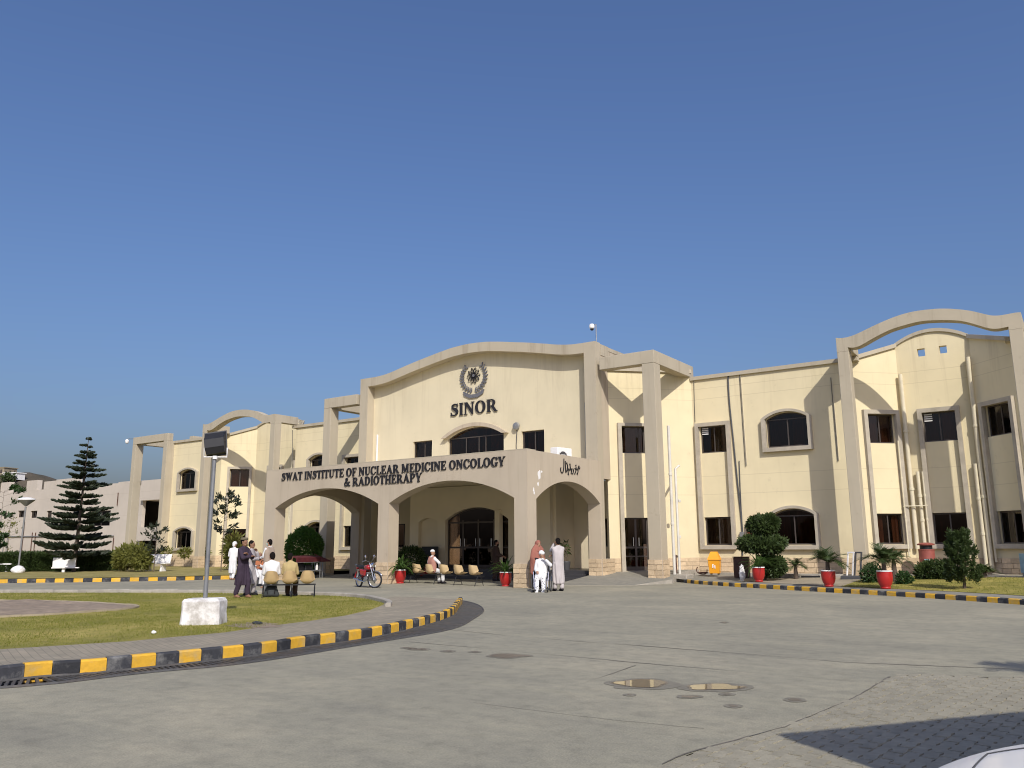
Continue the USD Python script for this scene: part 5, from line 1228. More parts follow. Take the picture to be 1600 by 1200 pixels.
# street lamp with a bowl shade, on a whitewashed rock
lx, ly = gp(28, 893, 0.25)
t = thing('street_lamp', 'slender lamp post with a wide bowl shade before the pink building', 'street lamp', (lx, ly, 0.19))
hgt = 3.95
obj('pole', MB().tube([(0, 0, 0.2), (0.06, 0, 2.2), (0.1, 0, hgt-0.3)], 0.05, 8), 'grey_metal', t)
obj('lamp_shade', MB().lathe([(0.04, -0.02), (0.42, 0.30), (0.44, 0.34), (0.40, 0.42), (0.0, 0.46)], (0.1, 0, hgt-0.25), 20), 'grey_metal', t, smooth=40); obj('lamp_cap', MB().lathe([(0.46, 0.0), (0.44, 0.07), (0.2, 0.14), (0, 0.15)], (0.1, 0, hgt+0.09), 20), 'white_paint', t, smooth=40)
rock = T.icosphere(subdivisions=3); rock.apply_scale((0.42, 0.32, 0.26)); v = np.array(rock.vertices); v *= (0.75+0.5*meshkit.fbm(v*2.2, 3))[:, None]
rk_ = thing('painted_rock', 'lumpy whitewashed rock at the foot of the street lamp', 'rock', (lx, ly, 0.33)); obj('rock', tm(v, rock.faces), 'whitewash', rk_)

# white garden benches
def garden_bench(label, x, y, z, rz, group=None):
    t = thing('garden_bench', label, 'bench', (x, y, z), rz, group)
    obj('seat', MB().rbox(-0.8, -0.25, 0.40, 0.8, 0.25, 0.48, 0.02), 'white_paint', t)
    b = MB().rbox(-0.75, -0.03, 0, 0.75, 0.03, 0.5, 0.02).mesh(); b.apply_transform(trimesh.transformations.rotation_matrix(-0.28, (1, 0, 0))); b.apply_translation((0, 0.25, 0.47)); obj('backrest', b, 'white_paint', t)
    for s in (-0.5, 0.5): obj('leg', MB().add(trimesh.convex.convex_hull(np.array([(s+a, y_, z_) for a in (-.06, .06) for y_, z_ in ((-.2, 0), (.2, 0), (.14, .42), (-.14, .42))]))), 'white_paint', t)
    return t
x, y = gp(243, 892.5, 0.19); garden_bench('white concrete garden bench between the yellow shrub and the cream wing', x, y, 0.19, 18)
x, y = gp(-1, 893.5, 0.19); garden_bench('white concrete garden bench cut by the left edge', x, y, 0.19, 30)
x, y = gp(99, 894, 0.19)
t = thing('notice_board', 'blank white board on a short post before the hedge, left of the pine trunk', 'notice board', (x, y, 0.19), 40)
obj('panel', MB().rbox(-0.62, -0.03, 0.28, 0.62, 0.03, 0.80, 0.01), 'white_paint', t); obj('ledge', MB().box(-0.62, -0.16, 0.22, 0.86, -0.035, 0.28), 'white_paint', t); obj('post', MB().box(-0.07, -0.05, 0, 0.07, 0.05, 0.279), 'white_paint', t)
x, y = gp(93, 892, 0.19); shrub('low_bush', 'small bush under the blank white board', (x, y, 0.19), [((0, 0, 0.15), (0.45, 0.3, 0.2))], 500, 0.08, 'leaf_dark', 8, cat='bush', shell=0.8)

# chair rows
def shell_seat():
    """moulded bucket seat, back towards -y, open towards +y"""
    n, k = 15, 13; V = []
    prof = spline([(0.24, 0.00), (0.20, -0.02), (0.05, -0.035), (-0.12, -0.03), (-0.20, 0.02), (-0.245, 0.14), (-0.275, 0.30), (-0.28, 0.36)], n)
    for i, (py, pz) in enumerate(prof):
        q = i/(n-1); hw = 0.198+0.034*min(max((q-.25)/.3, 0), 1)-(0.0 if q < .6 else 0.075*((q-.6)/.4)**1.6)
        for j in range(k):
            s = -1+2*j/(k-1); e = abs(s)**3.4
            wr_ = min(max((q-0.40)*3.2, 0), 1); V.append((s*hw, py+0.25*e*wr_, pz+e*(0.13*min(1, 0.3+q*2) if q < 0.45 else 0.13*max(0, 1-(q-.45)/.25)+0.0-0.035*max(0, (q-.8)/.2))))
    V = np.array(V); F = []
    for i in range(n-1):
        for j in range(k-1): a = i*k+j; F += [(a, a+1, a+k+1), (a, a+k+1, a+k)]
    F = np.array(F); m_ = tm(V, F); nn = np.array(m_.vertex_normals)
    lo = V-nn*0.018; N_ = len(V); F2 = list(map(tuple, F))+[(c+N_, b+N_, a+N_) for a, b, c in F]
    ring = [j for j in range(k)]+[i*k+k-1 for i in range(1, n)]+[(n-1)*k+j for j in range(k-2, -1, -1)]+[i*k for i in range(n-2, 0, -1)]
    for a, b in zip(ring, ring[1:]+ring[:1]): F2 += [(b, a, a+N_), (b, a+N_, b+N_)]
    t_ = tm(np.vstack([V, lo]), F2)
    if t_.volume < 0: t_ = tm(t_.vertices, np.array(F2)[:, ::-1])
    return t_
SEAT = shell_seat()
def chair_row(label, nseat, pitch, x, y, z, rz, legs, group=None):
    t = thing('chair_row', label, 'bench', (x, y, z), rz, group)
    L_ = pitch*nseat
    for i in range(nseat):
        s = SEAT.copy(); s.apply_translation((-L_/2+pitch*(i+0.5), 0, 0.445)); obj('seat', s, 'seat_plastic', t, smooth=50)
    obj('beam', MB().box(-L_/2+0.02, -0.10, 0.36, L_/2-0.02, -0.06, 0.395).box(-L_/2+0.02, 0.07, 0.36, L_/2-0.02, 0.11, 0.395), 'black', t)
    for u in legs:
        lx_ = -L_/2+u*L_
        m = MB().tube([(lx_, -0.09, 0.37), (lx_, -0.25, 0.0)], 0.014, 6).tube([(lx_, 0.09, 0.37), (lx_, 0.20, 0.0)], 0.014, 6).tube([(lx_, -0.20, 0.13), (lx_, 0.16, 0.13)], 0.011, 6)
        obj('leg', m, 'black', t)
    return t
def rot2(v, deg): a = math.radians(deg); return np.array([v[0]*math.cos(a)-v[1]*math.sin(a), v[0]*math.sin(a)+v[1]*math.cos(a)])
b3l, b3r = np.array(gp(408, 934, .03)), np.array(gp(493.5, 932.5, .03)); d3 = b3r-b3l; r3 = math.degrees(math.atan2(d3[1], d3[0])); c3 = (b3l+b3r)/2
p3 = np.linalg.norm(d3)/3*1.0
chair_row('three tan bucket seats on a black frame at the back edge of the lawn', 3, p3, c3[0], c3[1], 0.03, r3, (0.03, 0.55, 0.97))
b5l, b5r = np.array(gp(643, 910.5)), np.array(gp(754, 916)); d5 = b5r-b5l; r5 = math.degrees(math.atan2(d5[1], d5[0])); c5 = (b5l+b5r)/2; p5 = np.linalg.norm(d5)/5
chair_row('five tan bucket seats in a row before the middle portico arch', 5, p5, c5[0], c5[1], 0.0, r5, (0.03, 0.40, 0.68, 0.96))

# motorbike (length along x, front at +x)
mf, mr = np.array(gp(589.5, 919.5)), np.array(gp(555, 916.5)); dm = mf-mr; mrz = math.degrees(math.atan2(dm[1], dm[0])); mc = (mf+mr)/2
t = thing('motorbike', 'red and chrome motorbike parked before the left portico arch', 'motorbike', (mc[0], mc[1], 0), mrz)
def ring(R_, r_, c, n=28, k=8):
    v = []; f = []
    for i in range(n):
        a = 2*math.pi*i/n
        for j in range(k):
            b = 2*math.pi*j/k; q = R_+r_*math.cos(b); v.append((c[0]+q*math.cos(a), c[1]+r_*math.sin(b), c[2]+q*math.sin(a)))
    for i in range(n):
        for j in range(k):
            a, b, c_, d = i*k+j, i*k+(j+1) % k, ((i+1) % n)*k+(j+1) % k, ((i+1) % n)*k+j; f += [(a, c_, b), (a, d, c_)]
    return tm(v, f)
WB = 0.60
def steer(t_, sx):
    if sx < 0: return t_
    vw = np.array([mc[0], mc[1]])/np.hypot(*mc); best = max((-34, 34), key=lambda a_: abs(np.cross(rot2(dm/np.linalg.norm(dm), a_), vw)))
    M = trimesh.transformations.rotation_matrix(math.radians(best), (0, 0, 1), (WB-0.14, 0, 0)); t_ = t_.copy(); t_.apply_transform(M); return t_
for sx in (-WB, WB):
    w = obj('wheel', steer(ring(0.255, 0.018, (sx, 0, 0.295)), sx), 'chrome', t, smooth=True); obj('tyre', steer(ring(0.278, 0.034, (sx, 0, 0.295)), sx), 'rubber', w, smooth=True)
    sp = MB()
    for i in range(18): a = 2*math.pi*i/18; sp.tube([(sx, 0.03*(-1)**i, 0.295), (sx+0.25*math.cos(a), 0, 0.295+0.25*math.sin(a))], 0.003, 4, caps=False)
    obj('spokes', steer(sp.mesh(), sx), 'steel', w); obj('hub', steer(MB().lathe([(0, -0.05), (0.06, -0.05), (0.07, 0), (0.06, 0.05), (0, 0.05)], (sx, 0, 0.295), 14, (0, 1, 0)).mesh(), sx), 'steel', w)
    fd = []
    for i in range(15):
        a = math.radians((25 if sx > 0 else 15)+i*(140 if sx > 0 else 160)/14); fd.append((sx+0.335*math.cos(a), 0, 0.295+0.335*math.sin(a)))
    fm = MB().tube(fd, 0.05, 6).p[0]; vv = np.array(fm.vertices); vv[:, 1] *= 1.1; q = vv-[sx, 0, 0.295]; rad = np.hypot(q[:, 0], q[:, 2]); k_ = np.where(rad > 0, (0.335+(rad-0.335)*0.35)/rad, 1); vv[:, 0] = sx+q[:, 0]*k_; vv[:, 2] = 0.295+q[:, 2]*k_
    obj('mudguard', steer(tm(vv, fm.faces), sx), 'chrome' if sx > 0 else 'red_bike', t, smooth=True)
for s in (-0.075, 0.075): obj('fork', steer(MB().tube([(WB, s, 0.295), (WB-0.10, s, 0.62), (WB-0.20, s, 0.92)], [0.025, 0.024, 0.018], 8).mesh(), 1), 'chrome', t)
obj('handlebar', steer(MB().tube([(WB-0.36, -0.36, 0.98), (WB-0.26, -0.25, 1.02), (WB-0.21, -0.08, 0.95), (WB-0.21, 0.08, 0.95), (WB-0.26, 0.25, 1.02), (WB-0.36, 0.36, 0.98)], 0.013, 7).mesh(), 1), 'chrome', t)
for s in (-1, 1): obj('mirror', steer(MB().tube([(WB-0.26, s*0.25, 1.02), (WB-0.24, s*0.33, 1.16)], 0.006, 5).lathe([(0, 0), (0.06, 0.005), (0.05, 0.03), (0, 0.035)], (WB-0.24, s*0.33, 1.17), 12, (1, 0, 0)).mesh(), 1), 'chrome', t)
obj('headlight', steer(MB().lathe([(0, -0.10), (0.07, -0.08), (0.095, 0.0), (0.09, 0.03), (0, 0.045)], (WB-0.08, 0, 0.85), 16, (1, 0, -0.1)).mesh(), 1), 'chrome', t, smooth=40)
for s in (-1, 1): obj('indicator', steer(MB().ball((WB-0.10, s*0.17, 0.80), 0.032, 1).tube([(WB-0.14, 0, 0.80), (WB-0.10, s*0.15, 0.80)], 0.008, 5).mesh(), 1), 'white_paint', t)
tk = m3.Manifold.batch_hull([m3.Manifold.sphere(r_, 16).scale((1, 1, 1)).translate(p) for p, r_ in (((0.30, 0.06, 0.76), 0.10), ((0.30, -0.06, 0.76), 0.10), ((0.05, 0.05, 0.76), 0.08), ((0.05, -0.05, 0.76), 0.08), ((-0.03, 0, 0.74), 0.05), ((0.33, 0, 0.82), 0.06))])
obj('fuel_tank', from_manifold(tk), 'red_bike', t, smooth=50)
st = m3.Manifold.batch_hull([m3.Manifold.sphere(r_, 12).translate(p) for p, r_ in (((0.02, 0.07, 0.77), 0.05), ((0.02, -0.07, 0.77), 0.05), ((-0.58, 0.10, 0.80), 0.05), ((-0.58, -0.10, 0.80), 0.05), ((-0.30, 0.11, 0.77), 0.05), ((-0.30, -0.11, 0.77), 0.05))])
obj('saddle', from_manifold(st), 'black', t, smooth=50)
for s in (-1, 1):
    sc_ = m3.Manifold.batch_hull([m3.Manifold.sphere(0.05, 10).scale((1, .5, 1)).translate(p) for p in ((0.14, s*0.12, 0.62), (0.10, s*0.12, 0.48), (-0.28, s*0.12, 0.64), (-0.22, s*0.12, 0.52))]); obj('side_panel', from_manifold(sc_), 'red_bike', t, smooth=50)
eng = MB().rbox(0.0, -0.12, 0.26, 0.26, 0.12, 0.42, 0.03).rbox(0.10, -0.08, 0.42, 0.26, 0.08, 0.58, 0.02)
for i in range(5): eng.box(0.08, -0.10, 0.43+i*0.03, 0.28, 0.10, 0.44+i*0.03)
obj('engine', eng, 'grey_metal', t)
obj('frame', MB().tube([(WB-0.2, 0, 0.85), (0.30, 0, 0.45), (0.24, 0, 0.27), (-0.15, 0, 0.27), (-0.25, 0, 0.68)], 0.02, 7).tube([(WB-0.2, 0, 0.82), (0, 0, 0.70), (-0.6, 0, 0.72)], 0.02, 7).tube([(-0.12, 0.09, 0.32), (-WB, 0.09, 0.295)], 0.018, 6).tube([(-0.12, -0.09, 0.32), (-WB, -0.09, 0.295)], 0.018, 6), 'black', t)
for s in (-1, 1): obj('shock_absorber', MB().tube([(-WB, s*0.11, 0.30), (-0.46, s*0.12, 0.68)], 0.026, 8), 'chrome', t)
obj('exhaust', MB().tube([(0.26, -0.08, 0.50), (0.34, -0.12, 0.34), (0.18, -0.14, 0.22), (-0.2, -0.15, 0.25), (-0.75, -0.16, 0.32)], [0.018, 0.018, 0.02, 0.036, 0.042], 10), 'chrome', t, smooth=50)
obj('tail_light', MB().rbox(-0.80, -0.05, 0.66, -0.72, 0.05, 0.74, 0.015), 'red_bike', t); obj('rear_carrier', MB().tube([(-0.55, 0.1, 0.84), (-0.82, 0.08, 0.83), (-0.82, -0.08, 0.83), (-0.55, -0.1, 0.84)], 0.01, 6), 'chrome', t)
obj('stand', MB().tube([(-0.05, 0.08, 0.27), (-0.14, 0.24, 0.0)], 0.012, 6), 'black', t)

# maroon trolley stand behind the three seats
x, y = gp(478, 905); a_ = np.array(gp(462, 905.5)); b_ = np.array(gp(504, 903)); rz_ = math.degrees(math.atan2(*(b_-a_)[::-1])); w_ = np.linalg.norm(b_-a_)
t = thing('trolley_stand', 'metal framed stand with a maroon top and dark goods below, behind the three seats', 'trolley', (*((a_+b_)/2), 0.0), rz_)
obj('top_panel', MB().rbox(-w_/2-0.05, -0.05, 0.78, w_/2-0.25, 0.0, 1.02, 0.01), 'maroon', t)
obj('hood', MB().add(trimesh.convex.convex_hull(np.array([(u, v_, z) for u in (-w_/2, w_/2-0.25) for v_, z in ((0.01, 1.02), (0.5, 1.10), (0.5, 1.06), (0.01, .98))]))), 'maroon', t)
obj('lid', MB().add(trimesh.convex.convex_hull(np.array([(w_/2-0.24, -0.08, 0.82), (w_/2-0.24, 0.45, 1.2), (w_/2+0.45, -0.1, 0.84), (w_/2+0.45, 0.4, 0.98), (w_/2-0.24, -0.08, 0.78), (w_/2+0.45, -0.1, 0.79)]))), 'maroon', t)
for u in (-w_/2, w_/2-0.22, w_/2-0.03):
    for v_ in (0.0, 0.5): obj('leg', MB().box(u-0.02, v_-0.02, 0, u+0.02, v_+0.02, 0.779), 'grey_metal', t)
obj('shelf', MB().box(-w_/2, 0, 0.36, w_/2, 0.5, 0.40), 'grey_metal', t); obj('goods', MB().rbox(-w_/2+.1, .1, .401, -.3, .45, .75, .03).rbox(-.2, .1, .401, .3, .45, .66, .03), 'black', t); obj('bottle', MB().lathe([(0, 0), (.06, 0), (.06, .2), (.03, .27), (.03, .32), (0, .32)], (w_/2-.4, .05, .401)), 'white_paint', t)
obj('table_rail', MB().tube([(-w_/2, -.07, .78), (w_/2, -.07, .78)], .015, 6), 'grey_metal', t)
t = thing('lectern_board', 'low dark board leaning in the shaded entrance behind the white capped man', 'board', (-27.2, 31.95, 0.45), 0)
obj('panel', MB().rbox(-0.55, 0, 0.25, 0.55, 0.06, 1.05, 0.02), 'black', t); obj('leg', MB().box(-.5, -.1, 0, -.44, .1, .25), 'black', t); obj('leg', MB().box(.44, -.1, 0, .5, .1, .25), 'black', t)

# right hand bed: bin, rusty box, drum, frames, boards
x, y = -13.25, 34.3
t = thing('litter_bin', 'orange yellow litter bin with a hooded lid against the stone plinth', 'bin', (x, y, 0.26), 12)
obj('body', MB().add(trimesh.convex.convex_hull(np.array([(-.20, -.2, .06), (.20, -.2, .06), (.24, -.24, .62), (-.24, -.24, .62), (-.2, .2, .06), (.2, .2, .06), (.24, .24, .62), (-.24, .24, .62)]))), 'orange_bin', t)
obj('lid', MB().add(trimesh.convex.convex_hull(np.array([(-.27, -.27, .622), (.27, -.27, .622), (.27, .27, .622), (-.27, .27, .622), (-.15, -.13, .92), (.15, -.13, .92), (.15, .13, .92), (-.15, .13, .92), (-.13, -.1, .96), (.13, .1, .96)]))), 'orange_bin', t)
em = MB(); pm = vwall(unary_union([bar(-.07, .28, -.03, .44), bar(-.07, .40, .0, .44), bar(.02, .26, .06, .40), bar(-.02, .34, .06, .37)]), (0, -.225), 0, .02, -.012); em.add(pm); obj('emblem', em, 'white_paint', t)
for s in (-.15, .15): obj('foot', MB().box(s-.03, -.15, 0, s+.03, .15, .062), 'black', t)
t = thing('basket', 'small dark bent metal basket lying left of the orange bin', 'basket', (-13.95, 34.6, 0.26), 0)
obj('rim', MB().tube(spline([(-.2, 0, .3), (-.22, 0, .08), (-.05, 0, .0), (.16, 0, .02), (.22, .02, .2)], 16), .022, 6), 'rust', t); obj('mesh_bottom', MB().rbox(-.18, -.03, .02, .18, .22, .10, .02), 'rust', t)
t = thing('rusty_box', 'rusty brown metal box standing between the orange bin and the tiered bush', 'metal box', (-11.75, 33.4, 0.2), 10)
obj('body', MB().rbox(-.29, -.25, 0, .29, .25, .80, .02), 'rust', t); obj('lid', MB().rbox(-.32, -.28, .802, .32, .28, .83, .01), 'rust', t)
t = thing('plaster_lump', 'crumpled white plastic sheet beside the red pot at the tiered bush', 'plastic sheet', (-11.05, 31.4, 0.15))
q = T.icosphere(subdivisions=3); v = np.array(q.vertices)*[.11, .09, .30]; v *= (0.6+0.8*meshkit.fbm(np.array(q.vertices)*2.5, 4))[:, None]; v[:, 2] += .29; obj('sheet', tm(v, q.faces), 'whitewash', t)
t = thing('fire_hose_cabinet', 'red fire hose cabinet on the wall behind the tiered bush', 'cabinet', (-11.7, YW, 1.75))
obj('box', MB().rbox(-.37, -.22, 0, .37, -.003, .78, .015), 'red_cabinet', t); obj('door', MB().box(-.31, -.235, .06, .31, -.222, .72), 'red_cabinet', t)
t = thing('concrete_ledge', 'broken concrete ledge and dark drain mouth below the stone plinth', 'ledge', (-9.6, 33.3, 0.2), 3)
for i in range(4): obj('slab', MB().rbox(-1.6+i*.85, -.3, 0, -.8+i*.85, .3, .16+.02*(i % 2), .02), 'pavement_curb', t)
for i in range(2): obj('opening', MB().box(-1.2+i*1.5, -.31, .02, -.5+i*1.5, -.302, .13), 'black', t)
t = thing('window_sash', 'two empty window frames, white and dark, leaning on the concrete column', 'window sash', (-7.75, 33.55, 0.22), -25)
for dx, m in ((0, 'white_paint'), (.34, 'dark_grey')):
    fr_ = sbox(dx, 0, dx+.30, 1.02).difference(sbox(dx+.05, .05, dx+.25, .97)); q = vwall(fr_, (0, 0), 0, .04, -.02); q.apply_transform(trimesh.transformations.rotation_matrix(-.2, (1, 0, 0))); obj('sash_frame', q, m, t)
t = thing('dark_slab', 'dark slab lying on the ground below the leaning window sash', 'slab', (-7.2, 32.3, .22), 5); obj('slab', MB().rbox(-.42, -.25, 0, .42, .25, .16, .02), 'dark_grey', t)
t = thing('water_drum', 'faded red drum with a lid and small notice under the drain pipes', 'drum', (-5.25, 36.05, 0.28), 0, None, None, 0.86)
obj('body', MB().lathe([(0, .15), (.33, .15), (.33, .2), (.345, .22), (.33, .24), (.335, .75), (.35, .77), (.335, .79), (.335, 1.12), (0, 1.12)], n=26), 'red_drum', t, smooth=40)
obj('band', MB().lathe([(.345, 1.121), (.35, 1.16), (.33, 1.18)], n=26), 'red_drum', t); obj('lid', MB().lathe([(0, 1.36), (.36, 1.36), (.37, 1.42), (.2, 1.47), (0, 1.48)], n=24), 'red_drum', t); obj('inner_neck', MB().lathe([(.26, 1.12), (.26, 1.37)], n=20), 'black', t)
obj('notice', vwall(sbox(-.1, .3, .12, .75), (.02, -.352), 0, .01), 'blue_sign', t); obj('stand', MB().box(-.25, -.25, 0, -.15, .25, .149).box(.15, -.25, 0, .25, .25, .149), 'black', t)
bx_ = onY(1592, 880, 35.0); t = thing('leaning_board', 'pale blue grey board standing in the shade at the right edge', 'board', (bx_[0]+0.32, 35.0, 0.30), -8, None, None, 0.85)
obj('panel', MB().rbox(-.35, 0, .2, .55, .05, 1.0, .01), 'blue_sign', t); obj('leg', MB().box(-.3, 0, 0, -.25, .05, .2).box(.45, 0, 0, .5, .05, .2), 'grey_metal', t)
t = thing('bollard', 'brown iron post with a chain ring beside the white pipes', 'bollard', (*gp(1057, 906.5, .05), 0.05)); obj('post', MB().lathe([(0, 0), (.055, 0), (.05, .95), (.075, .97), (.075, 1.03), (0, 1.06)], n=12), 'rust', t)
obj('ring', ring(.05, .012, (.05, 0, .98), 12, 5), 'black', t)
# pipes, cables
def pipes(name, label, paths, m, cat='pipe', group=None):
    t = thing(name, label, cat, (0, 0, 0), 0, group)
    for pts, r_ in paths:
        obj('pipe', MB().tube(pts, r_, 10), m, t, smooth=40)
        for q in range(1, 3):
            p = np.array(pts[0])+(np.array(pts[-1])-np.array(pts[0]))*q/3.0
            if abs(pts[0][2]-pts[-1][2]) > 2: obj('coupling', MB().lathe([(r_, -.06), (r_*1.25, -.05), (r_*1.25, .05), (r_, .06)], (p[0], p[1], p[2]), 10), m, t)
    return t
pipes('drain_pipes', 'pair of white drain pipes beside the corner frame column', [([(-14.42, 32.75, .30), (-14.42, 32.75, 6.6)], .065), ([(-14.36, 33.15, .30), (-14.36, 33.15, 4.75), (-14.5, 33.9, 4.95)], .055)], 'pvc')
t = thing('pipe_plinth', 'pale concrete footing under the pair of white pipes', 'footing', (-14.25, 33.0, 0.0)); obj('footing', MB().rbox(-.38, -.3, 0, .38, .45, .30, .03), 'pavement_curb', t)
dD, dE = np.array(D0), np.array(E0)
pipes('drain_pipes', 'cream drain pipes running down the left inner corner of the recessed bay', [([(-5.70, 36.95, 1.3), (-5.70, 36.95, 8.5)], .085), ([(-5.42, 36.98, 1.45), (-5.42, 36.98, 4.4)], .07), ([(-5.24, 37.0, 1.5), (-5.24, 37.0, 4.4)], .04), ([(-6.0, 36.75, 1.0), (-6.0, 36.75, 5.7)], .03), ([(-6.05, 36.75, 3.0), (-5.15, 36.85, 3.02)], .025)], 'pvc_cream')
pipes('drain_pipes', 'cream drain pipes running down the right inner corner of the recessed bay', [([(-3.15, 36.95, .5), (-3.15, 36.95, 8.9)], .085), ([(-3.33, 36.97, .5), (-3.33, 36.97, 4.6)], .07), ([(-2.98, 36.85, .8), (-2.98, 36.85, 6.3)], .04), ([(-3.15, 36.9, .35), (-2.7, 36.3, .32), (-1.6, 35.2, .36)], .035)], 'pvc_cream')
def cable(label, pts, r_=.016, m='dark_grey', n=40):
    t = thing('wall_cable', label, 'cable'); obj('cable', MB().tube(spline(pts, n), r_, 6), m, t)
wy = YW-.03
w_pt = lambda px, py: (*(lambda q: (q[0], wy, q[1]))(onY(px, py, wy)),)
cable('thick black cable bundle hanging down the cream wall between two windows', [w_pt(1137.5, 582), w_pt(1139, 620), w_pt(1146, 690), w_pt(1154, 770), w_pt(1160, 830), w_pt(1160, 868)], .035)
cable('thin cable beside the black bundle on the cream wall', [w_pt(1155, 720), w_pt(1158, 790), w_pt(1161, 838)], .02)
for lab, a, b in (('thin double conduit on the cream wall left of the upper arched window', (1155, 580), (1165, 729)), ('thin double conduit on the shaded cream wall beside the concrete column', (1298, 590), (1309, 721))):
    t = thing('conduit', lab, 'conduit'); obj('tube', MB().tube([w_pt(*a), w_pt(*b)], .012, 6), 'dark_grey', t); obj('tube', MB().tube([w_pt(a[0]+2, a[1]), w_pt(b[0]+2, b[1]-2)], .012, 6), 'pvc_cream', t)
t = thing('conduit', 'thin conduit at the left end of the cream wall above the tall trim', 'conduit'); obj('tube', MB().tube([w_pt(1084, 592), w_pt(1086, 660)], .012, 6), 'dark_grey', t)
t = thing('junction_box', 'small grey meter box at the foot of the black cable bundle', 'box', (w_pt(1160, 835)[0], wy-.05, 1.75)); obj('box', MB().rbox(-.09, -.05, -.1, .09, .05, .3, .01), 'grey_metal', t)
ly_ = 34.95; l_pt = lambda px, py: (*(lambda q: (q[0], ly_, q[1]))(onY(px, py, ly_)),)
t = thing('conduit', 'thin drain line down the cream wing beside the free standing frame', 'conduit'); obj('tube', MB().tube([l_pt(264.5, 690), l_pt(259, 780)], .03, 6), 'dark_grey', t)
t = thing('conduit', 'thin vertical line down the cream wing left of the portico corner', 'conduit'); obj('tube', MB().tube([l_pt(457, 672), l_pt(458, 730)], .02, 6), 'dark_grey', t)
pipes('drain_pipes', 'thin cream pipes down the cream wing beside the arched frame, left of the portico', [([(-42.95, 36.3, .4), (-42.95, 36.3, 5.0)], .05), ([(-43.15, 36.45, .4), (-43.15, 36.45, 8.0)], .04), ([(-43.3, 36.5, .4), (-43.3, 36.5, 4.6)], .04)], 'pvc_cream')
# cameras on masts
t = thing('dome_camera', 'white dome camera on a thin mast above the gable corner', 'camera', (-17.3, 31.75, 10.45))
obj('mast', MB().tube([(0, 0, -.25), (0, 0, .95)], .022, 6), 'grey_metal', t); obj('arm', MB().tube([(0, 0, .93), (-.16, 0, .95)], .02, 6), 'grey_metal', t); obj('camera_body', MB().ball((-.2, -.02, .84), (.12, .12, .10)).lathe([(0, 0), (.12, 0), (.12, .08), (.09, .14), (0, .15)], (-.2, -.02, .84)), 'white_paint', t, smooth=50); obj('lens_dome', MB().ball((-.2, -.02, .76), .085), 'black', t, smooth=True)
t = thing('dome_camera', 'white dome camera on an arm off the free standing frame at the far left', 'camera', (-59.0, 34.5, 9.62))
obj('arm', MB().tube([(0, 0, .03), (-.95, 0, .12)], .022, 6), 'grey_metal', t); obj('camera_body', MB().lathe([(0, 0), (.14, 0), (.14, .12), (.08, .2), (0, .22)], (-1.0, 0, -.12)).ball((-1.0, 0, -.14), (.13, .13, .12)), 'white_paint', t, smooth=50)
# air conditioner on the portico roof
t = thing('air_conditioner', 'white outdoor air conditioner unit on the portico roof edge', 'air conditioner', (-18.0, 29.65, 4.66), 82)
obj('casing', MB().rbox(-.48, -.2, .05, .48, .2, .93, .02), 'white_paint', t)
obj('fan_grille', MB().lathe([(.27, 0), (.29, .015), (.27, .02), (.0, .012)], (-.12, -.2, .48), 24, (0, -1, 0)), 'dark_grey', t)
for i in range(7): obj('slat', MB().box(-.40, -.218, .24+i*.075, .16, -.205, .255+i*.075), 'white_paint', t)
obj('end_panel', MB().box(.25, -.208, .08, .46, -.202, .9), 'white_paint', t); obj('foot', MB().box(-.4, -.22, 0, -.32, .22, .052).box(.32, -.22, 0, .4, .22, .052), 'black', t)
obj('hose', MB().tube([(.5, 0, .3), (.7, 0, .3), (.75, 0, 0.02)], .04, 8), 'black', t)
t = thing('panel_pipe', 'grey blue flat duct standing behind the gable column above the portico', 'duct', (-17.95, 31.85, 4.66)); obj('duct', MB().rbox(-.06, -.1, 0, .1, .1, 3.2, .02), 'grey_metal', t)
# small litter
x, y = gp(240, 991, .03); t = thing('litter', 'white crumpled cup lying on the lawn left of the whitewashed block', 'litter', (x, y, .04)); q = T.icosphere(subdivisions=2); v = np.array(q.vertices)*[.05, .035, .03]; obj('cup', tm(v*(0.8+.5*meshkit.fbm(v*40, 2))[:, None]+[0, 0, .025], q.faces), 'white_paint', t)
x, y = gp(402, 976, .03); t = thing('litter', 'dark twisted rag lying on a bare patch of the lawn', 'litter', (x, y, .035)); q = T.icosphere(subdivisions=3); v = np.array(q.vertices)*[.14, .07, .035]; obj('rag', tm(v*(0.5+.9*meshkit.fbm(v*22, 3))[:, None]+[0, 0, .03], q.faces), 'cloth_bag', t)
obj('bare_patch', sheet(Polygon([gp(400+q_*42*math.cos(a), 978+q_*4.5*math.sin(a), .03) for a, q_ in zip(np.linspace(0, 6.28, 30, endpoint=False), 0.7+0.5*np.random.default_rng(3).random(30))]).buffer(0), .04), 'soil', kind='structure')

# ---- things beside and behind the camera that show only in part
# carport whose roof corner throws the big shadow
ap = np.array(gp(1232, 1156)); hr = 4.0
cr = ap+(hr/math.tan(SUN_EL))*np.array([SUN[0], SUN[1]])/math.hypot(SUN[0], SUN[1])
e1 = np.array(gp(1600, 1121))-ap; e1 /= np.linalg.norm(e1); e2 = np.array(gp(1360, 1200))-ap; e2 /= np.linalg.norm(e2)
t = thing('carport', 'flat roofed carport beside the camera, throwing the pointed shadow on the pavers', 'carport')
rp_ = Polygon([cr, cr+e1*6.5, cr+e1*6.5+e2*6.5, cr+e2*6.5]); q = T.extrude_polygon(rp_, .16, engine='earcut'); q.apply_translation((0, 0, hr)); obj('roof', q, 'grey_metal', t)
for a, b in ((1.2, 1.2), (5.5, 1.2), (1.2, 5.5), (5.5, 5.5)): p = cr+e1*a+e2*b; obj('post', MB().tube([(*p, 0), (*p, hr)], .06, 8), 'grey_metal', t)
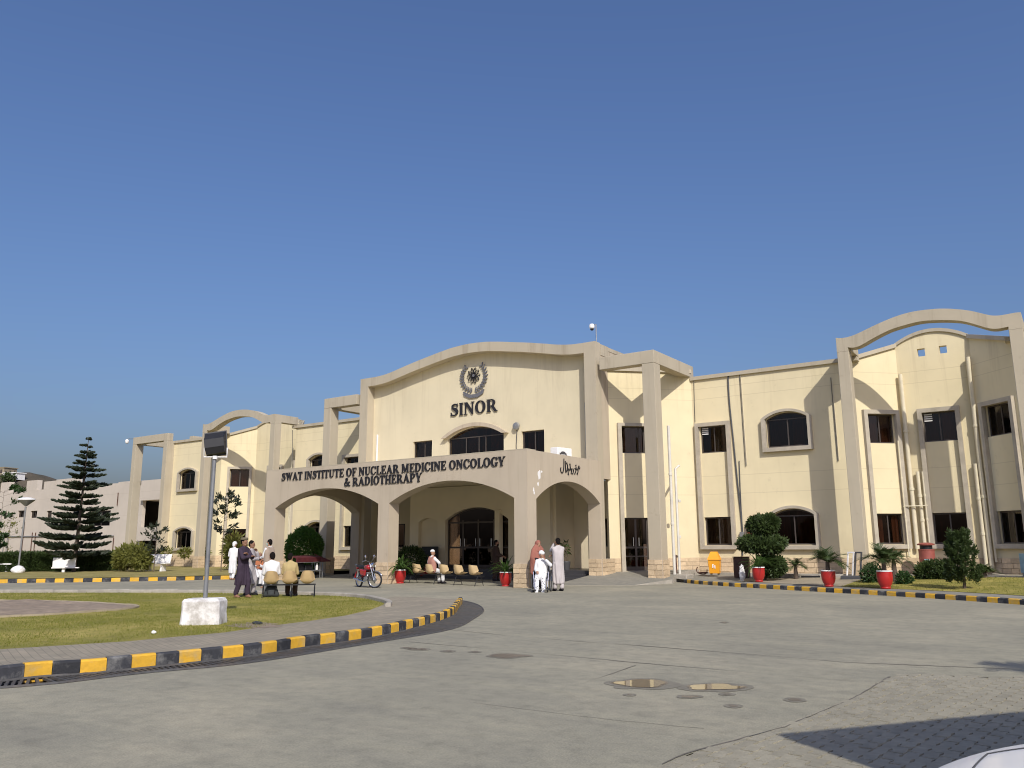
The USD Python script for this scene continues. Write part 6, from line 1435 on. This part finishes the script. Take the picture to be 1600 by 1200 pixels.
# palm whose frond shadow reaches in from the right
pt_ = np.array(gp(1592, 1044)); hp = 2.9; pp = pt_+(hp/math.tan(SUN_EL))*np.array([SUN[0], SUN[1]])/math.hypot(SUN[0], SUN[1])
t = thing('shade_palm', 'palm just outside the right edge whose frond shadow falls on the concrete', 'palm', (pp[0]+.4, pp[1]-.1, 0)); palm_parts(t, 44, 15, 0.95, 2.9, [(.14, 0), (.11, 1.5), (.10, 2.85), (0, 2.95)])
# white car, front corner in view
def car():
    secs = []      # (y along the length, half width, z bottom, z shoulder, z crown)
    st_ = [(0.0, .56, .36, .60, .64), (.10, .70, .26, .66, .72), (.30, .79, .22, .72, .80), (.8, .84, .20, .80, .90), (1.15, .86, .20, .86, .97), (1.7, .86, .20, .90, 1.30), (2.0, .86, .2, .92, 1.44), (2.8, .86, .20, .94, 1.48), (3.4, .85, .20, .94, 1.38), (3.8, .82, .22, .92, 1.10), (4.05, .74, .28, .86, .96), (4.15, .60, .36, .80, .84)]
    V = []; n = 22
    for y, w, z0, zs, zc in st_:
        zs += .15; zc += .16
        tall = zc-zs > .25
        pr = [(-w*.86, z0), (-w*.97, z0+.10), (-w, (z0+zs)/2), (-w*.985, zs-.06), (-w*.95, zs)]
        if tall: pr += [(-w*.90, zs+.05), (-w*.80, zs+(zc-zs)*.55), (-w*.70, zc-.07), (-w*.55, zc-.015), (-w*.25, zc), (0, zc+.004)]
        else: pr += [(-w*.90, zs+(zc-zs)*.35), (-w*.80, zs+(zc-zs)*.62), (-w*.66, zs+(zc-zs)*.82), (-w*.5, zs+(zc-zs)*.93), (-w*.25, zc-.004), (0, zc)]
        pr = pr+[(-x, z) for x, z in pr[-2::-1]]
        pr = pr+[(w*.5, z0-.02), (-w*.5, z0-.02)]
        V.append([(x, y+.10*(x/w)**2*(1 if y < .5 else 0), z) for x, z in pr])
    from scipy.interpolate import PchipInterpolator as PI
    A_ = np.array(V); ys = np.array([q[0] for q in st_]); body, base = A_[:, :-2], A_[:, -2:]
    yy = np.unique(np.r_[np.linspace(0, .6, 26), np.linspace(.6, 4.15, 46)])
    up = lambda B_: np.stack([np.stack([PI(ys, B_[:, k_, c_])(yy) for c_ in range(3)], -1) for k_ in range(B_.shape[1])], 1)
    body, base = up(body), up(base); m_ = body.shape[1]; tt = np.linspace(0, m_-1, 4*(m_-1)+1)
    body = np.stack([PI(np.arange(m_), body[i_])(tt) for i_ in range(len(yy))])
    V = np.concatenate([body, base], 1); n = V.shape[1]; v = V.reshape(-1, 3); f = []
    for i in range(len(V)-1):
        for j in range(n): a, b = i*n+j, i*n+(j+1) % n; f += [(a, b, b+n), (a, b+n, a+n)]
    k = len(V)-1; c0 = len(v); v = np.vstack([v, v[:n].mean(0), v[k*n:(k+1)*n].mean(0)])
    for j in range(n): f += [(c0, (j+1) % n, j), (c0+1, k*n+j, k*n+(j+1) % n)]
    t_ = tm(v, f)
    if t_.volume < 0: t_ = tm(v, np.array(f)[:, ::-1])
    seams = []
    lo = int(np.argmin(abs(yy-.26))); hi = int(np.argmin(abs(yy-1.15)))
    for jj in (33, len(tt)-1-33): seams.append([body[i_, jj]+[0, 0, .001] for i_ in range(lo, hi)])
    seams.append([body[lo, j_]+[0, 0, .001] for j_ in range(33, len(tt)-33)])
    return t_, seams
CAR_AT, CAR_RZ = (-0.62, 2.74), -90
t = thing('white_car', 'white car of which only the front corner shows at the lower right', 'car', (*CAR_AT, 0), CAR_RZ)
cb_, seams_ = car(); obj('body', cb_, 'car_paint', t, smooth=50)
obj('windscreen', MB().add(trimesh.convex.convex_hull(np.array([(-.74, 1.18, 1.15), (.74, 1.18, 1.15), (.6, 1.75, 1.52), (-.6, 1.75, 1.52), (-.74, 1.2, 1.13), (.74, 1.2, 1.13)]))), 'black', t)
for y in (.72, 3.35):
    for s in (-1, 1): w = obj('wheel', MB().lathe([(0, -.09), (.19, -.09), (.2, .09), (0, .09)], (s*.78, y, .31), 20, (1, 0, 0)), 'steel', t); obj('tyre', ring(.25, .075, (0, 0, 0), 24, 8).apply_transform(trimesh.transformations.rotation_matrix(math.pi/2, (0, 0, 1))).apply_translation((s*.78, y, .31)), 'rubber', w)
for s in (-1, 1): obj('headlight', MB().ball((s*.60, .19, .70), (.14, .10, .07)), 'steel', t); obj('mirror', MB().ball((s*.95, 1.45, 1.15), (.10, .06, .07)), 'car_paint', t)
sm_ = MB()
for q in seams_: sm_.tube(q, .003, 5)
obj('hood_seam', sm_, 'dark_grey', t)
# ================================================================ PEOPLE
def S(p, r): return m3.Manifold.sphere(r, 14).translate(tuple(map(float, p)))
def E3(p, r): return m3.Manifold.sphere(1.0, 20).scale(tuple(map(float, r))).translate(tuple(map(float, p)))
def bone(a, ra, b, rb): return m3.Manifold.batch_hull([S(a, ra), S(b, rb)])
def chain(ps, rs): return [bone(ps[i], rs[i], ps[i+1], rs[i+1]) for i in range(len(ps)-1)]
def union(L_): return m3.Manifold.batch_boolean(L_, m3.OpType.Add)
def soft(m, edge=0.035, it=8, amp=0.0, seed=0, stretch=(7, 7, 2.2), pleat=None):
    t = from_manifold(m.refine_to_length(edge)); t.merge_vertices()
    trimesh.smoothing.filter_taubin(t, 0.5, 0.53, it)
    if amp:
        v = np.array(t.vertices); n = np.array(t.vertex_normals)
        v += n*((meshkit.fbm(v*np.array(stretch)+seed*7.7, 3, seed)-0.5)*2*amp)[:, None]
        if pleat:
            z0, z1, pa = pleat; th = np.arctan2(v[:, 1], v[:, 0]); g_ = np.clip((z1-v[:, 2])/(z1-z0), 0, 1)
            v += n*(pa*g_*np.sin(th*8+5*meshkit.noise(np.column_stack([th*0.8, v[:, 2]*1.5, 0*th]), seed))*(np.abs(n[:, 2]) < .6))[:, None]
        t = tm(v, t.faces)
    return t
def hand(w, d, side, curl=0.5, up=(0, 0, 1)):
    """palm at the wrist w along d, four unequal bent fingers, thumb from the side"""
    d = np.asarray(d, float)/np.linalg.norm(d); up = np.asarray(up, float); s = np.cross(d, up); s /= np.linalg.norm(s); nrm = np.cross(s, d)
    w = np.asarray(w, float); k = w+d*0.085; out = [m3.Manifold.batch_hull([S(w, .026), S(k+s*.032, .014), S(k-s*.032, .013), S(w+d*.04+s*.03, .014), S(w+d*.04-s*.03, .013)])]
    for i, (off, ln_) in enumerate(((.032, .070), (.011, .080), (-.011, .075), (-.032, .058))):
        b = k+s*off; c1 = -nrm*math.sin(curl)+d*math.cos(curl); c2 = -nrm*math.sin(curl*2.1)+d*math.cos(curl*2.1)
        out += chain([b-d*.01, b+c1*ln_*.5, b+c1*ln_*.5+c2*ln_*.5], [.0098, .0088, .0076])
    th = w+d*.025+s*side*.03; out += chain([th, th+(s*side*.7+d*.7)*.038, th+(s*side*.45+d*.9)*.07], [.013, .011, .0085])
    return union(out)
def ik(a, b, l1, l2, pole):
    a, b = np.asarray(a, float), np.asarray(b, float); d = b-a; L_ = min(np.linalg.norm(d), (l1+l2)*.998); u = d/np.linalg.norm(d)
    x = (l1*l1-l2*l2+L_*L_)/(2*L_); h = math.sqrt(max(l1*l1-x*x, 0)); p = np.asarray(pole, float); p = p-u*(p@u); p /= np.linalg.norm(p)+1e-9
    return a+u*x+p*h, a+u*L_
def person(label, loc, face, pose='stand', h=1.72, top='cloth_white', trousers=None, skin='skin', head_turn=0.0, head_tilt=0.0, hands=None, lean=0.0, hat=None, hair=True, vest=None, shawl=None, beard=False, mask=False, skirt=0.62, seat=0.46, cross=False, stride=0.08, group=None, sleeve=1.0, feet='skin', foot_dx=0.0):
    """x to the person's left is -, forward is +y; face = heading in degrees of +y"""
    t = thing('person', label, 'person', loc, face, group)
    k = h/1.72; sit = pose == 'sit'
    hipz = (seat+0.09)/k if sit else 0.93
    R = lambda p: np.array([p[0], p[1]+lean*(p[2]-hipz), p[2]])
    sh = hipz+0.50; pel = np.array([0, 0, hipz]); che = R((0, 0.0, hipz+0.34)); nk = R((0, 0, sh+0.055)); hd_ = R((0, 0.02+head_tilt*0.06, sh+0.205-abs(head_tilt)*0.015))
    shl, shr = R((-0.170, 0, sh-.03)), R((0.170, 0, sh-.03))
    hl, hr_ = np.array([-0.095, 0, hipz]), np.array([0.095, 0, hipz])
    if sit:
        al, ar = np.array([-0.11-foot_dx, 0.44, 0.07]), np.array([0.12, 0.47, 0.07])
        if cross: ar = np.array([-0.02, 0.62, hipz*0.62]); 
        kl, al = ik(hl, al, 0.44, 0.43, (0, 0.6, 1)); kr, ar = ik(hr_, ar, 0.44, 0.43, (0.1 if not cross else 0.5, 0.6, 1))
    else:
        al, ar = np.array([-0.10, stride, 0.08]), np.array([0.10, -stride, 0.08])
        kl, al = ik(hl, al, 0.44, 0.43, (0, 1, 0)); kr, ar = ik(hr_, ar, 0.44, 0.43, (0, 1, 0))
    H_ = hands or {}
    dl, dr = H_.get('l', (-0.25, 0.08, hipz-0.05)), H_.get('r', (0.25, 0.08, hipz-0.05))
    if sit and hands is None: dl, dr = (-0.12, 0.32, hipz+0.12), (0.12, 0.32, hipz+0.12)
    el, wl = ik(shl, dl, 0.29, 0.26, H_.get('pl', (-0.5, -0.7, -0.5))); er, wr = ik(shr, dr, 0.29, 0.26, H_.get('pr', (0.5, -0.7, -0.5)))
    ct, sn = math.cos(math.radians(head_turn)), math.sin(math.radians(head_turn))
    rt = lambda p: hd_+np.array([p[0]*ct-p[1]*sn, p[0]*sn+p[1]*ct, p[2]+p[1]*head_tilt])
    # body: one continuous skin surface
    skull = [E3(hd_, (.078, .098, .108)), m3.Manifold.batch_hull([S(rt((0, .045, -.085)), .045), S(rt((.03, .0, -.06)), .05), S(rt((-.03, .0, -.06)), .05)]), bone(rt((0, .088, .0)), .009, rt((0, .106, -.035)), .012), S(rt((.016, .098, -.04)), .010), S(rt((-.016, .098, -.04)), .010),
             bone(rt((.025, .086, .022)), .012, rt((-.025, .086, .022)), .012), bone(rt((.02, .088, -.068)), .010, rt((-.02, .088, -.068)), .010),
             E3(rt((.080, -.005, -.01)), (.012, .022, .032)), E3(rt((-.080, -.005, -.01)), (.012, .022, .032))]
    torso = [m3.Manifold.batch_hull([S(pel+[-.07, 0, 0], .085), S(pel+[.07, 0, 0], .085), S(che+[-.075, 0, 0], .085), S(che+[.075, 0, 0], .085)]), m3.Manifold.batch_hull([S(che+[-.075, 0, 0], .085), S(che+[.075, 0, 0], .085), S(shl-[0, 0, .03], .045), S(shr-[0, 0, .03], .045), S(nk-[0, 0, .03], .048)]), bone(nk-[0, 0, .03], .05, hd_-[0, 0, .06], .052)]
    limbs = chain([shl-[0, 0, .02], el, wl], [.045, .040, .028])+chain([shr-[0, 0, .02], er, wr], [.045, .040, .028])+chain([hl, kl, al], [.085, .058, .040])+chain([hr_, kr, ar], [.085, .058, .040])
    ftd = lambda a: m3.Manifold.batch_hull([S(a-[0, .03, .035], .035), S(a+[-.02, .13, -.052], .022), S(a+[.025, .13, -.052], .022), S(a, .038)])
    body = soft(union(skull+torso+limbs+[ftd(al), ftd(ar)]), .03, 5)
    bm = [body]
    for w_, e_, sd in ((wl, el, 1), (wr, er, -1)): bm.append(from_manifold(hand(w_, w_-e_, sd)))
    try:
        bb = to_manifold(bm[0]); bb = bb if not bb.is_empty() else None
        full = union([bb]+[to_manifold(q) for q in bm[1:]]) if bb is not None else None
        bmesh = from_manifold(full) if full is not None and not full.is_empty() else trimesh.util.concatenate(bm)
    except Exception: bmesh = trimesh.util.concatenate(bm)
    def put(name, mesh, m, smooth=55):
        mesh = mesh.copy(); mesh.apply_scale(k); obj(name, mesh, m, t, smooth=smooth)
    put('body', bmesh, skin)
    # eyes
    put('eye', trimesh.util.concatenate([from_manifold(S(rt((s*.031, .084, .004)), .0085)) for s in (-1, 1)]), 'black', True)
    # long tunic
    tn = [m3.Manifold.batch_hull([S(pel+[-.075, 0, .02], .108), S(pel+[.075, 0, .02], .108), S(che+[-.088, 0, 0], .115), S(che+[.088, 0, 0], .115)]), m3.Manifold.batch_hull([S(che+[-.088, 0, 0], .115), S(che+[.088, 0, 0], .115), S(shl-[0, 0, .012], .058), S(shr-[0, 0, .012], .058), S(nk-[0, 0, .022], .066)])]
    ws = [shl+(el-shl)*0, el, el+(wl-el)*.86]; we = [shr, er, er+(wr-er)*.86]
    if sleeve < 1: ws[2] = el+(wl-el)*.2; we[2] = er+(wr-er)*.2
    tn += chain(ws, [.066, .062, .052])+chain(we, [.066, .062, .052])
    if sit:
        tn += [m3.Manifold.batch_hull([S(pel+[-.1, 0, 0], .115), S(pel+[.1, 0, 0], .115), S(kl*.85+hl*.15, .095), S(kr*.85+hr_*.15, .095)]) if not cross else m3.Manifold.batch_hull([S(pel+[-.1, 0, 0], .115), S(pel+[.1, 0, 0], .115), S((kl+hl)/2, .10), S((kr+hr_)/2, .10)])]
        tn += chain([kl, kl*.75+al*.25], [.09, .085])
    else:
        kz = 0.93-skirt
        tn += [m3.Manifold.batch_hull([S(pel+[-.075, 0, .02], .108), S(pel+[.075, 0, .02], .108), S((-.10, stride*.6, kz), .085), S((.10, -stride*.6, kz), .085), S((0, -.05, kz), .085), S((0, .06, kz), .085)]).trim_by_plane((0, 0, 1), kz-.02)]
    tu = soft(union(tn), .032, 5, .024, len(label), (9, 9, 1.6), None if sit else (kz, hipz+.25, .022))
    put('tunic', tu, top)
    tr = chain([hl, kl, al+[0, 0, .05]], [.105, .088, .072])+chain([hr_, kr, ar+[0, 0, .05]], [.105, .088, .072])
    put('trousers', soft(union(tr), .04, 6, .014, 3+len(label), (9, 9, 9)), trousers or top)
    if feet != 'skin':
        put('shoes', soft(union([m3.Manifold.batch_hull([S(a-[0, .035, .035], .045), S(a+[-.025, .14, -.05], .030), S(a+[.03, .14, -.05], .030), S(a+[0, 0, .0], .048)]) for a in (al, ar)]), .03, 3), feet)
    if vest:
        vs = [m3.Manifold.batch_hull([S(pel+[-.10, 0, .0], .128), S(pel+[.10, 0, .0], .128), S(che+[-.105, 0, 0], .132), S(che+[.105, 0, 0], .132)]), m3.Manifold.batch_hull([S(che+[-.105, 0, 0], .132), S(che+[.105, 0, 0], .132), S(shl*.8+nk*.2, .078), S(shr*.8+nk*.2, .078)])]
        put('waistcoat', soft(union(vs), .04, 6, .008, 5), vest)
    if hair and not shawl:
        hm_ = union([E3(rt((0, -.018, .022)), (.087, .098, .108)), E3(rt((0, -.05, -.02)), (.075, .065, .085))])-m3.Manifold.cube((.4, .3, .3), True).translate(tuple(rt((0, .165 if head_turn == 0 else .165, -.10))))
        cutc = rt((0, .19, -.06)); box_ = m3.Manifold.cube((.40, .26, .26), True).rotate((0, 0, head_turn)).translate(tuple(cutc))
        hm_ = union([E3(rt((0, -.018, .022)), (.087, .098, .108)), E3(rt((0, -.05, -.02)), (.075, .065, .085))])-box_
        put('hair', soft(hm_, .025, 3, .006, 9, (30, 30, 30)), 'hair')
    if beard: put('beard', soft(union([E3(rt((0, .045, -.085)), (.062, .06, .05)), E3(rt((0, .06, -.12)), (.04, .04, .045))]), .02, 3, .006, 2, (30, 30, 30)), 'hair')
    if mask: put('face_mask', soft(m3.Manifold.batch_hull([S(rt((0, .112, -.03)), .016), S(rt((.055, .06, -.035)), .02), S(rt((-.055, .06, -.035)), .02), S(rt((0, .085, -.095)), .018), S(rt((.04, .05, -.09)), .018), S(rt((-.04, .05, -.09)), .018)]), .02, 2), 'cloth_mask')
    if hat == 'skullcap':
        c = E3(rt((0, -.015, .035)), (.094, .108, .098))-m3.Manifold.cube((.5, .5, .3), True).translate(tuple(rt((0, 0, -.115)))); put('cap', soft(c, .025, 2, .004, 3), 'cloth_white')
    if hat == 'turban':
        c = union([E3(rt((0, -.01, .05)), (.112, .125, .085)), E3(rt((0.01, -.02, .085)), (.09, .10, .07)), E3(rt((0, -.075, -.02)), (.07, .06, .10))]); put('turban', soft(c, .025, 3, .012, 4, (16, 16, 26)), 'cloth_white')
    if hat == 'pakol':
        c = union([m3.Manifold.cylinder(.05, .112, .112, 24).translate(tuple(rt((0, -.01, .05)))), m3.Manifold.cylinder(.025, .105, .095, 24).translate(tuple(rt((0, -.01, .099))))]); put('cap', soft(c, .025, 3, .004, 3), 'cloth_cap')
    if shawl:
        sc_ = [E3(rt((0, -.02, .02)), (.105, .115, .125)), m3.Manifold.batch_hull([S(rt((0, -.05, -.05)), .09), S(shl+[-.01, 0, 0], .10), S(shr+[.01, 0, 0], .10), S(che+[0, .02, .1], .13)]),
               m3.Manifold.batch_hull([S(shl+[-.01, 0, 0], .10), S(shr+[.01, 0, 0], .10), S(el, .10), S(er, .10), S((-.16, -.03, .62), .13), S((.16, -.03, .62), .13), S((0, .12, .75), .11)])]
        face_cut = E3(rt((0, .10, -.02)), (.062, .09, .088))
        put('shawl', soft(union(sc_)-face_cut, .035, 4, .034, 6, (8, 8, 2.0), (.55, 1.45, .022)), shawl)
    return t

G = lambda px, py, z=0.0: (*gp(px, py, z), z)
CAMDIR = 34.7
# group at the three seats
x, y, z = G(377, 934, .03); person('standing man in a dark purple tunic and cap beside the three tan seats', (x, y, z), -78, h=1.78, top='cloth_purple', skin='skin_dark', hat='pakol', hands={'l': (.06, .19, 1.27), 'r': (-.04, .23, 1.20), 'pl': (-.6, .3, -.8), 'pr': (.6, .3, -.8)}, stride=.13, skirt=.55, head_tilt=-.25)
x, y, z = G(389, 930.5, .03); person('young man in grey standing behind the man in dark purple', (x, y, z), -60, h=1.70, top='cloth_grey', skin='skin_dark', hands={'l': (-.02, .17, 1.40), 'r': (-.06, .22, 1.16), 'pl': (-.3, .4, -.9), 'pr': (.7, .2, -.6)}, skirt=.55, head_tilt=-.2, feet='cloth_black')
x, y, z = G(418, 919, .0); person('standing man with a pale face mask and brown waistcoat facing left', (x, y, 0.0), 102, h=1.80, top='cloth_white', vest='cloth_beige', mask=True, hands={'l': (-.06, .34, 1.05), 'r': (.10, .32, 1.0)}, head_tilt=-.12)
q = lambda i: c3+rot2((-p3*1.5+p3*(i+.5), 0.02), r3)
s_ = q(0); person('man in white seated on the left of the three tan seats, seen from behind', (*s_, .03), r3+8, 'sit', 1.74, 'cloth_white', skin='skin', head_turn=12, seat=.44, lean=.10)
s_ = q(1); person('boy in an olive shirt on the middle of the three tan seats, seen from behind', (*s_, .03), r3-4, 'sit', 1.68, 'cloth_olive', trousers='cloth_brown', skin='skin_dark', head_turn=-25, seat=.44, lean=.06, sleeve=.2, feet='cloth_black')
x, y, z = G(404, 915, .0); person('bald man in white with an orange scarf sitting cross legged', (x, y, 0.0), 225, 'sit', 1.68, 'cloth_white', vest='cloth_orange', skin='skin_dark', hair=False, cross=True, seat=.44, hands={'l': (-.05, .30, .82), 'r': (.10, .34, .80)}, feet='cloth_black')
t = thing('stool', 'low dark stool under the bald seated man', 'stool', (x, y, 0)); obj('seat', MB().rbox(-.22, -.22, .38, .22, .22, .43, .01), 'dark_grey', t)
for a in (-.18, .18):
    for b in (-.18, .18): obj('leg', MB().box(a-.02, b-.02, 0, a+.02, b+.02, .379), 'dark_grey', t)
x, y, z = G(362, 906, 0.0); person('man wrapped in white with a white turban standing by the far kerb', (x, y, z), 20, h=1.74, top='cloth_white', hat='turban', hair=False, hands={'l': (-.08, .24, 1.15), 'r': (.08, .26, 1.05)}, skirt=.60, lean=.10)
x, y, z = G(424, 933, .03); t = thing('bag', 'slumped dark grey rucksack on the grass under the left of the three seats', 'bag', (x+.05, y-.05, .03), r3)
b_ = soft(union([m3.Manifold.batch_hull([S((-.16, 0, .08), .08), S((.16, 0, .08), .08), S((-.08, .03, .30), .08), S((.08, .03, .30), .07), S((0, -.10, .1), .07)])]), .04, 3, .02, 3); obj('bag_body', b_, 'cloth_bag', t, smooth=50); obj('strap', MB().tube([(-.1, -.12, .1), (-.12, -.16, .25), (-.06, -.05, .36)], .012, 5), 'cloth_black', t); obj('strap', MB().tube([(.1, -.12, .1), (.12, -.16, .25), (.06, -.05, .36)], .012, 5), 'cloth_black', t)
# five seat row
s_ = c5+rot2((-p5*1.0, 0.02), r5); person('old man in a white cap and pinkish waistcoat seated on the five seat row', (*s_, 0), r5-3, 'sit', 1.74, 'cloth_white', vest='cloth_pinkvest', hat='skullcap', hair=False, seat=.46, lean=.02, hands={'l': (-.24, .22, .66), 'r': (.24, .22, .66), 'pl': (-1, -.2, .1), 'pr': (1, -.2, .1)}, feet='cloth_black')
# in the shade
x, y = gp(775, 905); person('bearded man in a dark jacket standing in the shaded entrance', (-21.6, 29.9, 0.0), -70, h=1.74, top='cloth_brown', vest='cloth_brown', skin='skin_dark', beard=True, trousers='cloth_brown', hands={'l': (-.12, .30, 1.05), 'r': (.16, .30, 1.05)}, feet='cloth_black')
for i, (xx, yy, lab) in enumerate(((-28.45, 30.6, 'dark clothed person on the entrance step behind the strap leaved pot'), (-27.95, 30.75, 'person with a pale cap sitting on the shaded entrance step'))):
    person(lab, (xx, yy, 0.0), 190, 'sit', 1.7, 'cloth_black', skin='skin_dark', seat=.30, hat=None if i == 0 else 'skullcap', hair=i == 0)
# wheelchair group
x, y, z = G(847, 924.5)
WCR = 188.0-0
t = thing('wheelchair', 'black and steel wheelchair carrying the person in white', 'wheelchair', (x, y, 0), 205)
for s in (-1, 1):
    w = obj('wheel', MB().add(ring(.29, .016, (0, 0, 0), 28, 6).apply_transform(trimesh.transformations.rotation_matrix(math.pi/2, (0, 0, 1))).apply_translation((s*.29, -.06, .305))), 'rubber', t)
    obj('push_rim', MB().add(ring(.25, .009, (0, 0, 0), 28, 5).apply_transform(trimesh.transformations.rotation_matrix(math.pi/2, (0, 0, 1))).apply_translation((s*.33, -.06, .305))), 'steel', w)
    sp = MB()
    for i in range(14): a = 2*math.pi*i/14; sp.tube([(s*.29, -.06, .305), (s*.29, -.06+.29*math.cos(a), .305+.29*math.sin(a))], .003, 4, caps=False)
    obj('spokes', sp, 'steel', w)
    obj('caster', MB().add(ring(.075, .02, (0, 0, 0), 16, 6).apply_transform(trimesh.transformations.rotation_matrix(math.pi/2, (0, 0, 1))).apply_translation((s*.24, .42, .095))), 'rubber', t)
    obj('side_frame', MB().tube([(s*.25, -.25, 1.0-.08), (s*.25, -.20, .46), (s*.25, .30, .46), (s*.24, .42, .18)], .013, 7).tube([(s*.25, -.20, .66), (s*.25, .24, .66), (s*.25, .28, .46)], .012, 7).tube([(s*.25, -.32, .92), (s*.25, -.22, .93)], .016, 7), 'chrome', t)
    obj('armrest', MB().rbox(s*.25-.03, -.16, .665, s*.25+.03, .22, .70, .01), 'black', t); obj('side_guard', MB().box(s*.265-.004, -.18, .47, s*.265+.004, .24, .655), 'black', t)
    obj('footrest', MB().tube([(s*.20, .36, .44), (s*.19, .55, .12)], .012, 6).box(s*.19-.08, .50, .09, s*.19+.08, .66, .105), 'chrome', t)
obj('seat', MB().rbox(-.24, -.20, .44, .24, .28, .475, .01), 'black', t); obj('backrest', MB().rbox(-.24, -.245, .48, .24, -.215, .92, .01), 'black', t)
person('person in white headscarf and floral trousers in the wheelchair, hand at face', (x, y, 0.0), 205, 'sit', 1.62, 'cloth_white', trousers='cloth_floral', hat='turban', hair=False, seat=.48, hands={'l': (-.16, .16, 1.13), 'r': (.14, .26, .72), 'pl': (-.8, .2, -.8)}, lean=-.04, feet='cloth_white')
x, y, z = G(841, 920); person('woman in a rust pink shawl standing behind the wheelchair', (x, y, 0), 255, h=1.68, top='cloth_black', shawl='cloth_rust', hair=False, skirt=.85, hands={'l': (-.1, .2, 1.05), 'r': (.14, .22, 1.05)}, feet='cloth_black')
x, y, z = G(873, 923.5); person('standing man in a long pale grey tunic, hand to face, right of the wheelchair', (x, y, 0), 58, h=1.76, top='cloth_lightgrey', skin='skin_dark', hands={'l': (-.02, .24, 1.56), 'r': (-.10, .22, 1.17), 'pl': (-.3, .6, -.9), 'pr': (.8, .3, -.4)}, skirt=.66, feet='cloth_black', stride=.06)
